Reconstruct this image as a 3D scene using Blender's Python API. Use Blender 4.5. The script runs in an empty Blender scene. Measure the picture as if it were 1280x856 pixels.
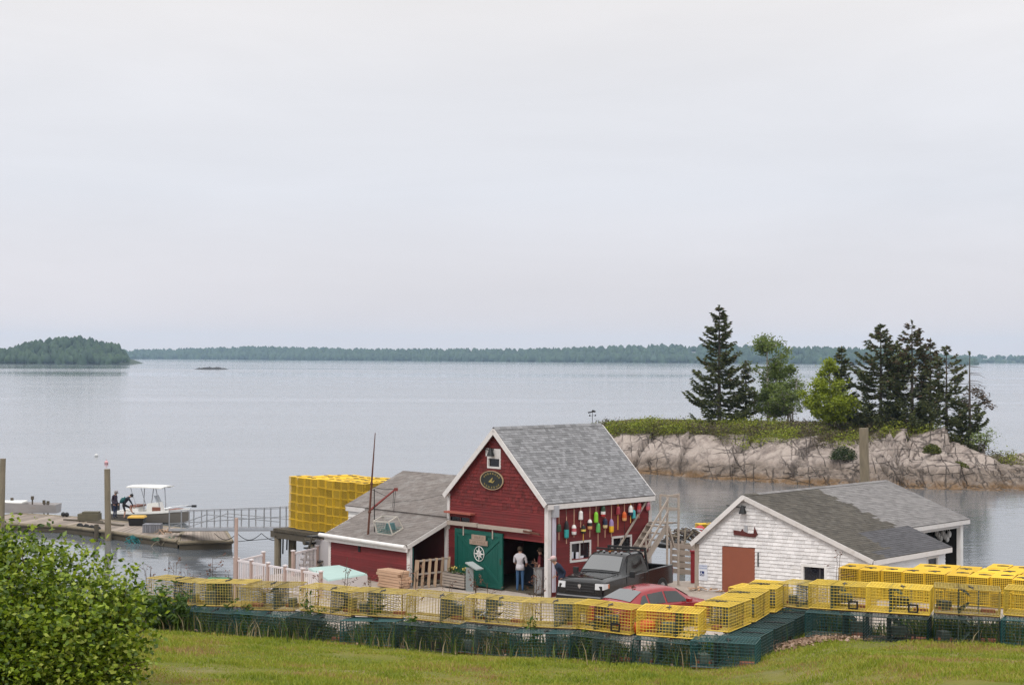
import bpy, math, random
import numpy as np
from mathutils import Vector, Matrix, noise as mnoise

SC = bpy.context.scene
COL = SC.collection
R = math.radians
V = Vector

# ------------------------------------------------------------------ camera
FPX = 2000.0                       # focal length in photograph pixels (1280 wide)
CAMZ = 10.8
PITCH = math.atan((446.0 - 428.0) / FPX)
ROLL = R(0.25)
cam_d = bpy.data.cameras.new('camera'); cam = bpy.data.objects.new('camera', cam_d); COL.objects.link(cam)
cam_d.sensor_width = 36; cam_d.lens = 36 * FPX / 1280; cam_d.clip_end = 20000; cam_d.clip_start = 0.1
CAMM = Matrix.Rotation(math.pi / 2 + PITCH, 4, 'X') @ Matrix.Rotation(ROLL, 4, 'Z')
cam.matrix_world = Matrix.Translation((0, 0, CAMZ)) @ CAMM
SC.camera = cam
CAM3 = CAMM.to_3x3()
O = V((0, 0, CAMZ))

def ray(px, py):
    return CAM3 @ V(((px - 640) / FPX, (428 - py) / FPX, -1))
def at(px, py, z):
    """where the sight line through a photograph pixel meets the level z"""
    d = ray(px, py); return O + d * ((z - CAMZ) / d.z)
def atY(px, py, Y):
    d = ray(px, py); return O + d * (Y / d.y)
def onp(px, py, p, n):
    d = ray(px, py); return O + d * ((V(p) - O).dot(n) / d.dot(n))

class Frame:
    def __init__(s, o, u, v):
        s.o = V(o); s.u = V((u[0], u[1], 0)).normalized(); s.v = V((v[0], v[1], 0)).normalized(); s.w = V((0, 0, 1))
    def __call__(s, x, y, z): return s.o + s.u * x + s.v * y + s.w * z
    def inv(s, p):
        q = V(p) - s.o; det = s.u.x * s.v.y - s.u.y * s.v.x
        return ((q.x * s.v.y - q.y * s.v.x) / det, (s.u.x * q.y - s.u.y * q.x) / det, q.z)

# ------------------------------------------------------------------ mesh builder
class MB:
    def __init__(s): s.v = []; s.f = []; s.m = []; s.cur = 0
    def add(s, vs, fs):
        o = len(s.v); s.v += [tuple(p) for p in vs]; s.f += [[i + o for i in f] for f in fs]; s.m += [s.cur] * len(fs); return s
    def hexa(s, p):      # 4 bottom, 4 top
        return s.add(p, [(3, 2, 1, 0), (4, 5, 6, 7), (0, 1, 5, 4), (1, 2, 6, 5), (2, 3, 7, 6), (3, 0, 4, 7)])
    def box(s, c, size, F=None, rz=0.0):
        x, y, z = [q / 2 for q in size]; c = V(c); ca, sa = math.cos(rz), math.sin(rz); pts = []
        for k in (-1, 1):
            for i, j in ((-1, -1), (1, -1), (1, 1), (-1, 1)):
                a, b = i * x, j * y; p = c + V((a * ca - b * sa, a * sa + b * ca, k * z)); pts.append(F(*p) if F else p)
        return s.hexa(pts)
    def span(s, a, b, F=None):      # box from corner a to corner b
        a = V(a); b = V(b); return s.box((a + b) / 2, [abs(t) for t in (b - a)], F)
    def bar(s, p, q, w, h=None, up=(0, 0, 1)):
        p = V(p); q = V(q); h = h or w; d = (q - p).normalized(); up = V(up)
        if abs(d.dot(up)) > .98: up = V((1, 0, 0)) if abs(d.x) < .9 else V((0, 1, 0))
        a = d.cross(up).normalized() * (w / 2); b = a.cross(d).normalized() * (h / 2)
        return s.hexa([p - a - b, p + a - b, p + a + b, p - a + b, q - a - b, q + a - b, q + a + b, q - a + b])
    def wire(s, p, q, r):            # open four-sided wire
        p = V(p); q = V(q); d = (q - p).normalized(); up = V((0, 0, 1)) if abs(d.z) < .9 else V((1, 0, 0))
        a = d.cross(up).normalized() * r; b = a.cross(d).normalized() * r
        return s.add([p + a, p + b, p - a, p - b, q + a, q + b, q - a, q - b], [(0, 1, 5, 4), (1, 2, 6, 5), (2, 3, 7, 6), (3, 0, 4, 7)])
    def tube(s, pts, r, n=6, caps=True):
        pts = [V(p) for p in pts]; k = len(pts); rr = r if isinstance(r, (list, tuple)) else [r] * k
        vs = []; ref = None
        for i, p in enumerate(pts):
            d = (pts[min(i + 1, k - 1)] - pts[max(i - 1, 0)]).normalized()
            if ref is None: ref = V((0, 0, 1)) if abs(d.z) < .9 else V((1, 0, 0))
            a = d.cross(ref).normalized(); b = a.cross(d).normalized(); ref = b if abs(d.dot(b)) < .5 else ref
            for j in range(n):
                t = 2 * math.pi * j / n; vs.append(p + (a * math.cos(t) + b * math.sin(t)) * rr[i])
        fs = [(i * n + j, i * n + (j + 1) % n, (i + 1) * n + (j + 1) % n, (i + 1) * n + j) for i in range(k - 1) for j in range(n)]
        if caps: fs += [tuple(range(n))[::-1], tuple(range((k - 1) * n, k * n))]
        return s.add(vs, fs)
    def lathe(s, prof, n=12, c=(0, 0, 0), M=None):
        vs = []; c = V(c)
        for r, z in prof:
            for j in range(n):
                t = 2 * math.pi * j / n; p = V((r * math.cos(t), r * math.sin(t), z)); vs.append((M @ p if M else p) + c)
        k = len(prof); fs = [(i * n + j, i * n + (j + 1) % n, (i + 1) * n + (j + 1) % n, (i + 1) * n + j) for i in range(k - 1) for j in range(n)]
        fs += [tuple(range(n))[::-1], tuple(range((k - 1) * n, k * n))]
        return s.add(vs, fs)
    def prism(s, poly, vec):
        poly = [V(p) for p in poly]; vec = V(vec); n = len(poly)
        fs = [tuple(range(n))[::-1], tuple(range(n, 2 * n))] + [(i, (i + 1) % n, n + (i + 1) % n, n + i) for i in range(n)]
        return s.add(poly + [p + vec for p in poly], fs)
    def ball(s, c, r, n=10, m=6, sc=(1, 1, 1), M=None):
        prof = [(math.sin(math.pi * i / m) * r, -math.cos(math.pi * i / m) * r) for i in range(m + 1)]
        prof[0] = (r * .05, prof[0][1]); prof[-1] = (r * .05, prof[-1][1])
        S = Matrix.Diagonal(sc).to_3x3()
        return s.lathe(prof, n, c, (M @ S) if M else S)
    def build(s, name, mats, parent=None, world=True, smooth=False, base=None, bevel=0):
        if not isinstance(mats, (list, tuple)): mats = [mats]
        pts = np.array(s.v, dtype=float)
        if parent is not None: off = np.array(ROOT[parent.name]) if world else np.zeros(3)
        else:
            off = np.array(base) if base is not None else np.array([(pts[:, 0].min() + pts[:, 0].max()) / 2, (pts[:, 1].min() + pts[:, 1].max()) / 2, pts[:, 2].min()])
        me = bpy.data.meshes.new(name); me.from_pydata((pts - off).tolist(), [], s.f)
        for m in mats: me.materials.append(m)
        if len(mats) > 1: me.polygons.foreach_set('material_index', s.m)
        if smooth: me.polygons.foreach_set('use_smooth', [True] * len(me.polygons))
        if smooth == 'auto': me.set_sharp_from_angle(angle=R(32))
        o = bpy.data.objects.new(name, me); COL.objects.link(o)
        if parent is not None: o.parent = parent; ROOT[o.name] = ROOT[parent.name]
        else: o.location = off; ROOT[o.name] = tuple(off)
        if bevel:
            b = o.modifiers.new('bevel', 'BEVEL'); b.width = bevel; b.segments = 2; b.limit_method = 'ANGLE'; b.angle_limit = R(35)
        return o

ROOT = {}
def mesh_np(name, verts, faces, mats, parent=None, smooth=False, mi=None, base=(0, 0, 0), world=True):
    """fast mesh from arrays; faces is an (M,k) array"""
    verts = np.asarray(verts, dtype=np.float32).reshape(-1, 3)
    off = np.array((ROOT[parent.name] if world else (0, 0, 0)) if parent is not None else base, dtype=np.float32)
    faces = np.asarray(faces, dtype=np.int32); k = faces.shape[1]
    me = bpy.data.meshes.new(name); me.vertices.add(len(verts)); me.vertices.foreach_set('co', (verts - off).ravel())
    me.loops.add(faces.size); me.loops.foreach_set('vertex_index', faces.ravel())
    me.polygons.add(len(faces)); me.polygons.foreach_set('loop_start', np.arange(0, faces.size, k, dtype=np.int32))
    if not isinstance(mats, (list, tuple)): mats = [mats]
    for m in mats: me.materials.append(m)
    if mi is not None: me.polygons.foreach_set('material_index', np.asarray(mi, dtype=np.int32))
    me.update(calc_edges=True); me.validate()
    if smooth: me.polygons.foreach_set('use_smooth', [True] * len(me.polygons))
    o = bpy.data.objects.new(name, me); COL.objects.link(o)
    if parent is not None: o.parent = parent; ROOT[o.name] = ROOT[parent.name]
    else: o.location = base; ROOT[o.name] = tuple(base)
    return o

def tag(o, label=None, cat=None, group=None, kind=None):
    if label: o['label'] = label
    if cat: o['category'] = cat
    if group: o['group'] = group
    if kind: o['kind'] = kind
    return o
def thing(name, label, cat, loc, group=None, rz=0.0):
    o = bpy.data.objects.new(name, None); COL.objects.link(o); o.location = loc; o.rotation_euler = (0, 0, rz)
    o.empty_display_size = .2; ROOT[o.name] = tuple(loc); return tag(o, label, cat, group)
def dup(root, loc, rz=0.0, label=None, group=None, scale=None, rot=None):
    r = root.copy(); COL.objects.link(r); r.location = loc; r.rotation_euler = rot or (0, 0, rz)
    if scale: r.scale = (scale,) * 3
    if label: r['label'] = label
    if group: r['group'] = group
    for ch in list(root.children):
        c = ch.copy(); COL.objects.link(c); c.parent = r
        for g in list(ch.children):
            d = g.copy(); COL.objects.link(d); d.parent = c
    return r

# ------------------------------------------------------------------ materials
def nodes(name):
    m = bpy.data.materials.new(name); m.use_nodes = True; nt = m.node_tree; return m, nt, nt.nodes, nt.links, nt.nodes['Principled BSDF']
def mathn(nt, op, a, b=None, c=None, clamp=False):
    n = nt.nodes.new('ShaderNodeMath'); n.operation = op; n.use_clamp = clamp
    for i, x in enumerate((a, b, c)):
        if x is None: continue
        if isinstance(x, (int, float)): n.inputs[i].default_value = x
        else: nt.links.new(x, n.inputs[i])
    return n.outputs[0]
def noisen(nt, vec, scale, detail=4, rough=.55, dist=0):
    n = nt.nodes.new('ShaderNodeTexNoise'); n.inputs['Scale'].default_value = scale; n.inputs['Detail'].default_value = detail
    n.inputs['Roughness'].default_value = rough; n.inputs['Distortion'].default_value = dist
    if vec is not None: nt.links.new(vec, n.inputs['Vector'])
    return n.outputs['Fac']
def ramp(nt, fac, stops):
    n = nt.nodes.new('ShaderNodeValToRGB'); e = n.color_ramp.elements
    while len(e) < len(stops): e.new(.5)
    for i, (p, c) in enumerate(stops): e[i].position = p; e[i].color = (*c, 1) if len(c) == 3 else c
    nt.links.new(fac, n.inputs[0]); return n.outputs[0]
def mixc(nt, fac, a, b, mode='MIX'):
    n = nt.nodes.new('ShaderNodeMix'); n.data_type = 'RGBA'; n.blend_type = mode
    for x, i in ((fac, 0), (a, 6), (b, 7)):
        if isinstance(x, (int, float)): n.inputs[i].default_value = x
        elif isinstance(x, tuple): n.inputs[i].default_value = (*x, 1)
        else: nt.links.new(x, n.inputs[i])
    return n.outputs[2]
def bump(nt, bsdf, h, strength, dist=.02):
    n = nt.nodes.new('ShaderNodeBump'); n.inputs['Strength'].default_value = strength; n.inputs['Distance'].default_value = dist
    nt.links.new(h, n.inputs['Height']); nt.links.new(n.outputs[0], bsdf.inputs['Normal'])
MATS = {}
def mat(name, col, rough=.75, metal=0, var=.15, scale=3, fine=.12, island=0, objr=0, bmp=0, bscale=40, dirt=None, dirt_amt=.5, dscale=1.5, spec=.4, stretch=None, coat=0):
    """painted or raw surface: broad and fine colour drift, per-piece and per-copy drift, dirt patches, grain bump"""
    if name in MATS: return MATS[name]
    m, nt, N, L, b = nodes(name); MATS[name] = m
    tc = N.new('ShaderNodeTexCoord').outputs['Object']
    if stretch:
        mp = N.new('ShaderNodeMapping'); mp.inputs['Scale'].default_value = stretch; L.new(tc, mp.inputs[0]); tc = mp.outputs[0]
    val = mathn(nt, 'MULTIPLY_ADD', noisen(nt, tc, scale), 2 * var, 1 - var)
    val = mathn(nt, 'ADD', val, mathn(nt, 'MULTIPLY_ADD', noisen(nt, tc, scale * 14), 2 * fine, -fine))
    if island: val = mathn(nt, 'ADD', val, mathn(nt, 'MULTIPLY_ADD', N.new('ShaderNodeNewGeometry').outputs['Random Per Island'], 2 * island, -island))
    if objr: val = mathn(nt, 'ADD', val, mathn(nt, 'MULTIPLY_ADD', N.new('ShaderNodeObjectInfo').outputs['Random'], 2 * objr, -objr))
    h = N.new('ShaderNodeHueSaturation'); h.inputs['Color'].default_value = (*col, 1); L.new(val, h.inputs['Value']); c = h.outputs[0]
    if dirt:
        f = ramp(nt, noisen(nt, tc, dscale, 6, .65), [(.5, (0, 0, 0)), (.72, (1, 1, 1))]); c = mixc(nt, mathn(nt, 'MULTIPLY', f, dirt_amt), c, dirt)
    L.new(c, b.inputs['Base Color']); b.inputs['Roughness'].default_value = rough; b.inputs['Metallic'].default_value = metal
    b.inputs['Specular IOR Level'].default_value = spec
    if coat: b.inputs['Coat Weight'].default_value = coat; b.inputs['Coat Roughness'].default_value = .05
    if bmp: bump(nt, b, noisen(nt, tc, bscale, 5), bmp)
    return m
def leafmat(name, cols, rough=.55, transl=.3):
    """leaf surface: colour picked per leaf from a ramp, some light passing through"""
    if name in MATS: return MATS[name]
    m, nt, N, L, b = nodes(name); MATS[name] = m
    r = N.new('ShaderNodeNewGeometry').outputs['Random Per Island']
    tc = N.new('ShaderNodeTexCoord').outputs['Object']
    f = mathn(nt, 'ADD', mathn(nt, 'MULTIPLY', r, .6), mathn(nt, 'MULTIPLY', noisen(nt, tc, .9, 3), .4))
    k = len(cols); c = ramp(nt, f, [(.15 + .7 * i / (k - 1), q) for i, q in enumerate(cols)])
    L.new(c, b.inputs['Base Color']); b.inputs['Roughness'].default_value = rough; b.inputs['Specular IOR Level'].default_value = .35
    t = N.new('ShaderNodeBsdfTranslucent'); L.new(c, t.inputs[0]); mx = N.new('ShaderNodeMixShader'); mx.inputs[0].default_value = transl
    L.new(b.outputs[0], mx.inputs[1]); L.new(t.outputs[0], mx.inputs[2]); L.new(mx.outputs[0], N['Material Output'].inputs['Surface'])
    return m

M_white = mat('white_paint', (.66, .645, .635), .6, var=.06, dirt=(.42, .38, .33), dirt_amt=.45, bmp=.1)
M_trim = mat('white_trim', (.60, .575, .565), .6, var=.08, dirt=(.40, .36, .32), dirt_amt=.5, dscale=3)
M_red = mat('barn_red', (.150, .014, .015), .7, var=.22, scale=.9, island=.16, dirt=(.10, .020, .018), dirt_amt=.5, bmp=.15)
M_redsh = mat('shingle_red', (.135, .016, .016), .8, var=.2, scale=.9, island=.28, dirt=(.09, .022, .018), dirt_amt=.5, bmp=.2)
M_whsh = mat('shingle_white', (.655, .64, .645), .75, var=.08, island=.14, dirt=(.40, .38, .36), dirt_amt=.5, dscale=2.2, bmp=.15)
M_roof = mat('roof_grey', (.175, .175, .183), .9, var=.1, island=.30, fine=.25, bmp=.3, bscale=90)
M_roofb = mat('roof_brown', (.150, .130, .120), .92, var=.14, island=.14, fine=.2, dirt=(.30, .29, .28), dirt_amt=.5, bmp=.3, bscale=90)
M_roofmoss = mat('roof_moss', (.066, .058, .048), .95, var=.35, scale=1.4, island=.25, fine=.4, dirt=(.15, .14, .125), dirt_amt=.4, dscale=3, bmp=.5, bscale=60)
M_rooflt = mat('roof_weathered', (.165, .156, .155), .92, var=.12, island=.2, fine=.2, dirt=(.18, .175, .17), dirt_amt=.6, bmp=.3, bscale=90)
M_roofch = mat('roof_charcoal', (.062, .060, .066), .9, var=.1, island=.2, fine=.15, bmp=.3, bscale=90)
M_green = mat('door_green', (.004, .078, .060), .55, var=.18, dirt=(.01, .075, .06), dirt_amt=.6, island=.07, bmp=.12)
M_wood = mat('weathered_wood', (.33, .28, .24), .9, var=.2, island=.18, bmp=.3, stretch=(1, 1, 6))
M_woodtan = mat('fresh_lumber', (.46, .30, .20), .85, var=.15, island=.16, bmp=.2)
M_wooddk = mat('dark_timber', (.075, .062, .045), .9, var=.3, bmp=.4, island=.15)
M_pile = mat('piling_wood', (.20, .165, .115), .9, var=.25, scale=2, dirt=(.10, .085, .06), dirt_amt=.7, bmp=.5, stretch=(2, 2, .5))
M_deck = mat('deck_planks', (.225, .185, .155), .9, var=.25, island=.3, bmp=.3)
M_brown = mat('door_brown', (.235, .072, .040), .7, var=.10, bmp=.05)
M_yel = mat('trap_yellow', (.62, .43, .045), .55, var=.2, objr=.2, fine=.1, dirt=(.32, .22, .06), dirt_amt=.5, dscale=5)
M_yelold = mat('trap_yellow_old', (.44, .325, .07), .6, var=.35, objr=.28, fine=.18, dirt=(.12, .08, .045), dirt_amt=.8, dscale=5)
M_yelbr = mat('trap_yellow_new', (.66, .42, .022), .5, var=.1, objr=.14, fine=.05)
M_grn = mat('trap_green', (.010, .050, .052), .4, var=.45, objr=.6, fine=.1, dirt=(.05, .08, .06), dirt_amt=.5, dscale=5)
M_net = mat('trap_net', (.045, .065, .055), .9, var=.4, scale=8, objr=.5)
M_brick = mat('trap_brick', (.24, .085, .05), .9, var=.3)
M_runner = mat('trap_runner', (.20, .10, .055), .9, var=.3)
M_black = mat('black_plastic', (.012, .012, .013), .5, var=.2)
M_dark = mat('dark_inside', (.012, .011, .012), .9, var=.2)
M_steel = mat('grey_metal', (.33, .34, .36), .4, metal=.7, var=.12)
M_galv = mat('galvanised', (.42, .43, .46), .45, metal=.5, var=.12)
M_rust = mat('rusty_iron', (.11, .045, .03), .8, var=.35, metal=.2, bmp=.3)
M_rope = mat('old_rope', (.20, .17, .13), .95, var=.3)
M_tan = mat('sand_gravel', (.38, .32, .27), .95)
# ------------------------------------------------------------------ light, sky, air
SUN_EL, SUN_AZ = R(52), R(200)      # azimuth measured clockwise from +Y: behind the camera, a little left
w = bpy.data.worlds.new('World'); SC.world = w; w.use_nodes = True
nt = w.node_tree; N, L = nt.nodes, nt.links
bg = N['Background']; bg.inputs['Strength'].default_value = .1
sky = N.new('ShaderNodeTexSky'); sky.sky_type = 'NISHITA'; sky.sun_disc = False; sky.sun_elevation = SUN_EL; sky.sun_rotation = SUN_AZ
sky.air_density = 1.0; sky.dust_density = 2.0; sky.ozone_density = 1.0
tcg = N.new('ShaderNodeTexCoord').outputs['Generated']
sep = N.new('ShaderNodeSeparateXYZ'); L.new(tcg, sep.inputs[0])
# overcast sheet: brightness by height above the horizon, brightest overhead
ov = ramp(nt, mathn(nt, 'MAXIMUM', sep.outputs[2], 0.0), [(0.0, (.76, .69, .70)), (.04, (.755, .72, .75)), (.10, (.755, .76, .81)), (.16, (.80, .795, .825)), (.215, (.85, .825, .825)), (.5, (.95, .95, .94)), (1.0, (1.0, .985, .97))])
mp = N.new('ShaderNodeMapping'); mp.inputs['Scale'].default_value = (1.6, 1.6, 9); L.new(tcg, mp.inputs[0])
cl = noisen(nt, mp.outputs[0], 1.7, 5, .55, .4)
cl = mathn(nt, 'MULTIPLY_ADD', cl, .22, .89)
vm = N.new('ShaderNodeVectorMath'); vm.operation = 'SCALE'; L.new(ov, vm.inputs[0]); L.new(mathn(nt, 'MULTIPLY', cl, 10.0), vm.inputs['Scale'])
zen = N.new('ShaderNodeVectorMath'); zen.operation = 'SCALE'; L.new(vm.outputs[0], zen.inputs[0])
L.new(mathn(nt, 'MULTIPLY_ADD', mathn(nt, 'SMOOTH_MIN', mathn(nt, 'MULTIPLY', mathn(nt, 'MAXIMUM', mathn(nt, 'SUBTRACT', sep.outputs[2], .24), 0.0), 1.6), 1.0, .2), 1.05, 1.0), zen.inputs['Scale'])
c = mixc(nt, .92, sky.outputs[0], zen.outputs[0])
L.new(c, bg.inputs['Color'])
sd = bpy.data.lights.new('sun', 'SUN'); sd.energy = 1.3; sd.angle = R(14); sd.color = (1, .955, .89)
so = bpy.data.objects.new('sun', sd); COL.objects.link(so)
sdir = V((math.sin(SUN_AZ) * math.cos(SUN_EL), math.cos(SUN_AZ) * math.cos(SUN_EL), math.sin(SUN_EL)))
so.rotation_euler = sdir.to_track_quat('Z', 'Y').to_euler(); so.location = (0, -20, 60)

mb = MB(); mb.span((-5200, -60, -4), (5200, 6300, 95))
hz = bpy.data.materials.new('haze_air'); hz.use_nodes = True; n_ = hz.node_tree
n_.nodes.remove(n_.nodes['Principled BSDF']); pv = n_.nodes.new('ShaderNodeVolumePrincipled')
pv.inputs['Color'].default_value = (.56, .77, 1.0, 1); pv.inputs['Density'].default_value = 0.000085; pv.inputs['Anisotropy'].default_value = .2
n_.links.new(pv.outputs[0], n_.nodes['Material Output'].inputs['Volume'])
tag(mb.build('haze', hz), kind='stuff')

# ------------------------------------------------------------------ water
m, nt, N, L, b = nodes('sea_water')
geo = N.new('ShaderNodeNewGeometry').outputs['Position']
b.inputs['Base Color'].default_value = (.100, .112, .126, 1); b.inputs['IOR'].default_value = 1.33; b.inputs['Specular IOR Level'].default_value = .5
mp = N.new('ShaderNodeMapping'); mp.inputs['Scale'].default_value = (.0012, .006, 1); L.new(geo, mp.inputs[0])
slick = noisen(nt, mp.outputs[0], 1.0, 5, .6, .6)
L.new(mathn(nt, 'MULTIPLY_ADD', ramp(nt, slick, [(.35, (0, 0, 0)), (.7, (1, 1, 1))]), .10, .045), b.inputs['Roughness'])
mp2 = N.new('ShaderNodeMapping'); mp2.inputs['Scale'].default_value = (.55, 1.1, 1); mp2.inputs['Rotation'].default_value = (0, 0, .3); L.new(geo, mp2.inputs[0])
h = mathn(nt, 'ADD', noisen(nt, mp2.outputs[0], 1.0, 3, .55, .5), mathn(nt, 'MULTIPLY', noisen(nt, mp2.outputs[0], .16, 3), 1.6))
amp = mathn(nt, 'MULTIPLY_ADD', ramp(nt, slick, [(.42, (.38, .38, .38)), (.60, (1, 1, 1))]), .15, 0.0)
bn = N.new('ShaderNodeBump'); bn.inputs['Distance'].default_value = .22; L.new(amp, bn.inputs['Strength']); L.new(h, bn.inputs['Height']); L.new(bn.outputs[0], b.inputs['Normal'])
mb = MB(); mb.add([(-5100, -50, 0), (5100, -50, 0), (5100, 6200, 0), (-5100, 6200, 0)], [(0, 1, 2, 3)])
tag(mb.build('sea_water', m, base=(0, 0, 0)), kind='structure')

# ------------------------------------------------------------------ shore ground: lawn, bank, gravel yard
def pl(x, pts):
    if x <= pts[0][0]: return pts[0][1]
    for (a, b_), (c, d) in zip(pts, pts[1:]):
        if x <= c: return b_ + (d - b_) * (x - a) / (c - a)
    return pts[-1][1]
def sm(x, a, b_):
    t = min(1, max(0, (x - a) / (b_ - a))); return t * t * (3 - 2 * t)
YROW = [(-30, 33), (-5.9, 26.4), (2.6, 23.6), (3.4, 24.2), (4.6, 26.4), (5.6, 25.2), (7.6, 22.9), (12, 21.8), (40, 19)]
ZROW = [(-30, 6.3), (-5.9, 6.32), (2.7, 6.28), (4.6, 6.33), (7.4, 6.68), (12, 7.0), (40, 8)]
def ground_z(X, Y):
    yr, zr = pl(X, YROW), pl(X, ZROW); s = Y - yr
    bump_ = .05 * mnoise.noise(V((X * .5, Y * .5, 0))) + .025 * mnoise.noise(V((X * 1.7, Y * 1.7, 3)))
    if s <= 0: return zr - .115 * s + bump_ * min(1, -s / 1.5)
    g = 1 if s < .8 else max(0, 1 - (s - .8) / 21) ** 2.1
    bb = (X + 2.58) * .724 + (Y - 66.2) * .69
    zy = 1.5
    thr = 7.5 + 7.5 * sm(X, 7, 11)
    zy -= 3.4 * sm(bb, thr, thr + 2.5)
    uu = (X + 2.58) * .69 - (Y - 66.2) * .724
    zy -= 3.4 * max(sm(-X, 8.6, 11.5), sm(-uu, 5.6, 7.4) * sm(Y, 60, 64))
    zy = max(zy, -1.9)
    z = zy + (zr - zy) * g
    hump = sm(X, 7.6, 9.6) * (1 - sm(Y, 48.5, 55)) * sm(Y, 30, 41)
    z = z + max(0, 3.98 - z) * hump
    return z + bump_ * min(1, s / 6) * (1 - hump)
xs = np.concatenate([np.arange(-40, -14, 1.0), np.arange(-14, 16, .4), np.arange(16, 46, 1.0)])
ys = np.concatenate([np.arange(-20, 14, 1.0), np.arange(14, 34, .35), np.arange(34, 95, .7)])
gv = [(x, y, ground_z(x, y)) for y in ys for x in xs]; nx = len(xs)
gf = [(j * nx + i, j * nx + i + 1, (j + 1) * nx + i + 1, (j + 1) * nx + i) for j in range(len(ys) - 1) for i in range(nx - 1)]
m, nt, N, L, b = nodes('shore_ground')
pos = N.new('ShaderNodeNewGeometry').outputs['Position']
att = N.new('ShaderNodeAttribute'); att.attribute_name = 'zone'
lawn = ramp(nt, noisen(nt, pos, .55, 6, .65), [(.25, (.09, .115, .012)), (.45, (.16, .175, .018)), (.58, (.22, .20, .035)), (.72, (.27, .17, .07))])
lawn = mixc(nt, mathn(nt, 'MULTIPLY', noisen(nt, pos, 28, 4), .75), lawn, (.045, .045, .012))
grav = ramp(nt, noisen(nt, pos, .8, 7, .7), [(.3, (.28, .235, .20)), (.55, (.42, .36, .31)), (.75, (.50, .44, .39))])
grav = mixc(nt, mathn(nt, 'MULTIPLY', noisen(nt, pos, 45, 3), .35), grav, (.20, .17, .15))
bank = ramp(nt, noisen(nt, pos, 1.1, 6, .7), [(.3, (.09, .075, .04)), (.5, (.20, .155, .10)), (.7, (.33, .27, .21))])
z1 = mathn(nt, 'ADD', att.outputs['Fac'], mathn(nt, 'MULTIPLY_ADD', noisen(nt, pos, 1.4, 4), .5, -.25))
c = mixc(nt, mathn(nt, 'MULTIPLY', z1, 4.0, clamp=True), lawn, bank)
c = mixc(nt, mathn(nt, 'MULTIPLY_ADD', z1, 4.0, -1.6, clamp=True), c, grav)
L.new(c, b.inputs['Base Color']); b.inputs['Roughness'].default_value = .95; b.inputs['Specular IOR Level'].default_value = .2
bump(nt, b, noisen(nt, pos, 22, 6, .7), .6, .05)
go = mesh_np('shore_ground', gv, gf, m, smooth=True)
a = go.data.attributes.new('zone', 'FLOAT', 'POINT')
a.data.foreach_set('value', [sm(y - pl(x, YROW), -.4, 1.0) * .34 + .66 * sm(y - pl(x, YROW), 4.0, 13) for y in ys for x in xs])
tag(go, kind='structure')

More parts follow.
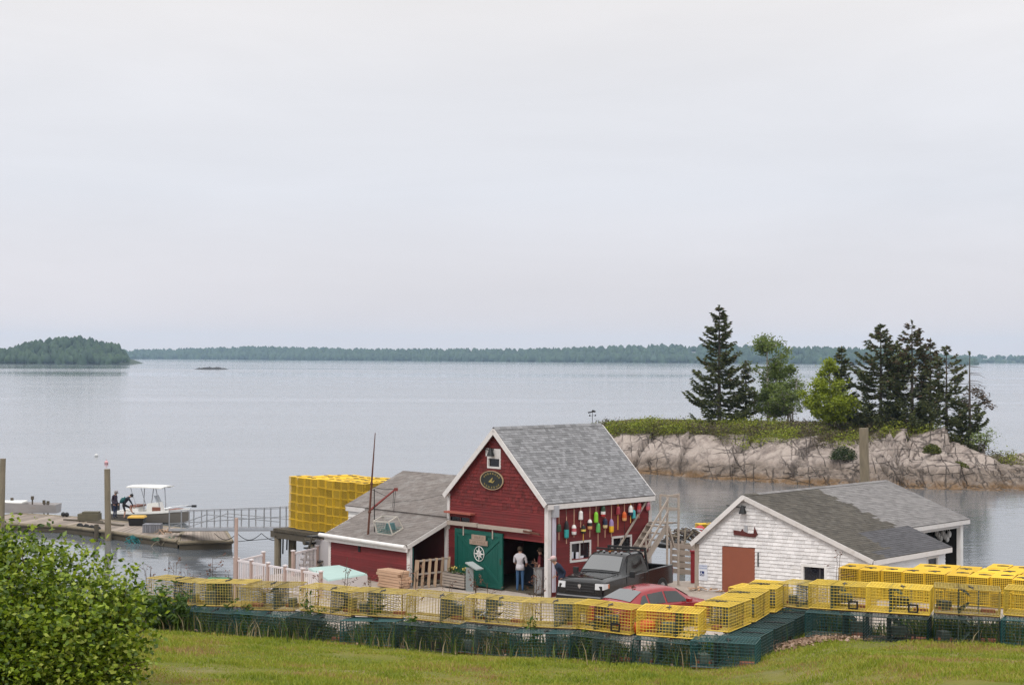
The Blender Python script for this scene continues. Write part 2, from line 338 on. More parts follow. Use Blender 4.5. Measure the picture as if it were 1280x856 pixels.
# ------------------------------------------------------------------ the rocky islet
YF = [(4, 168), (8, 158), (10, 151.5), (14, 147), (20, 140), (30, 134), (40, 131), (47, 129.5), (60, 129), (90, 132)]
JLAST = [0]
def isl(X, Y):
    JLAST[0] = 0
    f = Y - pl(X, YF) - 1.2 * mnoise.noise(V((X * .22, 0, 5))); bk = pl(X, [(41.5, 178), (44.5, 154), (90, 156)]) - Y
    top = pl(X, [(6, .5), (9, 3.0), (13, 3.4), (24, 3.3), (32, 3.2), (35, 4.0), (38, 4.1), (40, 3.3), (42, 2.3), (44, 1.3), (46, 1.0), (49, 1.7), (60, 2.1), (90, 2.4)])
    run = pl(X, [(8, 5), (20, 8.5), (30, 12), (36, 13), (46, 12), (50, 9), (70, 9)])
    if f < 0: return -.35 + .25 * f
    t = f / run
    # low ledges at the waterline, then the sloping face, then the flat top
    z = top * (.10 * min(1, t / .18) + .90 * (sm(t, .12, 1.0) * .65 + .35 * min(1, max(0, (t - .12) / .88)))) if t < 1 else top + min(1.0, (f - run) * .09)
    if bk < 14: z = min(z, -1 + (bk + 2) * .42)
    z = min(z, (X - 5.5) * 1.1)
    face = min(1, t * 3) * (1 - sm(t, 1.0, 1.3)); right = sm(X, 30, 35); nz = mnoise.noise
    wx = X + 1.6 * nz(V((X * .13, Y * .13, 4))) + .5 * nz(V((X * .6, Y * .6, 8)))
    r = wx * (.16 + .12 * right) - Y * (.085 - .03 * right)                # slabs leaning across the slope
    fr = r - math.floor(r); h_ = mnoise.cell(V((math.floor(r) * 3.7, 1, 1)))
    z += face * ((.55 + .65 * right) * (fr - .5) * (.4 + .8 * abs(h_)) - (.65 + .5 * right) * max(0, 1 - fr / .13) * (.35 + .65 * abs(nz(V((r * 1.3, Y * .3, 2))))))
    r2 = Y * .42 + .55 * nz(V((X * .3, Y * .3, 6))) + wx * .06; f2 = r2 - math.floor(r2); k2 = max(0, nz(V((X * .28, math.floor(r2) * 2.1, 3)))) * 2
    z += face * (.26 * (f2 - .5) * k2 - .34 * max(0, 1 - f2 / .16) * k2)      # cross joints, here and there
    z += face * (.30 * nz(V((X * .3, Y * .3, 1))) + .12 * nz(V((X * 1.2, Y * 1.2, 9))) + .05 * nz(V((X * 3.1, Y * 3.1, 5))))
    for sc_, am in ((.42, .62), (1.15, .55)):                                  # broken facets, two sizes
        qx, qy = (wx + Y * .5) * sc_, (Y * .75 - wx * .15) * sc_; _, pp = mnoise.voronoi(V((qx, qy, 0))); c_ = pp[0]
        z += face * am * (.7 + .3 * right) * ((qx - c_.x) * nz(V((c_.x * 7.1, c_.y * 5.3, 1))) + (qy - c_.y) * nz(V((c_.x * 4.7, c_.y * 8.9, 5))) + .35 * nz(V((c_.x * 9.1, c_.y * 3.3, 9)))) / sc_ * .8
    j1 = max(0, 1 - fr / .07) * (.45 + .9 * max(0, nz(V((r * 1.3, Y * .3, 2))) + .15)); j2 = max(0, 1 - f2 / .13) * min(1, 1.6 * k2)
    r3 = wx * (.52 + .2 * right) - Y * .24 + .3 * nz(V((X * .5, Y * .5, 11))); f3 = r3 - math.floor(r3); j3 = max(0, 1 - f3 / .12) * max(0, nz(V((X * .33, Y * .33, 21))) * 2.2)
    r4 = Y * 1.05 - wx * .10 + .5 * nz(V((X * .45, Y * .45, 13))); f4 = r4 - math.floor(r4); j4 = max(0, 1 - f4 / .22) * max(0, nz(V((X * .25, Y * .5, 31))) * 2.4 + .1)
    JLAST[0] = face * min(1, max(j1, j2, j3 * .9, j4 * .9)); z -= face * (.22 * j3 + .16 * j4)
    low = (1 - sm(t, .22, .45)) * min(1, t * 6)
    d, _ = mnoise.voronoi(V((X * .75 + .3 * nz(V((X, Y, 0))), Y * 1.1, 0)))
    z += low * (.42 * mnoise.cell(V((X * .55, Y * 1.1, 3))) * max(0, .6 + nz(V((X * .2, Y * .2, 7)))) - .32 * max(0, .22 - (d[1] - d[0])) / .22 + .12 * nz(V((X * 1.6, Y * 1.6, 2))))
    return z
xs = np.concatenate([np.arange(4, 52, .24), np.arange(52, 92, .8)]); ys = np.concatenate([np.arange(124, 154, .22), np.arange(154, 181, 1.2)])
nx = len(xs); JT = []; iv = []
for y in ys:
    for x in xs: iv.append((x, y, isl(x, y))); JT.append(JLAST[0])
jf = [(j * nx + i, j * nx + i + 1, (j + 1) * nx + i + 1, (j + 1) * nx + i) for j in range(len(ys) - 1) for i in range(nx - 1)]
m, nt, N, L, b = nodes('islet_rock')
pos = N.new('ShaderNodeNewGeometry').outputs['Position']; sp = N.new('ShaderNodeSeparateXYZ'); L.new(pos, sp.inputs[0])
rock = ramp(nt, noisen(nt, pos, .55, 8, .7, .6), [(.28, (.13, .108, .10)), (.40, (.27, .222, .198)), (.54, (.42, .355, .315)), (.64, (.36, .30, .27)), (.76, (.19, .16, .15))])
weed = ramp(nt, noisen(nt, pos, .7, 6, .75), [(.38, (.10, .062, .030)), (.52, (.19, .115, .06)), (.64, (.22, .175, .14)), (.72, (.13, .10, .08))])
wet = ramp(nt, noisen(nt, pos, 1.6, 5, .7), [(.35, (.12, .095, .08)), (.65, (.28, .225, .185))])
zz = mathn(nt, 'ADD', sp.outputs[2], mathn(nt, 'MULTIPLY_ADD', noisen(nt, pos, .5, 5, .6), 1.0, -.5))
c = mixc(nt, mathn(nt, 'MULTIPLY_ADD', zz, 2.5, -.45, clamp=True), weed, wet)
c = mixc(nt, mathn(nt, 'MULTIPLY_ADD', zz, 1.4, -1.5, clamp=True), c, rock)
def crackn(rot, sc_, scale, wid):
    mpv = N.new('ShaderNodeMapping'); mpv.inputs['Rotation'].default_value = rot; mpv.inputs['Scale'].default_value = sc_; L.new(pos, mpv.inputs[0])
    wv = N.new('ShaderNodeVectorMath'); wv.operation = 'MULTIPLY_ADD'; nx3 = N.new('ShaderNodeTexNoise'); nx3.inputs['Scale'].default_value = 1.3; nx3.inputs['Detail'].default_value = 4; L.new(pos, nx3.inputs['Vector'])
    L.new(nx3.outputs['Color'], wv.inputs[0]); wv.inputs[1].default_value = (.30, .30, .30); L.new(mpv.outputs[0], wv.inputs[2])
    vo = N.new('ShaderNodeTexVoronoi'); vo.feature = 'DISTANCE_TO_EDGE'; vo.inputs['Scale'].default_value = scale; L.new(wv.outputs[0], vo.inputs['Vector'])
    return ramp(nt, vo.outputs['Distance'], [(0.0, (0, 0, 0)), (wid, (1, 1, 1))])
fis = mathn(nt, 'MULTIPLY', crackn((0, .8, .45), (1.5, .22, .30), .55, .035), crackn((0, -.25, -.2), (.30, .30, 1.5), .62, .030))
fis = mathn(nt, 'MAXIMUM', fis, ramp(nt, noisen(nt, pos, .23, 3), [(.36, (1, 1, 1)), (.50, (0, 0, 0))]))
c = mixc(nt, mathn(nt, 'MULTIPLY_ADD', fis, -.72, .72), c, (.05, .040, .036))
ca = N.new('ShaderNodeAttribute'); ca.attribute_name = 'joint_shade'
c = mixc(nt, mathn(nt, 'MULTIPLY', ca.outputs['Fac'], .88, clamp=True), c, (.032, .026, .024))  # crack shade painted into the rock colour along the joints
soil = ramp(nt, noisen(nt, pos, 1.2, 4), [(.3, (.06, .06, .02)), (.7, (.13, .10, .045))])
att = N.new('ShaderNodeAttribute'); att.attribute_name = 'soil'
c = mixc(nt, att.outputs['Fac'], c, soil)
L.new(c, b.inputs['Base Color']); b.inputs['Roughness'].default_value = .9; b.inputs['Specular IOR Level'].default_value = .25
hh = mathn(nt, 'ADD', mathn(nt, 'MULTIPLY', fis, .7), noisen(nt, pos, 2.5, 8, .75))
bump(nt, b, hh, .9, .35)
def soilf(X, Y):
    run = pl(X, [(8, 5), (20, 8.5), (30, 12), (36, 13), (46, 12), (50, 9), (70, 9)]); f = Y - pl(X, YF)
    return sm(f / run + .12 * mnoise.noise(V((X * .4, Y * .4, 2))), .98, 1.15) * (1 - sm(X, 45, 47))
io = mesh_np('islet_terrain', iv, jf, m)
a = io.data.attributes.new('joint_shade', 'FLOAT', 'POINT'); a.data.foreach_set('value', JT)
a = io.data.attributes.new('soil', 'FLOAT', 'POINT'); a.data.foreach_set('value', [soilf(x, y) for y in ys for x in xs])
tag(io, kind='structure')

# ------------------------------------------------------------------ far shore, wooded island, ledge
def landform(name, prof, x0, x1, y0, depth, n, mt, zfun):
    vs, fs = [], []; ny = 14
    for j in range(ny + 1):
        for i in range(n + 1):
            X = x0 + (x1 - x0) * i / n; t = j / ny
            Y = y0(X) + depth * t + 6 * mnoise.noise(V((X * .02, t * 4, 1)))
            vs.append((X, Y, zfun(X, t)))
    for j in range(ny):
        for i in range(n):
            a = j * (n + 1) + i; fs.append((a, a + 1, a + n + 2, a + n + 1))
    return mesh_np(name, vs, fs, mt, smooth=True)
M_far = mat('far_ground', (.035, .05, .025), .95, var=.3, scale=.01)
M_shore = mat('ledge_rock', (.030, .027, .026), .9, var=.35, scale=.2)
FARY = lambda X: 4500 - 1500 * sm(X, -1200, 950) + 120 * mnoise.noise(V((X * .0016, 3, 0)))
def far_h(X): return pl(X, [(-2600, 9), (-1150, 10), (-760, 20), (-300, 13), (0, 13), (300, 22), (600, 20), (820, 13), (860, 2), (880, -3), (3200, -3)]) * (1 + .25 * mnoise.noise(V((X * .004, 1, 1))))
FP = lambda t: sm(t, 0, .5) * (1 - .5 * sm(t, .6, 1))
tag(landform('far_shore_hills', None, -2600, 1010, FARY, 420, 260, M_far, lambda X, t: -1.2 + (far_h(X) + 1.4) * FP(t) if t > 0 else -1.2), kind='structure')
FAR2 = lambda X: 4300 + 0 * X
tag(landform('distant_shore_hills', None, 700, 3600, FAR2, 380, 120, M_far, lambda X, t: -1.2 + (12 + 4 * mnoise.noise(V((X * .003, 0, 4)))) * FP(t)), kind='structure')
ISLY = lambda X: 1950 + 25 * mnoise.noise(V((X * .02, 0, 2)))
def isl_h(X): return pl(X, [(-776, 2), (-696, 3), (-640, 6), (-611, 14), (-581, 19), (-542, 22), (-525, 14), (-503, 15), (-490, 6), (-480, -1.5)])
tag(landform('wooded_island_hills', None, -820, -472, ISLY, 150, 90, M_far, lambda X, t: -1.0 + (isl_h(X) + 1) * FP(t)), kind='structure')
tm = leafmat('far_trees', [(.016, .034, .018), (.024, .05, .022), (.04, .072, .026), (.028, .05, .03)], .8, .1)
def forest(name, pts, seed, label):
    rs = np.random.RandomState(seed); vs, fs = [], []; o = 0
    for (X, Y, Z, Hh, rad, conic) in pts:
        n = 7
        prof = [(0.10, .35), (.0, 1.0), (.45, .92), (.75, .5), (1.0, .06)] if conic else [(0.1, .4), (.22, .9), (.55, 1.0), (.85, .65), (1.0, .12)]
        for z, r in prof[0 if not conic else 1:]:
            for k in range(n):
                t = 2 * math.pi * (k + rs.rand() * .6) / n; q = rad * r * (.75 + .5 * rs.rand())
                vs.append((X + q * math.cos(t), Y + q * math.sin(t), Z + Hh * (z + .05 * rs.rand())))
        m_ = len(prof) - (1 if conic else 0)
        for i in range(m_ - 1):
            for k in range(n): fs.append((o + i * n + k, o + i * n + (k + 1) % n, o + (i + 1) * n + (k + 1) % n, o + (i + 1) * n + k))
        o += m_ * n
    ob = mesh_np(name, vs, fs, tm); tag(ob, kind='stuff'); return ob
rs = np.random.RandomState(4); P = []
for i in range(5200):
    X = rs.uniform(-2500, 900); t = rs.rand() ** 1.5 * .6 + .02; hgt = far_h(X)
    if hgt < 1: continue
    P.append((X, FARY(X) + 420 * t, -1.5 + (hgt + 1) * FP(t), rs.uniform(12, 20) * (1 if X < 780 else .8), rs.uniform(5, 9), rs.rand() < .45))
forest('far_shore_trees', P, 1, '')
P = []
for i in range(900):
    X = rs.uniform(720, 3300); t = rs.rand() * .5 + .02
    P.append((X, FAR2(X) + 380 * t, -1.5 + 12 * FP(t), rs.uniform(9, 14), rs.uniform(6, 10), rs.rand() < .4))
forest('distant_shore_trees', P, 2, '')
P = []
for i in range(800):
    X = rs.uniform(-800, -482); t = rs.rand() ** 1.4 * .6 + .03; hgt = isl_h(X)
    if hgt < 2: continue
    P.append((X, ISLY(X) + 150 * t, -1 + (hgt + 1) * FP(t), rs.uniform(9, 15) * (1 if X < -515 else .85), rs.uniform(3.2, 5.5), rs.rand() < .3))
forest('wooded_island_trees', P, 3, '')
# low bare ledge out in the bay
c0 = at(264, 461.5, 0); mb = MB(); vs = []; fs = []
for j in range(9):
    for i in range(41):
        u_, v_ = i / 40 * 2 - 1, j / 8 * 2 - 1
        e = max(0, 1 - abs(u_) ** 2.2) * max(0, 1 - v_ * v_)
        vs.append((c0.x + 15.5 * u_, c0.y + 7 * v_, -.5 + 2.6 * e * (.75 + .6 * mnoise.noise(V((u_ * 7, v_ * 3, 2)))) + .35 * mnoise.cell(V((u_ * 12, v_ * 4, 0))) * e))
for j in range(8):
    for i in range(40): a = j * 41 + i; fs.append((a, a + 1, a + 42, a + 41))
tag(mesh_np('ledge_rocks', vs, fs, M_shore), kind='structure')
# ------------------------------------------------------------------ building helpers
RNG = random.Random(7)
def cut(a0, a1, holes):
    """interval minus holes"""
    out = [(a0, a1)]
    for h0, h1 in holes:
        nx_ = []
        for p, q in out:
            if h1 <= p or h0 >= q: nx_.append((p, q)); continue
            if h0 > p: nx_.append((p, h0))
            if h1 < q: nx_.append((h1, q))
        out = nx_
    return [(p, q) for p, q in out if q - p > .01]
def siding(mb, P, rng_f, z0, z1, exp, holes=(), shingle=False, thick=.08):
    """courses of clapboard or shingle; P(a, z, d) maps along / up / outward to the world"""
    z = z0
    while z < z1 - 1e-4:
        zt = min(z + exp, z1); zm = (z + zt) / 2
        lo0, lo1 = rng_f(z); hi0, hi1 = rng_f(zt)
        hs = [(h[0], h[1]) for h in holes if h[2] < zm < h[3]]
        segs = cut(max(lo0, min(lo0, hi0)), lo1, hs)
        for p, q in segs:
            pieces = []
            if shingle:
                a = p
                while a < q:
                    b_ = min(q, a + RNG.uniform(.13, .30)); b_ = q if q - b_ < .08 else b_
                    pieces.append((a, b_, RNG.uniform(-.008, .008), RNG.uniform(0, .010))); a = b_
            else:
                a = p
                while a < q:
                    b_ = min(q, a + RNG.uniform(1.6, 3.2)); b_ = q if q - b_ < .5 else b_
                    pieces.append((a, b_, 0, 0)); a = b_
            for a, b_, dz, dd in pieces:
                g = .004 if shingle else .0015
                def clampx(x, zz):
                    l, r = rng_f(zz); return min(max(x, l), r)
                at_, bt_ = clampx(a, zt), clampx(b_, zt)
                if bt_ - at_ < .002 and b_ - a < .01: continue
                d0, d1 = (.036 if not shingle else .030) + dd, .004 + dd * .4
                mb.hexa([P(a, z + dz, d0), P(b_ - g, z + dz, d0), P(b_ - g, z + dz, -thick), P(a, z + dz, -thick),
                         P(at_, zt + .004, d1), P(max(at_ + .001, bt_ - g), zt + .004, d1), P(max(at_ + .001, bt_ - g), zt + .004, -thick), P(at_, zt + .004, -thick)])
        z = zt
def roof_slope(mb, p, eu, es, n, lu, ls, exp=.128, tab=.22, th=.014, lu_f=None, matf=None, wob=0.0):
    """shingle tabs on a slope: p eave corner, eu along, es up the slope, n outward"""
    rows = int(ls / exp) + 1
    for i in range(rows):
        s0 = i * exp; s1 = min(ls, s0 + exp * 1.12)
        if s1 - s0 < .02: continue
        a = -RNG.random() * tab; L0 = lu_f(s0)[0] if lu_f else 0; L1 = lu_f(s0)[1] if lu_f else lu
        a += L0
        while a < L1:
            w_ = tab * RNG.uniform(.55, 1.3); b_ = a + w_; aa, bb = max(a, L0), min(b_ - .006, L1)
            if bb - aa > .03:
                t = th * RNG.uniform(.7, 1.3); dn = RNG.uniform(-.006, .006)
                if matf: mb.cur = matf((aa + bb) / 2, s0)
                sag = wob * math.sin(math.pi * min(1, max(0, (aa - L0) / (L1 - L0))))
                q = lambda u_, s_, h_: p + eu * u_ + es * s_ + n * (h_ - sag)
                mb.add([q(aa, s0 + dn, 0), q(bb, s0 + dn, 0), q(aa, s0 + dn, t), q(bb, s0 + dn, t), q(aa, s1, .003), q(bb, s1, .003)],
                       [(0, 1, 3, 2), (2, 3, 5, 4), (0, 2, 4), (1, 5, 3)])
            a = b_
    mb.cur = 0
def window(parent, name, P, a0, a1, z0, z1, fw=.09, frame_m=None, glass_m=None, muntin=True, label=None):
    """framed opening: frame proud of the wall, pane set back as its own piece, muntins"""
    mb = MB(); d0, d1 = -.03, .045
    for (x0, x1, y0, y1) in ((a0 - fw, a0, z0 - fw, z1 + fw), (a1, a1 + fw, z0 - fw, z1 + fw), (a0, a1, z1, z1 + fw), (a0, a1, z0 - fw, z0)):
        mb.hexa([P(x0, y0, d1), P(x1, y0, d1), P(x1, y0, d0), P(x0, y0, d0), P(x0, y1, d1), P(x1, y1, d1), P(x1, y1, d0), P(x0, y1, d0)])
    w_ = mb.build(name, frame_m or M_trim, parent)
    if label: w_['label'] = label
    mb = MB(); mb.hexa([P(a0, z0, -.03), P(a1, z0, -.03), P(a1, z0, -.045), P(a0, z0, -.045), P(a0, z1, -.03), P(a1, z1, -.03), P(a1, z1, -.045), P(a0, z1, -.045)])
    mb.build('pane', glass_m or M_pane, w_)
    if muntin:
        mb = MB(); am = (a0 + a1) / 2; mb.hexa([P(am - .02, z0, .0), P(am + .02, z0, .0), P(am + .02, z0, -.03), P(am - .02, z0, -.03), P(am - .02, z1, .0), P(am + .02, z1, .0), P(am + .02, z1, -.03), P(am - .02, z1, -.03)])
        mb.build('muntin', frame_m or M_trim, w_)
    return w_
m, nt, N, L, b = nodes('window_pane'); M_pane = m
b.inputs['Base Color'].default_value = (.010, .011, .016, 1); b.inputs['Roughness'].default_value = .08; b.inputs['IOR'].default_value = 1.5
def lamp_fixture(parent, P, a, z, reach, left):
    mb = MB(); s = -1 if left else 1
    mb.tube([P(a + s * .75, z + .12, .10), P(a + s * .3, z + .10, .16), P(a, z + .06, .2)], .025, 6)
    mb.lathe([(.05, .16), (.09, .05), (.15, -.12), (.16, -.16), (.02, -.15)], 10, P(a, z, .2))
    mb.bar(P(a, z + .1, 0), P(a, z + .1, .2), .05)
    return mb.build('flood_lamp', M_black, parent)

# ------------------------------------------------------------------ red barn
B0 = V((-2.58, 66.2, 1.5)); BF = Frame(B0, (.69, -.724), (.724, .69))
BW, BD, BE, BR = 5.8, 5.95, 3.68, 6.38
barn = thing('red_barn', 'tall red fish house with steep grey roof, green sliding door and buoys on its side', 'fish house', B0)
FRONT = lambda a, z, d: BF(a, -d, z)
SIDE = lambda a, z, d: BF(BW + d, a, z)
def fw(px, py): q = BF.inv(onp(px, py, BF(0, 0, 0), BF.u.cross(V((0, 0, 1))))); return q[0], q[2]
def sw(px, py): q = BF.inv(onp(px, py, BF(BW, 0, 0), BF.v.cross(V((0, 0, 1))))); return q[1], q[2]
slope = (BR - BE) / (BW / 2)
def gable(z): 
    if z <= BE: return (0.0, BW)
    k = (z - BE) / slope; return (k, BW - k)
ox0, oz1 = fw(571, 675)[0], fw(655, 674)[1]
ox1 = BW - .16
dx0, dx1 = fw(571, 700)[0], fw(630.5, 700)[0]; dz1 = (fw(571, 659)[1] + fw(630, 667)[1]) / 2
wa0, wa1 = fw(611.5, 578)[0], fw(625, 578)[0]; wz0, wz1 = fw(618, 583)[1], fw(618, 573)[1]
sa0, sa1 = fw(563, 650)[0], fw(588, 650)[0]; sz0, sz1 = fw(572, 653)[1], fw(572, 644.5)[1]
mb = MB(); holes = [(ox0 + .1, ox1, -1, oz1), (wa0, wa1, wz0, wz1), (sa0, sa1, sz0, sz1)]
siding(mb, FRONT, gable, 0, 3.22, .105, holes)
mb.build('front_wall', M_red, barn)['label'] = 'red clapboard front wall'
mb = MB(); siding(mb, FRONT, gable, 3.22, BR - .06, .135, holes, True)
mb.build('front_gable', M_redsh, barn)['label'] = 'shingled red gable above the door'
s1 = [sw(711.8, 689)[0], sw(738, 685)[0], sw(725, 701.5)[1] , sw(725, 675.5)[1]]
s2 = [sw(764, 676)[0], sw(789, 673)[0], sw(776, 693)[1], sw(776, 669)[1]]
f_ = .085
h1 = (s1[0] + f_, s1[1] - f_, s1[2] + f_, s1[3] - f_); h2 = (s2[0] + f_, s2[1] - f_, s2[2] + f_, s2[3] - f_)
mb = MB(); siding(mb, SIDE, lambda z: (0, BD), 0, BE - .05, .105, [h1, h2])
mb.build('side_wall', M_red, barn)
mb = MB(); siding(mb, lambda a, z, d: BF(a, BD + d, z), gable, 0, BR - .06, .21)
siding(mb, lambda a, z, d: BF(-d, a, z), lambda z: (0, BD), 0, BE - .05, .21)
mb.build('rear_walls', M_red, barn)
mb = MB(); mb.span((.05, .1, .01), (BW - .05, BD - .1, .05), BF); mb.build('floor_boards', M_wooddk, barn)
mb = MB(); mb.span((.1, 4.2, .05), (BW - .1, 4.3, 2.75), BF); mb.span((.1, .1, 2.75), (BW - .1, 4.2, 2.82), BF); mb.build('inner_partition', M_dark, barn)  # coloured near-black so the doorway looks shaded; the dark is painted
es_r = (BF.u * -1 * (BW / 2 + .22) + V((0, 0, 1)) * slope * (BW / 2 + .22)).normalized(); es_l = (BF.u * (BW / 2 + .22) + V((0, 0, 1)) * slope * (BW / 2 + .22)).normalized()
n_r = V((0, 0, 1)).cross(BF.v).cross(es_r); n_r = es_r.cross(BF.v).normalized(); n_r = n_r if n_r.z > 0 else -n_r
n_l = es_l.cross(BF.v).normalized(); n_l = n_l if n_l.z > 0 else -n_l
ov_ = .16; ls = math.hypot(BW / 2 + ov_, slope * (BW / 2 + ov_))
rt = BR + .10
er = BF(BW + ov_, -.2, rt - slope * (BW / 2 + ov_)); el = BF(-ov_, -.2, rt - slope * (BW / 2 + ov_))
mb = MB()
roof_slope(mb, er, BF.v, es_r, n_r, BD + .32, ls); roof_slope(mb, el, BF.v, es_l, n_l, BD + .32, ls)
for e, s_, n_ in ((er, es_r, n_r), (el, es_l, n_l)):
    q = [e, e + BF.v * (BD + .32), e + BF.v * (BD + .32) + s_ * ls, e + s_ * ls]
    mb.hexa([p - n_ * .06 for p in q] + [p - n_ * .002 for p in q])
apex = BF(BW / 2, 0, rt)
for s_, n_ in ((es_r, n_r), (es_l, n_l)):
    for i in range(20): q = BF(BW / 2, -.2 + i * .31, rt) - s_ * .07 + n_ * .02; mb.bar(q, q + BF.v * .30, .15, .012, up=n_)
roof = mb.build('roof', M_roof, barn)
mb = MB()
for e, s_, n_ in ((er, es_r, n_r), (el, es_l, n_l)):
    p0 = e - BF.v * .02 - n_ * .02; mb.bar(p0 - n_ * .09, p0 + s_ * (ls - .06) - n_ * .09, .035, .2, up=n_)
    mb.bar(e + BF.v * (BD + .37) - n_ * .11, e + BF.v * (BD + .37) + s_ * (ls - .06) - n_ * .11, .035, .2, up=n_)
mb.bar(er - n_ * .0 + V((0, 0, -.13)) + BF.u * .02 + BF.v * .02, er + BF.v * (BD + .30) + V((0, 0, -.13)) + BF.u * .02, .03, .19)
mb.build('rake_boards', M_trim, barn)
mb = MB()
mb.hexa([BF(BW - .14, -.05, 0), BF(BW + .05, -.05, 0), BF(BW + .05, .0, 0), BF(BW - .14, .0, 0), BF(BW - .14, -.05, BE), BF(BW + .05, -.05, BE), BF(BW + .05, .0, BE), BF(BW - .14, .0, BE)])
mb.hexa([BF(BW, .002, 0), BF(BW + .052, .002, 0), BF(BW + .052, .14, 0), BF(BW, .14, 0), BF(BW, .002, BE), BF(BW + .052, .002, BE), BF(BW + .052, .14, BE), BF(BW, .14, BE)])
mb.span((-.055, -.052, 2.2), (.10, 0, BE), BF); mb.span((BW, BD - .12, 0), (BW + .055, BD + .04, BE), BF)
mb.build('corner_boards', M_trim, barn)
# sliding door on its rail
MBv = lambda a0, a1, z0, z1, d0, d1, mb: mb.hexa([FRONT(a0, z0, d1), FRONT(a1, z0, d1), FRONT(a1, z0, d0), FRONT(a0, z0, d0), FRONT(a0, z1, d1), FRONT(a1, z1, d1), FRONT(a1, z1, d0), FRONT(a0, z1, d0)])
mb = MB(); a = dx0
while a < dx1 - .01:
    b_ = min(dx1, a + .15); MBv(a + .003, b_ - .003, .08, dz1, .05, .09 + RNG.uniform(0, .004), mb); a = b_
door = mb.build('sliding_door', M_green, barn)
mb = MB()
MBv(dx0, dx1, dz1 - .17, dz1 - .0, .095, .125, mb); MBv(dx0, dx1, .06, .22, .095, .125, mb); MBv(dx0, dx0 + .15, .22, dz1 - .17, .095, .125, mb); MBv(dx1 - .15, dx1, .22, dz1 - .17, .095, .125, mb)
xm, zm = (dx0 + dx1) / 2, dz1 / 2
for p, q in (((dx0 + .14, dz1 - .2), (xm, zm)), ((xm, zm), (dx1 - .14, .24)), ((dx1 - .14, dz1 - .2), (xm, zm))):
    mb.bar(FRONT(p[0], p[1], .108), FRONT(q[0], q[1], .108), .14, .026, up=BF.v)
mb.build('door_brace', M_green, door)
mb = MB()
for xx in (dx0 + .55, dx1 - .55): mb.bar(FRONT(xx, dz1 - .25, .14), FRONT(xx, dz1 + .18, .14), .06, .02, up=BF.v)
mb.build('door_hanger', M_wood, door)
mb = MB(); mb.bar(FRONT(dx1 - .08, dz1 * .46, .15), FRONT(dx1 - .08, dz1 * .56, .15), .03, .03); mb.build('door_handle', M_rust, door)
zr0, zr1 = fw(566, 651.5)[1], fw(672, 665)[1]
mb = MB(); zr = (zr0 + zr1) / 2 - .02
mb.bar(FRONT(-.02, zr, .13), FRONT(BW * .33, zr + .02, .13), .13, .16); mb.bar(FRONT(BW * .34, zr - .0, .135), FRONT(BW * .86, zr + .01, .135), .12, .15)
mb.build('door_rail', M_wood, barn)
mb = MB(); mb.bar(FRONT(BW * .80, zr + .02, .20), FRONT(BW * .95, zr - .05, .16), .05, .08); mb.build('rail_end', M_rust, barn)
# little windows
window(barn, 'attic_window', FRONT, wa0, wa1, wz0, wz1, .075, muntin=False)
mb = MB(); MBv(wa0 - .16, wa1 + .08, wz1 + .08, wz1 + .40, .03, .05, mb); mb.build('lamp_board', M_trim, barn)
lamp_fixture(barn, FRONT, (wa0 + wa1) / 2 - .02, wz1 + .27, .3, True)
window(barn, 'side_light', FRONT, sa0, sa1, sz0, sz1, .05, M_redsh, muntin=True)
mb = MB(); MBv(sa0 - .08, sa1 + .32, sz1 + .12, sz1 + .19, .02, .30, mb); mb.build('window_hood', mat('hood_red', (.30, .085, .06), .8), barn)
for hsp, nm in ((h1, 'near'), (h2, 'far')):
    window(barn, 'window', SIDE, *hsp, f_, label='white framed window with notices behind the glass' if nm == 'near' else 'white framed window half hidden by the truck cab')
M_paper = mat('paper', (.62, .62, .68), .8, var=.1)
mb = MB(); w_ = h1[1] - h1[0]; hh_ = h1[3] - h1[2]
def paper(a0, a1, z0, z1, k=.0): mb.hexa([SIDE(a0, z0, -.024), SIDE(a1, z0, -.024), SIDE(a1, z0, -.028), SIDE(a0, z0, -.028), SIDE(a0, z1, -.024), SIDE(a1, z1, -.024), SIDE(a1, z1, -.028), SIDE(a0, z1, -.028)])
paper(h1[0] + .30 * w_, h1[0] + .46 * w_, h1[2] + .05 * hh_, h1[2] + .45 * hh_); paper(h1[0] + .52 * w_, h1[0] + .72 * w_, h1[2] + .02 * hh_, h1[2] + .2 * hh_); paper(h1[0] + .06 * w_, h1[0] + .16 * w_, h1[2] + .1 * hh_, h1[2] + .5 * hh_)
mb.build('window_notice', M_paper, barn)
# drainpipe box at the near corner
mb = MB(); mb.span((BW + .06, .17, .2), (BW + .15, .30, BE - .3), BF); mb.build('downspout', mat('lilac_pipe', (.45, .42, .50), .5), barn)
mb = MB(); mb.span((BW + .058, .13, BE - .58), (BW + .24, .38, BE - .12), BF); mb.build('meter_box', M_galv, barn)

# oval sign over the door
m_gold = mat('faded_gold', (.30, .23, .07), .6, var=.3, scale=12); m_sgn = mat('sign_black', (.016, .018, .016), .5)
so_ = FRONT(*fw(616.5, 600), .06); sx = (fw(631, 600)[0] - fw(602, 600)[0]) / 2; sz_ = (fw(616, 588)[1] - fw(616, 612)[1]) / 2
sign = thing('oval_sign', 'black oval sign with faded gilt rim and lettering under the attic window', 'sign', so_)
def ell(k, d, n=40): return [so_ + BF.u * (sx * k * math.cos(2 * math.pi * i / n)) + V((0, 0, sz_ * k * math.sin(2 * math.pi * i / n))) - BF.v * d for i in range(n)]
mb = MB(); mb.prism(ell(.95, 0), -BF.v * .03); mb.build('board', m_sgn, sign)
mb = MB(); a_, b_ = ell(1.0, -.005), ell(1.0, .04); c_, d_ = ell(.93, .04), ell(.93, .0); n = 40; mb.add(a_ + b_ + c_ + d_, [(i + k * n, (i + 1) % n + k * n, (i + 1) % n + (k + 1) * n, i + (k + 1) * n) for k in range(3) for i in range(n)])
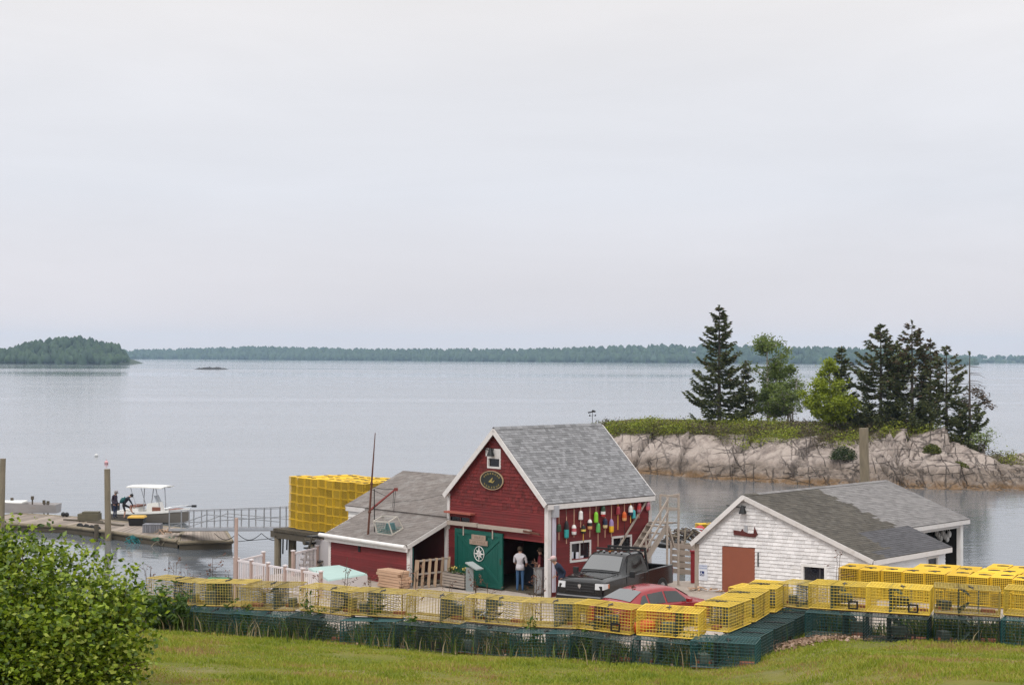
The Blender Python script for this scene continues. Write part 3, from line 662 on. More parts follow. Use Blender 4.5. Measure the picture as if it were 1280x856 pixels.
mb.build('rim', mat('rim_gilt', (.34, .25, .15), .6), sign)
mb = MB()
for arc, a0, a1, cnt in ((.74, 150, 30, 8), (-.74, 215, 325, 7)):
    for i in range(cnt):
        t = R(a0 + (a1 - a0) * i / (cnt - 1)); p = so_ + BF.u * (sx * .74 * math.cos(t)) + V((0, 0, sz_ * .72 * math.sin(t))) - BF.v * .034
        for k in range(2):
            q = p + BF.u * (k * .045 - .02); mb.bar(q - V((0, 0, .04)), q + V((0, 0, .04 - .02 * ((i + k) % 2))) + BF.u * (.02 if (i + k) % 3 == 0 else 0), .018, .006, up=BF.v)
mb.build('lettering', m_gold, sign)
mb = MB(); q = lambda x, z: so_ + BF.u * (x * sx) + V((0, 0, z * sz_)) - BF.v * .031
mb.prism([q(-.25, -.12), q(-.05, -.2), q(.05, .0), q(.12, .34), q(.0, .2), q(-.12, .02)], -BF.v * .012); mb.prism([q(-.3, -.18), q(.14, -.26), q(.3, .06), q(.1, -.1), q(-.1, -.14)], -BF.v * .016)
mb.build('emblem', m_gold, sign)
# boards and compass star on the sliding door
pts = [fw(592, 668), fw(611.5, 681)]
mb = MB(); a0, a1 = fw(592, 675)[0], fw(611.5, 675)[0]; z0, z1 = fw(601, 680.5)[1], fw(601, 668)[1]; zm = (z0 + z1) / 2
MBv(a0 + .04, a1 - .06, zm + .005, z1, .13, .155, mb); MBv(a0 - .08, a1 + .06, z0, zm - .005, .13, .155, mb)
ds = mb.build('plank_sign', mat('sign_plank', (.29, .215, .17), .9, var=.2, bmp=.3), base=FRONT((a0 + a1) / 2, zm, .14)); tag(ds, 'two weathered planks with worn lettering nailed to the green door', 'sign')
mb = MB()
for r_, (u0, u1) in enumerate(((a0 + .22, a1 - .16), (a0 + .12, a1 - .06))):
    zc = (z1 + zm) / 2 if r_ == 0 else (z0 + zm) / 2; x = u0; k = 0
    while x < u1: mb.bar(FRONT(x, zc - .05, .157), FRONT(x + (.03 if k % 3 == 1 else 0), zc + .05, .157), .022, .004, up=BF.v); x += .075 if k % 2 else .055; k += 1
mb.build('worn_lettering', mat('worn_letters', (.19, .14, .10), .9), ds)
cp = FRONT(*fw(602, 691.5), .135); rr = (fw(608.5, 691)[0] - fw(595.5, 691)[0]) / 2
star = thing('compass_star', 'white eight-point compass star in a ring on the green door', 'wall ornament', cp)
mb = MB()
for k in range(8):
    t = k * math.pi / 4; L_ = rr * (1.0 if k % 2 == 0 else .72); d = BF.u * math.cos(t) + V((0, 0, math.sin(t))); e = BF.u * -math.sin(t) + V((0, 0, math.cos(t)))
    mb.prism([cp + d * L_, cp + d * rr * .18 + e * rr * .16, cp, cp + d * rr * .18 - e * rr * .16], -BF.v * .02)
mb.build('star', M_white, star)
mb = MB(); mb.tube([cp + BF.u * (rr * .94 * math.cos(t)) + V((0, 0, rr * .94 * math.sin(t))) - BF.v * .005 for t in [2 * math.pi * i / 32 for i in range(33)]], .016, 5, False); mb.build('ring', M_white, star)
# weathervane
p0 = atY(726.4, 531, 68.4); p0 = BF(BW / 2, BF.inv(p0)[1], rt + .02)
vane = thing('weathervane', 'small dark weathervane with direction arms on the grey roof ridge', 'weathervane', p0)
mb = MB(); mb.tube([p0, p0 + V((0, 0, .55))], .012, 5); mb.bar(p0 + V((-.11, 0, .30)), p0 + V((.11, 0, .34)), .012); mb.build('pole', M_black, vane)
mb = MB(); q = lambda x, z: p0 + V((x, 0, z)); mb.prism([q(-.2, .44), q(-.16, .42), q(.02, .47), q(.1, .46), q(.16, .5), q(.06, .56), q(.0, .57), q(-.04, .5), q(-.19, .48)], (0, .015, 0)); mb.build('arrow', M_black, vane)
mb = MB()
for s in (-1, 1): mb.prism([q(s * .12 - .03, .29), q(s * .12 + .03, .31), q(s * .12 + .03, .38), q(s * .12 - .02, .36)], (0, .012, 0))
mb.build('direction_letters', M_black, vane)

# ------------------------------------------------------------------ lean-to on the left of the barn
lean = thing('lean_to_shed', 'low red lean-to with brown shingle roof and white eave joined to the barn', 'shed', BF(-5.3, -2.1, 0))
EA, TA = 1.70, 2.62             # eave and top of the front slope
UL, UR = -5.45, .06
mb = MB(); LFRONT = lambda a, z, d: BF(a, -2.1 - d, z)
siding(mb, LFRONT, lambda z: (-5.3, -.06), 0, EA - .12, .105); mb.build('front_wall', M_red, lean)
mb = MB(); siding(mb, lambda a, z, d: BF(-5.3 - d, a, z), lambda z: (-2.0, -.0), 0, EA, .15); siding(mb, lambda a, z, d: BF(-5.3 + .3, 6.4 + d, z), lambda z: (0, .01), 0, .01, .2)
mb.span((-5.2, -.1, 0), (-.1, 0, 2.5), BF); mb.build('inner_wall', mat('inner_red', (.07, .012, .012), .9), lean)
mb = MB(); mb.span((-5.2, -2.0, .01), (-.02, -.12, .06), BF); mb.build('floor_boards', M_wooddk, lean)
mb = MB(); mb.span((-.4, -1.85, .06), (-.1, -1.8, 1.55), BF); mb.build('teal_panel', mat('teal_board', (.01, .09, .085), .7), lean)
for a_, b_ in (((-.14, -2.135, 0), (.05, -2.0, EA - .02)), ((-.13, -.12, .0), (.02, -.0, TA - .1)), ((-5.36, -2.14, 0), (-5.2, -2.0, EA - .02))): mb = MB(); mb.span(a_, b_, BF); mb.build('post', M_trim, lean)
es = (BF.v * 2.3 + V((0, 0, TA - EA))).normalized(); n_ = es.cross(BF.u); n_ = n_ if n_.z > 0 else -n_; n_.normalize()
e0 = BF(UL, -2.3, EA); l_ = math.hypot(2.3, TA - EA)
mb = MB(); roof_slope(mb, e0, BF.u, es, n_, UR - UL, l_, .14, .3, .010)
q = [e0, e0 + BF.u * (UR - UL), e0 + BF.u * (UR - UL) + es * l_, e0 + es * l_]; mb.hexa([p - n_ * .07 for p in q] + [p - n_ * .002 for p in q])
mb.build('front_roof', M_roofb, lean)
# upper roof, a low gable running back
UL2 = -6.95; R0, RT, RD = TA + .06, 4.06, 3.33
mb = MB()
es1 = (BF.v * RD + V((0, 0, RT - R0))).normalized(); n1 = es1.cross(BF.u); n1 = n1 if n1.z > 0 else -n1; n1.normalize(); l1 = math.hypot(RD, RT - R0)
es2 = (BF.v * -RD + V((0, 0, RT - R0))).normalized(); n2 = es2.cross(BF.u); n2 = n2 if n2.z > 0 else -n2; n2.normalize()
f0 = BF(UL2, -.02, R0); b0 = BF(UL2, 2 * RD, R0)
for e, s_, nn in ((f0, es1, n1), (b0, es2, n2)):
    roof_slope(mb, e, BF.u, s_, nn, -UL2 - .02, l1, .14, .3, .010)
    q = [e, e + BF.u * (-UL2 - .02), e + BF.u * (-UL2 - .02) + s_ * l1, e + s_ * l1]; mb.hexa([p - nn * .07 for p in q] + [p - nn * .002 for p in q])
mb.build('rear_roof', M_roofb, lean)
for p_, q_, h_, n__ in ((f0 - V((0, 0, .14)) + BF.u * .05, f0 - V((0, 0, .14)) + BF.u * (-UL2 + UL - .1), .20, None), (f0 - n1 * .10 - BF.u * .02, f0 + es1 * l1 - n1 * .10 - BF.u * .02, .17, n1), (b0 - n2 * .10 - BF.u * .02, b0 + es2 * l1 - n2 * .10 - BF.u * .02, .17, n2),
        (e0 + BF.u * (UR - UL + .02) - n_ * .09, e0 + BF.u * (UR - UL + .02) + es * l_ - n_ * .09, .17, n_), (e0 - BF.u * .02 - n_ * .07, e0 - BF.u * .02 + es * l_ - n_ * .07, .13, n_)):
    mb = MB(); mb.bar(p_, q_, .032, h_, up=n__ or (0, 0, 1)); mb.build('rake_board', M_trim, lean)
mb = MB(); LG = lambda a, z, d: BF(UL2 + .16 - d, a, z)
siding(mb, LG, lambda z: (.1, 2 * RD - .1) if z < R0 else (.1 + (z - R0) / (RT - R0) * RD, 2 * RD - .1 - (z - R0) / (RT - R0) * RD), .9, RT - .12, .16)
siding(mb, lambda a, z, d: BF(a, .06 - d, z), lambda z: (UL2 + .16, -5.3), .9, R0 - .05, .16); siding(mb, lambda a, z, d: BF(a, 2 * RD - .12 + d, z), lambda z: (UL2 + .16, -.0), .9, R0 - .05, .2)
mb.build('white_wall', M_white, lean)
mb = MB(); mb.tube([e0 + BF.u * -.25 - BF.v * .06 + V((0, 0, -.05)), e0 + BF.u * 2.6 - BF.v * .05 + V((0, 0, -.075)), e0 + BF.u * 5.45 - BF.v * .05 + V((0, 0, -.09))], .085, 8)
mb.build('gutter', M_white, lean)
mb = MB(); mb.bar(e0 + V((0, 0, -.20)) + BF.v * .03, e0 + BF.u * (UR - UL) + V((0, 0, -.20)) + BF.v * .03, .05, .2); mb.build('fascia', M_trim, lean)
mb = MB(); a_ = BF.inv(atY(447, 684, 67))[0]; mb.span((a_ - .07, -2.16, EA - .58), (a_ + .07, -2.12, EA - .26), BF); mb.build('wall_vent', M_dark, lean)

# mast with boom on the lean-to roof
p0 = onp(460, 667.5, e0, n_); tp = atY(469, 541, p0.y)
mast = thing('derrick_mast', 'tall thin rusty mast with a boom standing on the lean-to roof', 'mast', p0)
mb = MB(); k1 = p0.lerp(tp, .22); k2 = p0.lerp(tp, .50); mb.tube([p0 - V((0, 0, .05)), k2, tp], [.05, .045, .018], 6); mb.ball(k2, .07, 6, 4); mb.ball(k1, .075, 6, 4); mb.build('pole', M_rust, mast)
bt = atY(494, 611.5, p0.y + .4); b0_ = p0.lerp(tp, .235)
mb = MB(); mb.tube([b0_, bt], [.05, .04], 6); mb.box(bt + V((.03, 0, 0)), (.16, .1, .13)); mb.build('boom', mat('boom_red', (.17, .03, .025), .7), mast)
mb = MB(); a_ = p0.lerp(tp, .47)
mb.tube([a_, a_.lerp(bt, .5) + V((0, 0, -.05)), bt], .012, 4); mb.tube([a_ + V((0, 0, -.1)), a_.lerp(bt, .6) + V((0, 0, -.32)), bt + V((-.3, 0, -.3))], .01, 4)
mb.tube([bt + V((-.06, 0, 0)), bt + V((-.1, 0, -.75))], .01, 4); mb.tube([bt + V((.02, 0, 0)), bt + V((-.06, 0, -.95))], .01, 4)
mb.tube([a_ + V((.12, 0, -.1)), a_ + V((.14, 0, -1.9))], .02, 4); mb.tube([bt + V((-.1, 0, -.55)), bt + V((1.0, .2, -.45)), bt + V((2.3, .6, -.2))], .008, 4)
mb.build('rigging', M_black, mast)

# ------------------------------------------------------------------ white shed on the right
S0 = V((7.47, 64.4, 1.5)); SF = Frame(S0, (.858, -.514), (.69, .724))
SL, SD, SEL, SER, SRX, SR = 7.15, 10.6, 1.95, 1.70, 2.07, 3.80
shed = thing('white_shed', 'low white shingled shed with patched mossy roof and brown door', 'shed', S0)
SFR = lambda a, z, d: SF(a, -d, z)
def sf(px, py): q = SF.inv(onp(px, py, SF(0, 0, 0), SF.u.cross(V((0, 0, 1))))); return q[0], q[2]
sl_l = (SR - SEL) / SRX; sl_r = (SR - SER) / (SL - SRX)
def sg(z):
    l = 0 if z <= SEL else (z - SEL) / sl_l; r = SL if z <= SER else SL - (z - SER) / sl_r
    return (l, max(l, r))
dz_ = sf(923, 683.5)[1]; da0, da1 = sf(903, 700)[0], sf(944, 700)[0]
wn = (sf(1005, 716)[0], sf(1031, 716)[0], sf(1018, 730)[1], sf(1018, 708.5)[1])
mb = MB(); siding(mb, SFR, sg, -.3, SR - .05, .142, [(da0, da1, -1, dz_), wn], True); mb.build('front_wall', M_whsh, shed)
BAY = 5.75; SSX = lambda a, z, d: SF(SL + d, a, z)
wb = SF.inv(onp(1165, 695, SF(SL, 0, 0), SF.v.cross(V((0, 0, 1))))); wr = (wb[1] - .38, wb[1] + .38, SER - .85, SER - .38)
mb = MB(); siding(mb, SSX, lambda z: (0, BAY), -.6, SER - .05, .142, [wr]); mb.build('side_wall', mat('side_white', (.66, .68, .72), .7, var=.06, dirt=(.42, .42, .42), dirt_amt=.3), shed)
mb = MB(); siding(mb, lambda a, z, d: SF(-d, a, z), lambda z: (0, SD), -.6, SEL, .142)
siding(mb, lambda a, z, d: SF(a, SD + d, z), lambda z: (sg(z)[0], min(sg(z)[1], SL - 1.75)), -.6, SR - .05, .2)
siding(mb, lambda a, z, d: SF(a, BAY + d, z), lambda z: (2.5, sg(z)[1] - .05), -.6, SER + .35, .2); mb.build('rear_walls', M_whsh, shed)
mb = MB(); mb.span((2.6, BAY + .15, -.5), (2.7, SD, 2.9), SF); mb.span((2.7, BAY + .14, -.6), (SL - 1.75, SD - .1, -.5), SF); mb.span((2.7, SD - .22, -.5), (SL - 1.78, SD - .12, 2.2), SF); mb.build('bay_inside', M_dark, shed)  # near-black sheets added as painted shade, so the open bay looks dark
mb = MB(); mb.span((SL - 1.72, SD - .35, -.6), (SL - 1.55, SD - .12, 2.28), SF); mb.span((SL - 1.68, BAY, 2.04), (SL - 1.58, SD - .36, 2.28), SF); mb.build('bay_frame', M_white, shed)
OVL = .25
def shed_roof(mb, y0, y1, xr, mf=None):
    es_ = (SF.u * -1 + V((0, 0, sl_r))).normalized(); nn = es_.cross(SF.v); nn = nn if nn.z > 0 else -nn; nn.normalize()
    top = SF(SRX, y0, SR + .1); lr = (xr - SRX) * math.hypot(1, sl_r); e = top - es_ * lr
    roof_slope(mb, e, SF.v, es_, nn, y1 - y0, lr, .14, .31, .012, matf=mf, wob=0)
    q = [e, e + SF.v * (y1 - y0), e + SF.v * (y1 - y0) + es_ * lr, e + es_ * lr]; mb.hexa([p - nn * .08 for p in q] + [p - nn * .002 for p in q]); return e, es_, nn, lr
def mf(a, s):
    # charcoal patch low on the right, mossy front half, pale weathered rear half with a stepped seam
    if s < 1.9 and 2.3 + .35 * mnoise.noise(V((s * 2, 0, 0))) - s * .2 < a: return 2
    if s < .55 and a > .9 + .5 * mnoise.noise(V((s * 4, 1, 0))): return 2
    seam = 5.0 + (.25 if int(s / .42) % 2 else 0)
    return 0 if a < seam else 1
mb = MB(); e1, es_, nn, lr = shed_roof(mb, -.18, BAY + .1, SL + OVL, mf)
mb2 = MB(); e2, _, _, lr2 = shed_roof(mb2, BAY + .1, SD + .2, SL - 1.42)
esl = (SF.u + V((0, 0, sl_l))).normalized(); nl = esl.cross(SF.v); nl = nl if nl.z > 0 else -nl; nl.normalize(); ll = (SRX + .2) * math.hypot(1, sl_l); elx = SF(SRX, -.18, SR + .1) - esl * ll
roof_slope(mb, elx, SF.v, esl, nl, SD + .38, ll, .14, .31, .012); q = [elx, elx + SF.v * (SD + .38), elx + SF.v * (SD + .38) + esl * ll, elx + esl * ll]; mb.hexa([p - nl * .08 for p in q] + [p - nl * .002 for p in q])
for s_, n_ in ((es_, nn), (esl, nl)):
    for i in range(35): mb.cur = 1 if i > 2 else 0; q = SF(SRX, -.18 + i * .31, SR + .1) - s_ * .07 + n_ * .018; mb.bar(q, q + SF.v * .30, .15, .012, up=n_)
mb.build('front_roof', [M_roofmoss, M_rooflt, M_roofch], shed)['label'] = 'mossy dark front roof with a newer charcoal patch'
mb2.build('rear_roof', M_rooflt, shed)['label'] = 'pale weathered rear roof'
mb = MB()
mb.bar(e1 - SF.v * .02 - nn * .09, e1 + es_ * (lr - .02) - SF.v * .02 - nn * .09, .035, .18, up=nn); mb.bar(elx - SF.v * .02 - nl * .09, elx + esl * (ll - .02) - SF.v * .02 - nl * .09, .035, .18, up=nl)
mb.bar(e1 + V((0, 0, -.12)), e1 + SF.v * (BAY + .26) + V((0, 0, -.12)), .035, .19); mb.bar(e2 + V((0, 0, -.12)) , e2 + SF.v * (SD - BAY + .1) + V((0, 0, -.12)), .035, .17)
mb.build('rake_boards', M_trim, shed)
mb = MB(); mb.span((-.06, -.05, -.2), (.11, .02, SEL - .12), SF); mb.build('corner_post', M_wood, shed)
mb = MB(); mb.span((da0 + .005, -.02, -.1), (da1 - .005, .05, dz_ - .004), SF); mb.build('plank_door', M_brown, shed)
window(shed, 'front_window', SFR, wn[0], wn[1], wn[2], wn[3], .10, M_white, muntin=False)
window(shed, 'side_window', SSX, wr[0], wr[1], wr[2], wr[3], .08, M_white, muntin=False)
mb = MB(); mb.span((wn[1] - .25, -.035 + .06, wn[2] + .02), (wn[1] - .18, .027, wn[3] - .02), SF); mb.build('curtain', mat('curtain_cloth', (.05, .045, .05), .9), shed)
a_, z_ = sf(932, 633); lamp_fixture(shed, SFR, a_, z_ - .1, .3, True)
mb = MB(); a_, z_ = sf(948, 698); mb.span((a_, -.07, z_ - .3), (a_ + .035, -.03, z_ + .25), SF); mb.build('door_handle', M_black, shed)
# wooden lobster-boat cutout over the door
p0 = SFR(*sf(932, 666), .05); q = lambda px, py: SFR(*sf(px, py), .045)
boat = thing('boat_plaque', 'dark red cut-out of a lobster boat hung above the brown door', 'wall ornament', p0)
m_pl = mat('plaque_red', (.085, .017, .014), .7)
mb = MB(); mb.prism([q(918, 662), q(932, 664), q(937, 666.5), q(944, 666.5), q(948.5, 667), q(945, 671.3), q(930, 669.5), q(918.5, 668)], -SF.v * .03); mb.build('hull', m_pl, boat)
mb = MB(); mb.prism([q(931.5, 664), q(931.5, 656), q(935.5, 656.5), q(935.5, 665.5)], -SF.v * .02); mb.build('wheelhouse', M_galv, boat)
mb = MB(); mb.prism([q(943, 667), q(944, 658), q(948, 667.3)], -SF.v * .02); mb.prism([q(927, 663.4), q(929, 660.8), q(931, 663.6)], -SF.v * .02); mb.build('sail', m_pl, boat)
# accessible-parking sign
p0 = SFR(*sf(879.5, 715), .03); blue = mat('sign_blue', (.012, .03, .14), .5); pale = mat('sign_white', (.62, .64, .70), .5); lb = mat('sign_lettering', (.25, .30, .46), .6)
ps = thing('parking_sign', 'white parking sign with blue wheelchair symbol on the shed corner', 'sign', p0)
q = lambda px, py, d: SFR(*sf(px, py), d)
mb = MB(); mb.prism([q(874.3, 704.5, .035), q(885, 705.3, .035), q(885, 725.3, .035), q(874.3, 724.5, .035)], -SF.v * .015); mb.build('panel', pale, ps)
mb = MB(); mb.prism([q(876.2, 713, .052), q(881.2, 713.4, .052), q(881.2, 719.3, .052), q(876.2, 718.9, .052)], -SF.v * .006); mb.build('blue_square', blue, ps)
mb = MB(); c_ = sf(878.5, 716.9)
mb.tube([SFR(c_[0] + .055 * math.cos(t), c_[1] + .055 * math.sin(t), .06) for t in [R(120 + 24 * i) for i in range(12)]], .009, 4)
mb.ball(SFR(c_[0] - .03, c_[1] + .125, .06), .018, 6, 4); mb.bar(SFR(c_[0] - .028, c_[1] + .10, .06), SFR(c_[0] - .015, c_[1] + .0, .06), .018); mb.bar(SFR(c_[0] - .015, c_[1] + .01, .06), SFR(c_[0] + .05, c_[1] + .005, .06), .018); mb.bar(SFR(c_[0] + .05, c_[1] + .01, .06), SFR(c_[0] + .075, c_[1] - .06, .06), .018)
mb.build('wheelchair_symbol', pale, ps)
mb = MB()
for py in (706.5, 709.2): 
    for k in range(6): mb.bar(q(875.3 + k * 1.6, py + k * .12, .054), q(876.3 + k * 1.6, py + .1 + k * .12, .054), .05, .004, up=SF.v)
mb.build('lettering', lb, ps)
# ------------------------------------------------------------------ buoys on the barn's side wall
def bcol(n, c): return mat('buoy_' + n, c, .55, var=.1, fine=.05, dirt=(c[0] * .5, c[1] * .5, c[2] * .5), dirt_amt=.4, dscale=8)
BC = dict(dgreen=bcol('dark_green', (.02, .05, .028)), black=bcol('black', (.012, .012, .014)), turq=bcol('turquoise', (.03, .30, .30)), white=bcol('white', (.68, .66, .64)), pink=bcol('pink', (.45, .10, .12)),
          yellow=bcol('yellow', (.62, .50, .10)), lime=bcol('lime', (.20, .50, .03)), green=bcol('green', (.10, .36, .10)), red=bcol('red', (.40, .03, .03)), navy=bcol('navy', (.015, .02, .05)), cream=bcol('cream', (.60, .48, .25)),
          lilac=bcol('lilac', (.28, .20, .38)), gold=bcol('gold', (.70, .40, .02)), orange=bcol('orange', (.55, .10, .02)), peach=bcol('peach', (.60, .30, .12)), teal=bcol('teal', (.05, .33, .36)), maroon=bcol('maroon', (.26, .03, .04)), mauve=bcol('mauve', (.30, .12, .16)))
M_spin = mat('buoy_stick', (.45, .27, .18), .8, var=.2); M_spiny = mat('buoy_stick_yellow', (.6, .35, .06), .7)
def buoy(px, y0, y1, cols, up, dn, label, spin=M_spin, rope=0):
    cx = lambda X: 680 + X / 8.533
    cy = lambda Y: 610 + Y / 8.533
    q = BF.inv(onp(cx(px), cy((y0 + y1) / 2), BF(BW + .12, 0, 0), BF.v.cross(V((0, 0, 1))))); a, zc = min(q[1], BD - .12), q[2]
    sc = BF(BW, a, 0).y / FPX / 8.533; h_ = (y1 - y0) * sc; r = .098; zc = min(zc, BE - .3 - h_ / 2)
    c_ = SIDE(a, zc - h_ / 2, .13)
    t = thing('lobster_buoy', label, 'buoy', c_, 'buoys hung on the barn side wall')
    n = len(cols); prof = [(r * .55, 0), (r * .92, h_ * .06), (r, h_ * .2), (r, h_ * .55), (r * .88, h_ * .8), (r * .55, h_ * .96), (r * .2, h_)]
    mb = MB()
    zs = sorted(set([0, h_] + [h_ * i / n for i in range(n + 1)] + [h_ * .06, h_ * .8, h_ * .94]))
    rad = lambda z: pl(z / h_, [(0, r * .6), (.06, r * .93), (.2, r), (.6, r), (.8, r * .86), (.94, r * .55), (1, r * .2)])
    for z0, z1 in zip(zs, zs[1:]):
        mb.cur = min(n - 1, int((z0 + z1) / 2 / h_ * n)); mb.cur = n - 1 - mb.cur
        mb.lathe([(rad(z0), z0), (rad(z1), z1)], 10, c_)
    mb.build('float_body', [BC[k] for k in cols], t, smooth=False)
    mb = MB(); mb.tube([c_ + V((0, 0, -(dn - y1) * sc)), c_ + V((0, 0, min(h_ + max(.02, (y0 - up) * sc), 1.5 + BE - .22 - c_.z)))], .017, 5); mb.build('spindle', spin, t)
    mb = MB(); zt = BE - .18; mb.tube([c_ + V((0, 0, h_)), SIDE(a, zt, .10)], .008, 4)
    if rope: mb.tube([c_, c_ + V((.02, 0, -(rope - y1) * sc))], .011, 4)
    mb.build('hanging_rope', M_rope if not rope else M_black, t)
buoy(158, 380, 462, ['dgreen'], 215, 552, 'dark green buoy on a long pale stick beside the grey downspout')
buoy(238, 345, 532, ['black', 'turq'], 300, 590, 'long buoy, black above and turquoise below, left of the first window')
buoy(318, 388, 496, ['white', 'pink', 'white'], 222, 520, 'white buoy with a thin pink band above the first window')
buoy(390, 238, 336, ['white'], 150, 420, 'plain white buoy hung high near the eave')
buoy(418, 392, 480, ['black', 'black', 'yellow', 'black'], 385, 560, 'black buoy with a yellow band over the corner of the first window', M_spiny, 660)
buoy(487, 330, 438, ['white', 'black', 'peach'], 155, 520, 'buoy with white top, black middle and peach base')
buoy(553, 250, 366, ['lime'], 120, 372, 'bright lime green buoy, upper of the two greens')
buoy(575, 368, 472, ['green'], 362, 622, 'mid green buoy on a long stick below the lime one')
buoy(628, 183, 302, ['dgreen', 'dgreen', 'white', 'red'], 120, 310, 'dark green buoy with white and red bands')
buoy(650, 318, 426, ['navy', 'navy', 'cream'], 305, 525, 'navy buoy with a cream base')
buoy(717, 328, 472, ['lilac', 'lilac', 'gold', 'gold'], 120, 520, 'lilac and yellow buoy between the two windows')
buoy(787, 190, 280, ['maroon'], 105, 440, 'slim maroon buoy with a long orange stick', M_spiny)
buoy(855, 248, 348, ['orange', 'orange', 'peach'], 95, 350, 'orange buoy with a peach base and a long black rope', M_spin, 540)
buoy(922, 180, 290, ['white', 'white', 'navy'], 120, 368, 'white buoy with a navy base on a yellow stick', M_spiny)
buoy(953, 228, 322, ['teal'], 200, 330, 'teal buoy tucked behind the white one')
buoy(1012, 112, 220, ['maroon', 'red', 'mauve'], 90, 278, 'small dull red buoy near the far eave')
buoy(1108, 98, 190, ['mauve', 'pink'], 80, 200, 'faded mauve buoy at the far corner of the barn')

# ------------------------------------------------------------------ outside stair and landing
LZ = 2.55; st = thing('outside_stair', 'weathered wooden stair with landing and rails at the far side of the barn', 'stair', BF(6.3, 4.4, 0))
X0, X1, YB, YT, YE = 5.92, 6.86, 3.35, 5.75, 6.45
mb = MB()
for i in range(9): mb.span((X0 - .04 + i * .108, YT, LZ - .04), (X0 - .04 + i * .108 + .10, YE, LZ), BF)
mb.build('landing', M_deck, st)
for x in (X0, X1):
    mb = MB(); mb.bar(BF(x, YT + .02, LZ - .12), BF(x, YB, .02), .05, .24); mb.build('stringer', M_wood, st)
for i in range(10):
    t = (i + .5) / 10; mb = MB(); mb.span((X0 + .03, YB + (YT - YB) * t - .14, LZ * t - .02), (X1 - .03, YB + (YT - YB) * t + .14, LZ * t + .02), BF); mb.build('tread', M_deck, st)
for (x, y, z0, z1) in ((X1 + .05, YT, 0, LZ + 1.08), (X1 + .05, YE, 0, LZ + 1.12), (X0, YE, LZ - .3, LZ + 1.08), (X1 + .05, (YB + YT) / 2 - .1, 0, LZ * .45 + 1.0), (X1 + .05, YB + .1, 0, 1.1), (X0, YB + .1, 0, 1.1)):
    mb = MB(); mb.bar(BF(x, y, z0), BF(x, y, z1), .085); mb.build('post', M_wood, st)
for p, q in (((X1 + .1, YT, LZ + 1.0), (X1 + .1, YB, 1.02)), ((X1 + .1, YT, LZ + .5), (X1 + .1, YB, .52)), ((X0 - .02, YT, LZ + 1.0), (X0 - .02, YB, 1.02)), ((X1 + .05, YT - .05, LZ + 1.1), (X1 + .05, YE + .06, LZ + 1.14)), ((X1 + .05, YT, LZ + .55), (X1 + .05, YE, LZ + .55)), ((X1, YE, LZ + 1.06), (X0, YE, LZ + 1.06)), ((X1, YE, LZ + .55), (X0, YE, LZ + .55))):
    mb = MB(); mb.bar(BF(*p), BF(*q), .04, .085); mb.build('rail', M_wood, st)
mb = MB(); mb.bar(BF(X1, YT + .1, LZ - .1), BF(X1, YE - .2, LZ - 1.0), .08); mb.build('brace', M_wood, st)

# ------------------------------------------------------------------ lobster traps
def cage(L_, W_, H_, p, r, skip=False):
    mb = MB(); nx_, ny_, nz_ = round(L_ / p), round(W_ / p), round(H_ / p)
    X = [-L_ / 2 + L_ * i / nx_ for i in range(nx_ + 1)]; Y = [-W_ / 2 + W_ * i / ny_ for i in range(ny_ + 1)]; Z = [.02 + (H_ - .02) * i / nz_ for i in range(nz_ + 1)]
    for z in (Z[0], Z[-1]):
        for y in Y: mb.wire((X[0], y, z), (X[-1], y, z), r)
        for x in X: mb.wire((x, Y[0], z), (x, Y[-1], z), r)
    for y in (Y[0], Y[-1]):
        for z in Z[1:-1]: mb.wire((X[0], y, z), (X[-1], y, z), r)
        for x in X: mb.wire((x, y, Z[0]), (x, y, Z[-1]), r)
    for x in (X[0], X[-1]):
        for z in Z[1:-1]: mb.wire((x, Y[0], z), (x, Y[-1], z), r)
        for y in Y[1:-1]: mb.wire((x, y, Z[0]), (x, y, Z[-1]), r)
    for y in (Y[0], Y[-1]):                      # doubled corner edges
        for z in (Z[0], Z[-1]): mb.wire((X[0], y, z), (X[-1], y, z), r * 2.2)
    for x in (X[0], X[-1]):
        for z in (Z[0], Z[-1]): mb.wire((x, Y[0], z), (x, Y[-1], z), r * 2.2)
        for y in (Y[0], Y[-1]): mb.wire((x, y, Z[0]), (x, y, Z[-1]), r * 2)
    return mb
TL, TW, TH = .91, .53, .38
M_bait = mat('bait_bag', (.07, .085, .07), .9, var=.5, objr=.4, scale=9); M_wht = mat('bleached_gear', (.55, .55, .55), .8, var=.2)
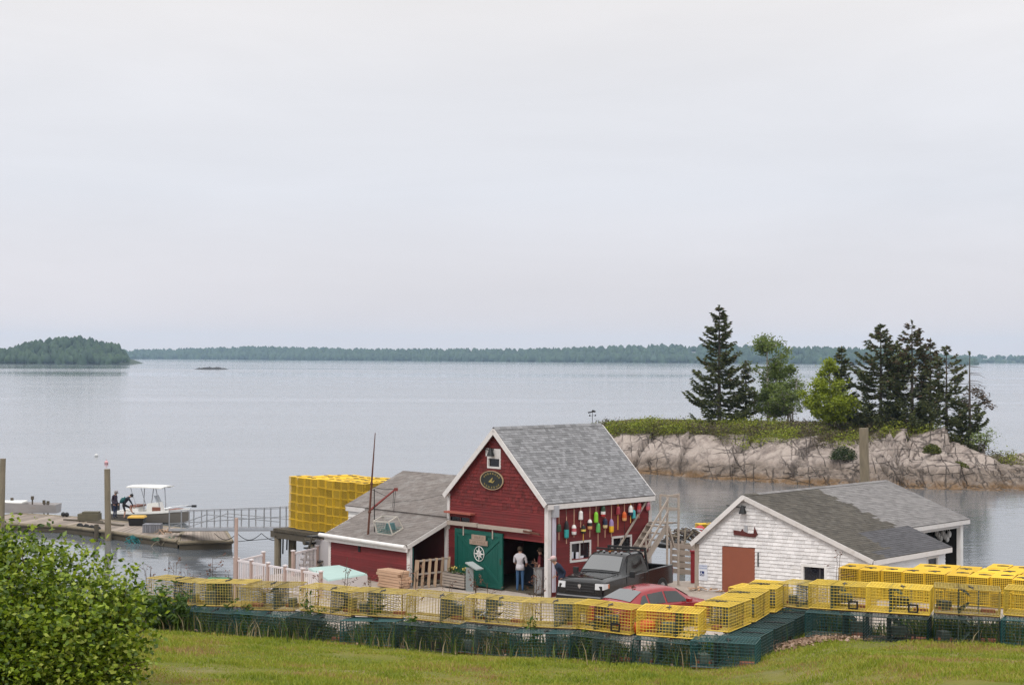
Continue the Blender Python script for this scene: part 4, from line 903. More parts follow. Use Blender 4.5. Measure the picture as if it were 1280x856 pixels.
def trap_proto(kind, metal, r=.0028):
    """kind 0 / 1 / 2: net head and gear differ"""
    t = thing('lobster_trap', 'prototype', 'lobster trap', (0, 0, -50))
    cage(TL, TW, TH, .048, r).build('wire_cage', metal, t, False)
    for s in (-1, 1): mb = MB(); mb.box((0, s * .2, .008), (TL - .02, .05, .022)); mb.build('runner', M_runner, t, False)
    mb = MB(); xk = -.12 if kind != 1 else .10; n = 9           # net funnel between kitchen and parlour
    for i in range(n + 1):
        u = i / n - .5; mb.wire((xk, u * TW, .02), (xk + .16, u * .18, .16), .004); mb.wire((xk, u * TW, TH), (xk + .16, u * .18, .26), .004); mb.wire((xk, u * TW, .02), (xk, u * TW, TH), .005)
    for k in range(4):
        s = 1 - k * .2
        for zz in (.02 + k * .035, TH - k * .03): mb.wire((xk + k * .04, -TW / 2 * s, zz), (xk + k * .04, TW / 2 * s, zz), .004)
    for zz in np.arange(.05, TH, .03): mb.wire((xk, -TW / 2, zz), (xk, TW / 2, zz), .004); mb.wire((xk + .28, -TW / 2, zz), (xk + .28, TW / 2, zz), .004)
    for yy in np.arange(-TW / 2, TW / 2, .03): mb.wire((xk, yy, .03), (xk, yy, TH), .004)
    mb.build('net_funnel', M_net, t, False)
    for s in (-1, 1) if kind == 0 else (1,): mb = MB(); mb.box((s * .30, .02 * s, .05), (.2, .09, .05)); mb.build('ballast_brick', M_brick, t, False)
    mb = MB()
    if kind == 0: mb.box((-.32, .0, .10), (.14, .2, .12), rz=.5)
    elif kind == 1: mb.box((.26, .1, .13), (.2, .12, .2), rz=.3)
    else: mb.box((.0, .12, .14), (.22, .16, .12), rz=.4)
    mb.build('bait_bag', M_bait, t, False)
    mb = MB(); vx = .22 if kind != 1 else -.25
    for a, b_ in (((-.075, .0), (.075, .025)), ((-.075, .10), (.075, .125)), ((-.075, .025), (-.05, .10)), ((.05, .025), (.075, .10))): mb.span((vx + a[0], -TW / 2 - .008, .04 + a[1]), (vx + b_[0], -TW / 2 + .002, .04 + b_[1]))
    if kind == 2: mb.build('escape_vent', M_black, t, False)
    mb = MB(); mb.tube([(.08, -.25, TH + .006), (.05, -.1, TH + .014), (.02, .08, TH + .008)], .008, 5); mb.box((.05, -.06, TH + .010), (.07, .04, .008)); mb.build('lid_hook', M_black, t, False)
    return t
ydim = trap_proto(0, M_yelold); ydim1 = trap_proto(1, M_yelold); ydim2 = trap_proto(2, M_yel, .0034)
gk0 = trap_proto(0, M_grn); gk1 = trap_proto(1, M_grn); gk2 = trap_proto(2, M_grn)
YP = [ydim, ydim1, ydim2]; GP = [gk0, gk1, gk2]
used = set()
def put(proto, loc, rz, label, group, tilt=(0, 0)):
    if proto.name not in used:
        used.add(proto.name); proto.location = loc; proto.rotation_euler = (tilt[0], tilt[1], rz); proto['label'] = label; proto['group'] = group; return proto
    return dup(proto, loc, rz, label, group, rot=(tilt[0], tilt[1], rz))
NUM = ['first', 'second', 'third', 'fourth', 'fifth', 'sixth', 'seventh', 'eighth', 'ninth', 'tenth', 'eleventh', 'twelfth']
rt_ = random.Random(3)
# left wall of the row: from the bush to the corner
PA0, PA1 = V((-5.95, 26.25, 0)), V((2.75, 23.15, 0)); dA = (PA1 - PA0); nA = 10; aA = math.atan2(dA.y, dA.x); nrmA = V((dA.y, -dA.x, 0)).normalized()
for i in range(nA):
    p = PA0 + dA * (i + .5) / nA; g = p + nrmA * .18
    zg = ground_z(g.x, g.y) + .01; rz = aA + rt_.uniform(-.05, .05)
    put(GP[i % 3], (g.x, g.y, zg), rz, f'weedy dark green trap at ground level, {NUM[i]} from the leafy bush in the long row', 'green traps along the lawn edge', (rt_.uniform(-.06, .06), rt_.uniform(-.045, .045)))
    y_ = p - nrmA * .16 + V((rt_.uniform(-.06, .06), rt_.uniform(-.06, .06), 0))
    put(YP[i % 2] if i < 8 else YP[2], (y_.x, y_.y, zg + TH + .012), aA + rt_.uniform(-.12, .12) + (math.pi if rt_.random() < .4 else 0), f'old yellow trap on top of the long row, {NUM[i]} from the leafy bush', 'yellow traps on top of the front rows', (rt_.uniform(-.04, .04), rt_.uniform(-.05, .05)))
# corner and the arm running away to the right
PB0, PB1 = V((3.0, 23.2, 0)), V((4.4, 26.1, 0)); dB = PB1 - PB0; aB = math.atan2(dB.y, dB.x); nrmB = V((dB.y, -dB.x, 0)).normalized()
for i in range(3):
    p = PB0 + dB * (i + .5) / 3; g = p + nrmB * .34 - dB.normalized() * .25; zg = ground_z(g.x, g.y) + .01
    wh = ('nearest the lawn corner', 'in the middle of the arm', 'at the far end of the arm')[i]
    put(GP[(i + 1) % 3], (g.x, g.y, zg), aB + rt_.uniform(-.04, .04), f'dark green trap {wh} that runs back from the lawn', 'green traps along the lawn edge', (0, 0))
    y_ = p - nrmB * .1
    put(YP[2], (y_.x, y_.y, zg + TH + .012), aB + rt_.uniform(-.08, .08) + math.pi, f'bright yellow trap {wh} that runs back from the lawn', 'yellow traps on top of the front rows', (0, 0))
g_ = PA1 + dA.normalized() * .42 + nrmA * .28; zg = ground_z(g_.x, g_.y) + .01
put(GP[0], (g_.x, g_.y, zg), aA + .05, 'dark green trap in the weeds at the lawn corner of the two rows', 'green traps along the lawn edge')
bb_ = PB1 + dB.normalized() * .35 - nrmB * .45
put(YP[2], (bb_.x, bb_.y, ground_z(bb_.x, bb_.y) + TH + .03), aB + 1.45, 'yellow trap set crosswise behind the far end of the arm', 'yellow traps on top of the front rows')
put(GP[1], (bb_.x, bb_.y, ground_z(bb_.x, bb_.y) + .01), aB + 1.45, 'green trap under the crosswise yellow trap at the arm end', 'green traps along the lawn edge')
# right row, front to back
PC = [V((4.25, 25.55, 0)), V((4.95, 24.75, 0)), V((5.3, 24.0, 0)), V((6.2, 23.3, 0)), V((7.15, 22.85, 0)), V((8.05, 22.4, 0))]
mc = [((4.42, 25.2), -.62), ((5.02, 24.35), -.42), ((5.72, 23.62), -.36), ((6.6, 23.2), -.26), ((7.5, 22.78), -.42)]
for i, ((x, y), a) in enumerate(mc):
    if i == 0: continue
    n_ = V((math.sin(a), -math.cos(a), 0)); g = V((x, y, 0)) + n_ * .16; zg = ground_z(g.x, g.y) + .01
    put(GP[i % 3], (g.x, g.y, zg), a + rt_.uniform(-.05, .05), f'teal green trap on the grass in the right row, {NUM[i - 1]} after the corner', 'green traps along the lawn edge')
    y_ = V((x, y, 0)) - n_ * .1
    put(YP[2] if i != 3 else YP[0], (y_.x, y_.y, zg + TH + .012), a + rt_.uniform(-.04, .04), f'yellow trap on top of the right row, {NUM[i - 1]} after the corner', 'yellow traps on top of the front rows', (0, rt_.uniform(-.03, .03)))
ya, ga_ = V((4.80, 25.62, 0)), V((4.86, 25.50, 0)); zg = ground_z(ga_.x, ga_.y) + .01
put(GP[2], (ga_.x, ga_.y, zg), -.60, 'green trap in the inner corner where the two rows meet', 'green traps along the lawn edge')
put(YP[0], (ya.x, ya.y, zg + TH + .012), -.64, 'faded yellow trap in the inner corner where the two rows meet', 'yellow traps on top of the front rows')
# stacks of traps too far off to show their fittings: one mesh each
far = cage(1.0, .56, .40, .05, .0052)
far.cur = 1; far.tube([(.08, -.25, .405), (.05, -.1, .42), (.02, .08, .412)], .016, 4); far.box((.10, -.05, .412), (.16, .07, .016))
far.cur = 2; far.box((-.1, 0, .2), (.015, .5, .34)); far.box((.40, 0, .2), (.012, .50, .35)); far.box((-.42, 0, .2), (.012, .50, .35)); far.ball((.2, 0, .12), .1, 6, 4)
M_neti = mat('stack_net', (.072, .054, .010), .9, var=.5, objr=.6)
fm = far.build('lobster_trap', [M_yelbr, M_black, M_neti], base=(0, 0, 0)); tag(fm, 'p', 'lobster trap')
first = [True]
def putf(loc, rz, label, group, tilt=0):
    o = fm if first[0] else fm.copy()
    if not first[0]: COL.objects.link(o)
    first[0] = False; o.location = loc; o.rotation_euler = (0, tilt, rz); o['label'] = label; o['group'] = group; o['category'] = 'lobster trap'
WH = 2.35; ub = math.atan2(BF.u.y, BF.u.x); vb = math.atan2(BF.v.y, BF.v.x)
lay = ['bottom layer', 'second layer up', 'third layer up', 'fourth layer up', 'fifth layer up', 'top layer']
for row in range(3):
    for c_ in range(10):
        if row > 0 and c_ in (0,): continue
        for k in range(6):
            if row == 2 and k < 3 and c_ < 9 and c_ > 1: pass
            p = BF(-14.75 + c_ * .585 + .28 + rt_.uniform(-.012, .012), 2.55 + row * 1.03 + .5 + rt_.uniform(-.02, .02), WH - 1.5 + .02 + k * .418 + (.03 if (c_ + row * 3) % 4 == 0 else 0))
            rname = ('front face', 'middle row', 'back row')[row]
            putf(p, vb + rt_.uniform(-.02, .02) + (math.pi if rt_.random() < .5 else 0), f'yellow trap in the wharf stack, {rname}, {lay[k]}, {NUM[c_]} from its left', 'stacked yellow traps on the wharf', rt_.uniform(-.01, .01))
# stack on the right behind the front row
pR0 = at(1049, 745, 4.0); uR = V((.89, -.455, 0)).normalized(); vR = V((.455, .89, 0)).normalized(); FR = Frame((pR0.x, pR0.y, 0), uR, vR); aR = math.atan2(vR.y, vR.x)
for row in range(5):
    for c_ in range(11):
        if row >= int((1.4 + .31 * c_) / 1.03): continue
        for k in range(2):
            p = FR(.28 + c_ * .60 + row * .06, .5 + row * 1.05, 0); z = 3.99 + k * .418 + rt_.uniform(-.015, .02)
            putf((p.x, p.y, z), aR + rt_.uniform(-.05, .05) + (math.pi if rt_.random() < .5 else 0), f'yellow trap in the stack by the shed, {NUM[row]} row, {("lower", "upper")[k]} layer, {NUM[c_]} from left', 'stacked yellow traps by the white shed', rt_.uniform(-.02, .02))
# old green trap on the lean-to roof
pt = onp(488, 664, e0, n_ := es.cross(BF.u) if es.cross(BF.u).z > 0 else -es.cross(BF.u)); 
rtp = thing('roof_trap', 'old grey-green wooden trap lying open on the lean-to roof', 'lobster trap', pt)
xax = BF.u; zax = n_.normalized(); yax = zax.cross(xax)
def RT_(x, y, z): return pt + xax * x + yax * y + zax * (z + .02)
mb = MB()
for (a, b_) in (((-.5, -.3, 0), (.5, -.3, 0)), ((-.5, .3, 0), (.5, .3, 0)), ((-.5, -.3, .02), (-.5, .3, .02)), ((.5, -.3, .02), (.5, .3, .02)), ((-.62, -.22, .5), (.38, -.22, .55)), ((-.62, .28, .5), (.38, .28, .55)), ((-.62, -.22, .5), (-.62, .28, .5)), ((.38, -.22, .55), (.38, .28, .55)), ((-.5, -.3, 0), (-.62, -.22, .5)), ((.5, -.3, 0), (.38, -.22, .55)), ((-.5, .3, 0), (-.62, .28, .5)), ((.5, .3, 0), (.38, .28, .55))):
    mb.bar(RT_(*a), RT_(*b_), .05)
mb.build('frame', mat('bleached_lath', (.40, .37, .33), .9), rtp)
mb = MB()
for i in range(9): mb.wire(RT_(-.5 + i * .1, -.3, .02), RT_(-.6 + i * .11, -.2, .45), .008)
for i in range(6): mb.wire(RT_(-.5, -.3 + .02 * i, .05 + .08 * i), RT_(.4, -.3 + .02 * i, .05 + .08 * i), .008); mb.wire(RT_(-.5, -.3 + .12 * i, .06), RT_(.5, -.3 + .12 * i, .06), .01)
mb.build('netting', mat('net_teal', (.08, .17, .16), .9, var=.3), rtp)
mb = MB(); mb.prism([RT_(-.3, 0, .05), RT_(.3, .05, .05), RT_(.25, .1, .35), RT_(-.2, .05, .3)], yax * .05); mb.build('inner_net', mat('net_blue', (.10, .19, .20), .9), rtp)
# ------------------------------------------------------------------ vehicles
def paint(name, col, rough=.25):
    m = mat(name, col, rough, var=.05, fine=.02, coat=.22, spec=.35); return m
M_tpaint = paint('truck_black', (.006, .006, .007), .16); M_rpaint = paint('car_red', (.21, .003, .008), .22)
m, nt, N, L, b = nodes('auto_glass'); M_glass = m; b.inputs['Base Color'].default_value = (.035, .038, .042, 1); b.inputs['Roughness'].default_value = .06; b.inputs['IOR'].default_value = 2.1
M_tyre = mat('tyre_rubber', (.012, .012, .012), .85); M_chrome = mat('chrome', (.55, .56, .58), .2, metal=.9, var=.05); M_amber = mat('amber_lens', (.45, .12, .02), .3); M_lens = mat('headlamp_lens', (.55, .56, .58), .12, var=.05, coat=.8)
M_redlens = mat('tail_lens', (.25, .01, .01), .2)
m, nt, N, L, b = nodes('dark_auto_glass'); M_glassd = m; b.inputs['Base Color'].default_value = (.012, .015, .015, 1); b.inputs['Roughness'].default_value = .07; b.inputs['IOR'].default_value = 1.6
class Loft:
    """car shell: cross-sections along x with width w, waist height b, top height t, roof half-width r"""
    def __init__(s, st, zb): s.st = st; s.zb = zb
    def par(s, x): return [pl(x, [(q[0], q[i]) for q in s.st]) for i in range(1, 5)]
    def sec(s, x):
        w_, b_, t_, r_ = s.par(x); zb = s.zb
        return [(w_ * .90, zb), (w_ * .985, zb + .10), (w_, zb + (b_ - zb) * .55), (w_ * .985, b_ - .03), (w_ * .955, b_), (r_, max(b_ + .004, t_ - .05)), (r_ * .86, max(b_ + .008, t_)), (r_ * .45, max(b_ + .01, t_ + .018)), (0, max(b_ + .01, t_ + .022))]
    def pt(s, x, k, f=0, off=0.0, side=1):
        q = s.sec(x); a = q[k]; b_ = q[min(k + 1, len(q) - 1)]; y, z = a[0] + (b_[0] - a[0]) * f, a[1] + (b_[1] - a[1]) * f
        ny, nz = b_[1] - a[1], -(b_[0] - a[0]); l = math.hypot(ny, nz) or 1
        return V((x, side * (y + off * ny / l), z + off * nz / l))
    def shell(s, mb, xs):
        n = 9; vs = []
        for x in xs:
            q = s.sec(x); vs += [(x, y, z) for y, z in q] + [(x, -y, z) for y, z in q[-2::-1]]
        k = 2 * n - 1; fs = []
        for i in range(len(xs) - 1):
            for j in range(k - 1): fs.append((i * k + j, i * k + j + 1, (i + 1) * k + j + 1, (i + 1) * k + j))
            fs.append((i * k + k - 1, i * k, (i + 1) * k, (i + 1) * k + k - 1))
        fs += [tuple(range(k))[::-1], tuple(range((len(xs) - 1) * k, len(xs) * k))]
        mb.add(vs, [f[::-1] for f in fs])
    def pane(s, mb, xa, xb, ka, fa, fb, off=.012, kb=None, side=1, xa2=None, xb2=None):
        """strip of the shell between stations, slightly proud"""
        xa2 = xa if xa2 is None else xa2; xb2 = xb if xb2 is None else xb2; kb = ka if kb is None else kb
        lo = [s.pt(xa + (xb - xa) * i / 4, ka, fa, off, side) for i in range(5)]; hi = [s.pt(xa2 + (xb2 - xa2) * i / 4, kb, fb, off, side) for i in range(5)]
        n_ = 5; mb.add(lo + hi, [((i, i + 1, n_ + i + 1, n_ + i) if side < 0 else (i + 1, i, n_ + i, n_ + i + 1)) for i in range(4)])
def wheel(parent, x, y, r, wd, rim):
    M = Matrix.Rotation(R(90), 3, 'X')
    mb = MB(); mb.lathe([(r * .62, -wd / 2), (r * .95, -wd / 2), (r, -wd * .3), (r, wd * .3), (r * .95, wd / 2), (r * .62, wd / 2)], 20, (x, y, r), M); t_ = mb.build('wheel', M_tyre, parent, False)
    mb = MB(); mb.lathe([(r * .1, -wd * .52), (r * .6, -wd * .5), (r * .63, wd * .5), (r * .1, wd * .53)], 12, (x, y, r), M); mb.build('rim', rim, t_, False)
    mb = MB()
    for s in (-1, 1):
        for i in range(5):
            a = 2 * math.pi * i / 5; mb.bar((x + r * .15 * math.cos(a), y + s * wd * .54, r + r * .15 * math.sin(a)), (x + r * .55 * math.cos(a), y + s * wd * .53, r + r * .55 * math.sin(a)), .06, .02, up=(0, 1, 0))
    mb.build('spokes', rim, t_, False)
def arch(mb, x, y, r, s):
    pts = [V((x + r * math.cos(t), y, .32 + (r) * math.sin(t))) for t in [math.pi * i / 14 for i in range(15)]]; mb.prism(pts, (0, s * .012, 0))

# ---- black pickup
tf = V((2.52, 58.4, 0)); td = V((-.525, -.85, 0)).normalized(); tz = 1.5
truck = thing('pickup_truck', 'black pickup truck with a rack behind its cab, parked nose-out beside the red barn', 'pickup truck', (tf.x - td.x * 5.7, tf.y - td.y * 5.7, tz), rz=math.atan2(td.y, td.x))
TZ = [(2.15, 1.0, 1.20, 1.88, .74), (2.22, 1.0, 1.20, 1.95, .74), (3.35, 1.0, 1.20, 1.96, .74), (3.55, 1.0, 1.20, 1.90, .74), (4.18, 1.0, 1.20, 1.31, .86), (4.30, 1.0, 1.20, 1.29, .88), (5.35, .98, 1.17, 1.24, .84), (5.58, .95, 1.10, 1.17, .80), (5.68, .90, 1.0, 1.05, .74)]
lf = Loft(TZ, .42); mb = MB(); lf.shell(mb, [2.15, 2.2, 2.6, 3.0, 3.3, 3.4, 3.5, 3.6, 3.8, 4.0, 4.18, 4.3, 4.6, 4.9, 5.2, 5.45, 5.55, 5.62, 5.68])
for s in (-1, 1): mb.prism([(4.40, s * .78, 1.26), (5.36, s * .72, 1.225), (5.34, s * .36, 1.235), (4.44, s * .42, 1.285)], (0, 0, .03))
mb.build('cab_body', M_tpaint, truck, False, smooth='auto')
mb = MB()
for s in (-1, 1): mb.hexa([(0, s * .99, .5), (2.12, s * .99, .5), (2.12, s * .90, .5), (0, s * .90, .5), (0, s * .98, 1.22), (2.12, s * .98, 1.22), (2.12, s * .88, 1.22), (0, s * .88, 1.22)])
mb.span((0, -.9, .62), (2.12, .9, .70)); mb.span((0, -.9, .5), (.06, .9, 1.2)); mb.span((2.04, -.9, .5), (2.12, .9, 1.25))
mb.build('cargo_bed', M_tpaint, truck, False, bevel=.03)
for x in (1.0, 4.75):
    for s in (-1, 1): mb = MB(); arch(mb, x, s * .985, .50, s); mb.build('wheel_arch', M_black, truck, False)
for x in (1.0, 4.75):
    for s in (-1, 1): wheel(truck, x, s * .88, .40, .27, M_steel)
mb = MB(); lf.pane(mb, 3.60, 4.15, 6, 0, 1, .014, kb=7, side=1); 
a = [V((3.60, y, 0)) for y in np.linspace(-.66, .66, 7)]; vs = []
for xx, hw in ((3.62, .66), (4.13, .78)):
    for y in np.linspace(-hw, hw, 7): 
        w_, b_, t_, r_ = lf.par(xx); vs.append((xx + .012, y, t_ + .022 - .02 * abs(y / hw) ** 2 + .014))
mb = MB(); mb.add(vs, [(i + 1, i, 7 + i, 8 + i) for i in range(6)]); mb.build('windshield', M_glass, truck, False)
for s in (-1, 1):
    mb = MB(); q = [lf.pt(2.42, 4, .12, .012, s), lf.pt(3.86, 4, .12, .012, s), lf.pt(3.46, 4, .88, .012, s), lf.pt(2.46, 4, .88, .012, s)]; mb.add(q, [(0, 1, 2, 3) if s < 0 else (3, 2, 1, 0)]); mb.build('side_window', M_glassd, truck, False)
    mb = MB(); mb.bar((3.85, s * 1.0, 1.17), (3.9, s * 1.12, 1.2), .05); mb.box((3.88, s * 1.20, 1.27), (.10, .22, .24)); mb.build('mirror', M_black, truck, False, bevel=.03)
    mb = MB()
    for x_ in (2.44, 3.93): mb.bar((x_, s * 1.002, .5), (x_, s * .995, 1.19), .018, .012)
    mb.bar((2.44, s * 1.004, .52), (3.93, s * 1.004, .52), .012, .018); mb.build('door_seam', M_dark, truck, False)
    mb = MB(); mb.bar((2.62, s * 1.003, 1.0), (2.84, s * 1.003, 1.0), .04, .02); mb.build('door_handle', M_black, truck, False)
    mb = MB(); q = [V((5.715, s * .62, .88)), V((5.66, s * .94, .88)), V((5.34, s * 1.0, .92)), V((5.34, s * .62, .92))]; q = q if s > 0 else q[::-1]; mb.hexa(q + [V((p.x - .02, p.y, 1.10 if p.x > 5.5 else 1.08)) for p in q]); mb.build('headlight', M_lens, truck, False)
    mb = MB(); mb.bar((5.36, s * 1.0, .92), (5.36, s * 1.0, 1.07), .05, .03); mb.build('turn_signal', M_amber, truck, False)
    mb = MB(); mb.span((-.02, s * .86, .8), (.01, s * .97, 1.15)); mb.build('tail_light', M_redlens, truck, False)
mb = MB(); mb.span((5.60, -.60, .74), (5.71, .60, 1.13)); grille = mb.build('grille', M_black, truck, False, bevel=.03)
mb = MB()
for z in (.80, .90, 1.0): mb.bar((5.718, -.58, z), (5.718, .58, z), .02, .03)
mb.bar((5.72, 0, .76), (5.72, 0, 1.11), .06, .03); mb.build('grille_bar', mat('grille_dark', (.05, .05, .055), .35, metal=.5), grille, False)
mb = MB(); q = lambda y, z: V((5.745, y, z + .09)); mb.prism([q(-.075, .93), q(-.03, .95), q(.03, .95), q(.075, .93), q(.05, .86), q(.0, .79), q(-.05, .86)], (.012, 0, 0)); mb.build('emblem', M_chrome, grille, False)
mb = MB(); mb.span((5.58, -.98, .42), (5.80, .98, .66)); bp = mb.build('bumper', M_black, truck, False, bevel=.05)
mb = MB(); mb.bar((5.80, -.9, .62), (5.80, .9, .62), .03, .04); mb.build('bumper_trim', M_steel, bp, False)
mb = MB()
for y in (-.9, .9): mb.bar((2.05, y, 1.2), (2.05, y * .86, 2.02), .07)
mb.bar((2.05, -.82, 2.02), (2.05, .82, 2.02), .08); mb.bar((2.05, -.85, 1.6), (2.05, .85, 1.6), .05)
for y in np.linspace(-.6, .6, 6): mb.bar((2.05, y, 1.25), (2.05, y, 2.0), .02)
for s in (-1, 1): mb.bar((2.05, s * .85, 1.9), (2.9, s * .86, 2.03), .04)
mb.bar((2.9, -.86, 2.03), (2.9, .86, 2.03), .05)
mb.build('ladder_rack', M_black, truck, False)
for y in (-.5, -.25, 0, .25, .5): mb = MB(); mb.box((3.42, y, 2.0), (.10, .06, .035)); mb.build('roof_marker', M_amber if abs(y) < .1 else M_galv, truck, False)
mb = MB(); mb.tube([(4.2, -.72, 1.25), (4.24, -.2, 1.26)], .012, 4); mb.tube([(4.2, .05, 1.26), (4.24, .6, 1.25)], .012, 4); mb.build('wiper', M_black, truck, False)
q = truck.matrix_basis
toolbag = MB(); toolbag.ball((0, 0, .12), .22, 9, 6, (1.4, 1, .7)); o_ = toolbag.build('white_sack', M_wht, base=(0, 0, 0)); o_.location = V(truck.location) + Matrix.Rotation(math.atan2(td.y, td.x), 3, 'Z') @ V((1.7, -.3, 1.12)); tag(o_, 'white sack heaped in the bed of the black truck', 'sack')

# ---- red saloon car
cd = V((.77, .64, 0)).normalized(); cc = V((4.84, 55.3, 0)) - cd * 2.35
car = thing('red_car', 'red saloon car parked tail towards the lawn in front of the black truck', 'car', (cc.x, cc.y, 1.5), rz=math.atan2(cd.y, cd.x))
CZ = [(0, .74, .78, .86, .62), (.12, .82, .86, .98, .68), (.35, .87, .92, 1.03, .72), (.62, .89, .93, 1.06, .72), (1.35, .90, .93, 1.36, .58), (1.75, .90, .93, 1.43, .59), (2.5, .90, .92, 1.45, .60), (2.95, .90, .91, 1.38, .60), (3.65, .89, .88, 1.01, .68), (4.4, .86, .78, .84, .64), (4.62, .78, .66, .72, .56), (4.7, .68, .56, .6, .48)]
lc = Loft(CZ, .22); mb = MB(); lc.shell(mb, [0, .05, .12, .25, .35, .62, .8, 1.0, 1.2, 1.35, 1.55, 1.75, 2.1, 2.5, 2.75, 2.95, 3.2, 3.45, 3.65, 3.9, 4.2, 4.4, 4.55, 4.62, 4.7])
mb.build('body', M_rpaint, car, False, smooth='auto')
for nm, xa, xb, ha, hb in (('rear_window', .70, 1.36, .66, .52), ('windshield', 3.02, 3.58, .55, .62)):
    vs = []
    for xx, hw in ((xa, ha), (xa + (xb - xa) * .5, (ha + hb) / 2), (xb, hb)):
        for y in np.linspace(-hw, hw, 7): vs.append((xx, y, lc.par(xx)[2] + .03 - .025 * abs(y / hw) ** 2 + .008))
    mb = MB(); mb.add(vs, [(k * 7 + i, k * 7 + i + 7, k * 7 + i + 8, k * 7 + i + 1) for k in range(2) for i in range(6)]); mb.build(nm, M_glass, car, False)
for s in (-1, 1):
    for xa, xb, xa2, xb2 in ((.98, 1.42, 1.28, 1.44), (1.50, 2.22, 1.52, 2.22), (2.30, 3.32, 2.30, 2.92)):
        mb = MB(); q = [lc.pt(xa, 4, .08, .012, s), lc.pt(xb, 4, .08, .012, s), lc.pt(xb2, 4, .86, .012, s), lc.pt(xa2, 4, .86, .012, s)]; mb.add(q, [(0, 1, 2, 3) if s < 0 else (3, 2, 1, 0)]); mb.build('side_window', M_glassd, car, False)
    mb = MB(); q = [V((.07, s * .40, .70)), V((.16, s * .86, .72)), V((.20, s * .87, .86)), V((.08, s * .40, .82))]; mb.prism([p + V((-.03, 0, 0)) for p in q], (.05, 0, 0)); mb.build('tail_light', M_redlens, car, False)
    mb = MB(); q = [V((4.56, s * .45, .58)), V((4.36, s * .83, .62)), V((4.30, s * .86, .74)), V((4.52, s * .5, .68))]; mb.prism([p + V((.05, 0, .02)) for p in q], (-.05, 0, 0)); mb.build('headlight', M_lens, car, False)
    mb = MB(); mb.box((3.2, s * 1.0, .98), (.14, .2, .13)); mb.bar((3.2, s * .86, .93), (3.2, s * .97, .95), .05); mb.build('mirror', M_rpaint, car, False, bevel=.03)
    for x in (1.6, 2.65): mb = MB(); mb.bar((x, s * .905, .80), (x + .18, s * .905, .80), .03, .02); mb.build('door_handle', M_rpaint, car, False)
for x in (.95, 3.72):
    for s in (-1, 1): mb = MB(); arch(mb, x, s * .893, .37, s); mb.build('wheel_arch', M_black, car, False)
for x in (.95, 3.72):
    for s in (-1, 1): wheel(car, x, s * .80, .32, .2, M_steel)
mb = MB(); mb.prism([(1.42, -.012, 1.415), (1.62, -.012, 1.45), (1.45, -.012, 1.53), (1.40, -.012, 1.50)], (0, .024, 0)); mb.build('antenna_fin', M_rust, car, False)
mb = MB(); mb.span((-.02, -.26, .52), (.03, .26, .63)); mb.build('licence_plate', M_wht, car, False)
mb = MB(); mb.span((-.03, -.72, .26), (.10, .72, .42)); mb.build('rear_bumper', M_black, car, False, bevel=.03)

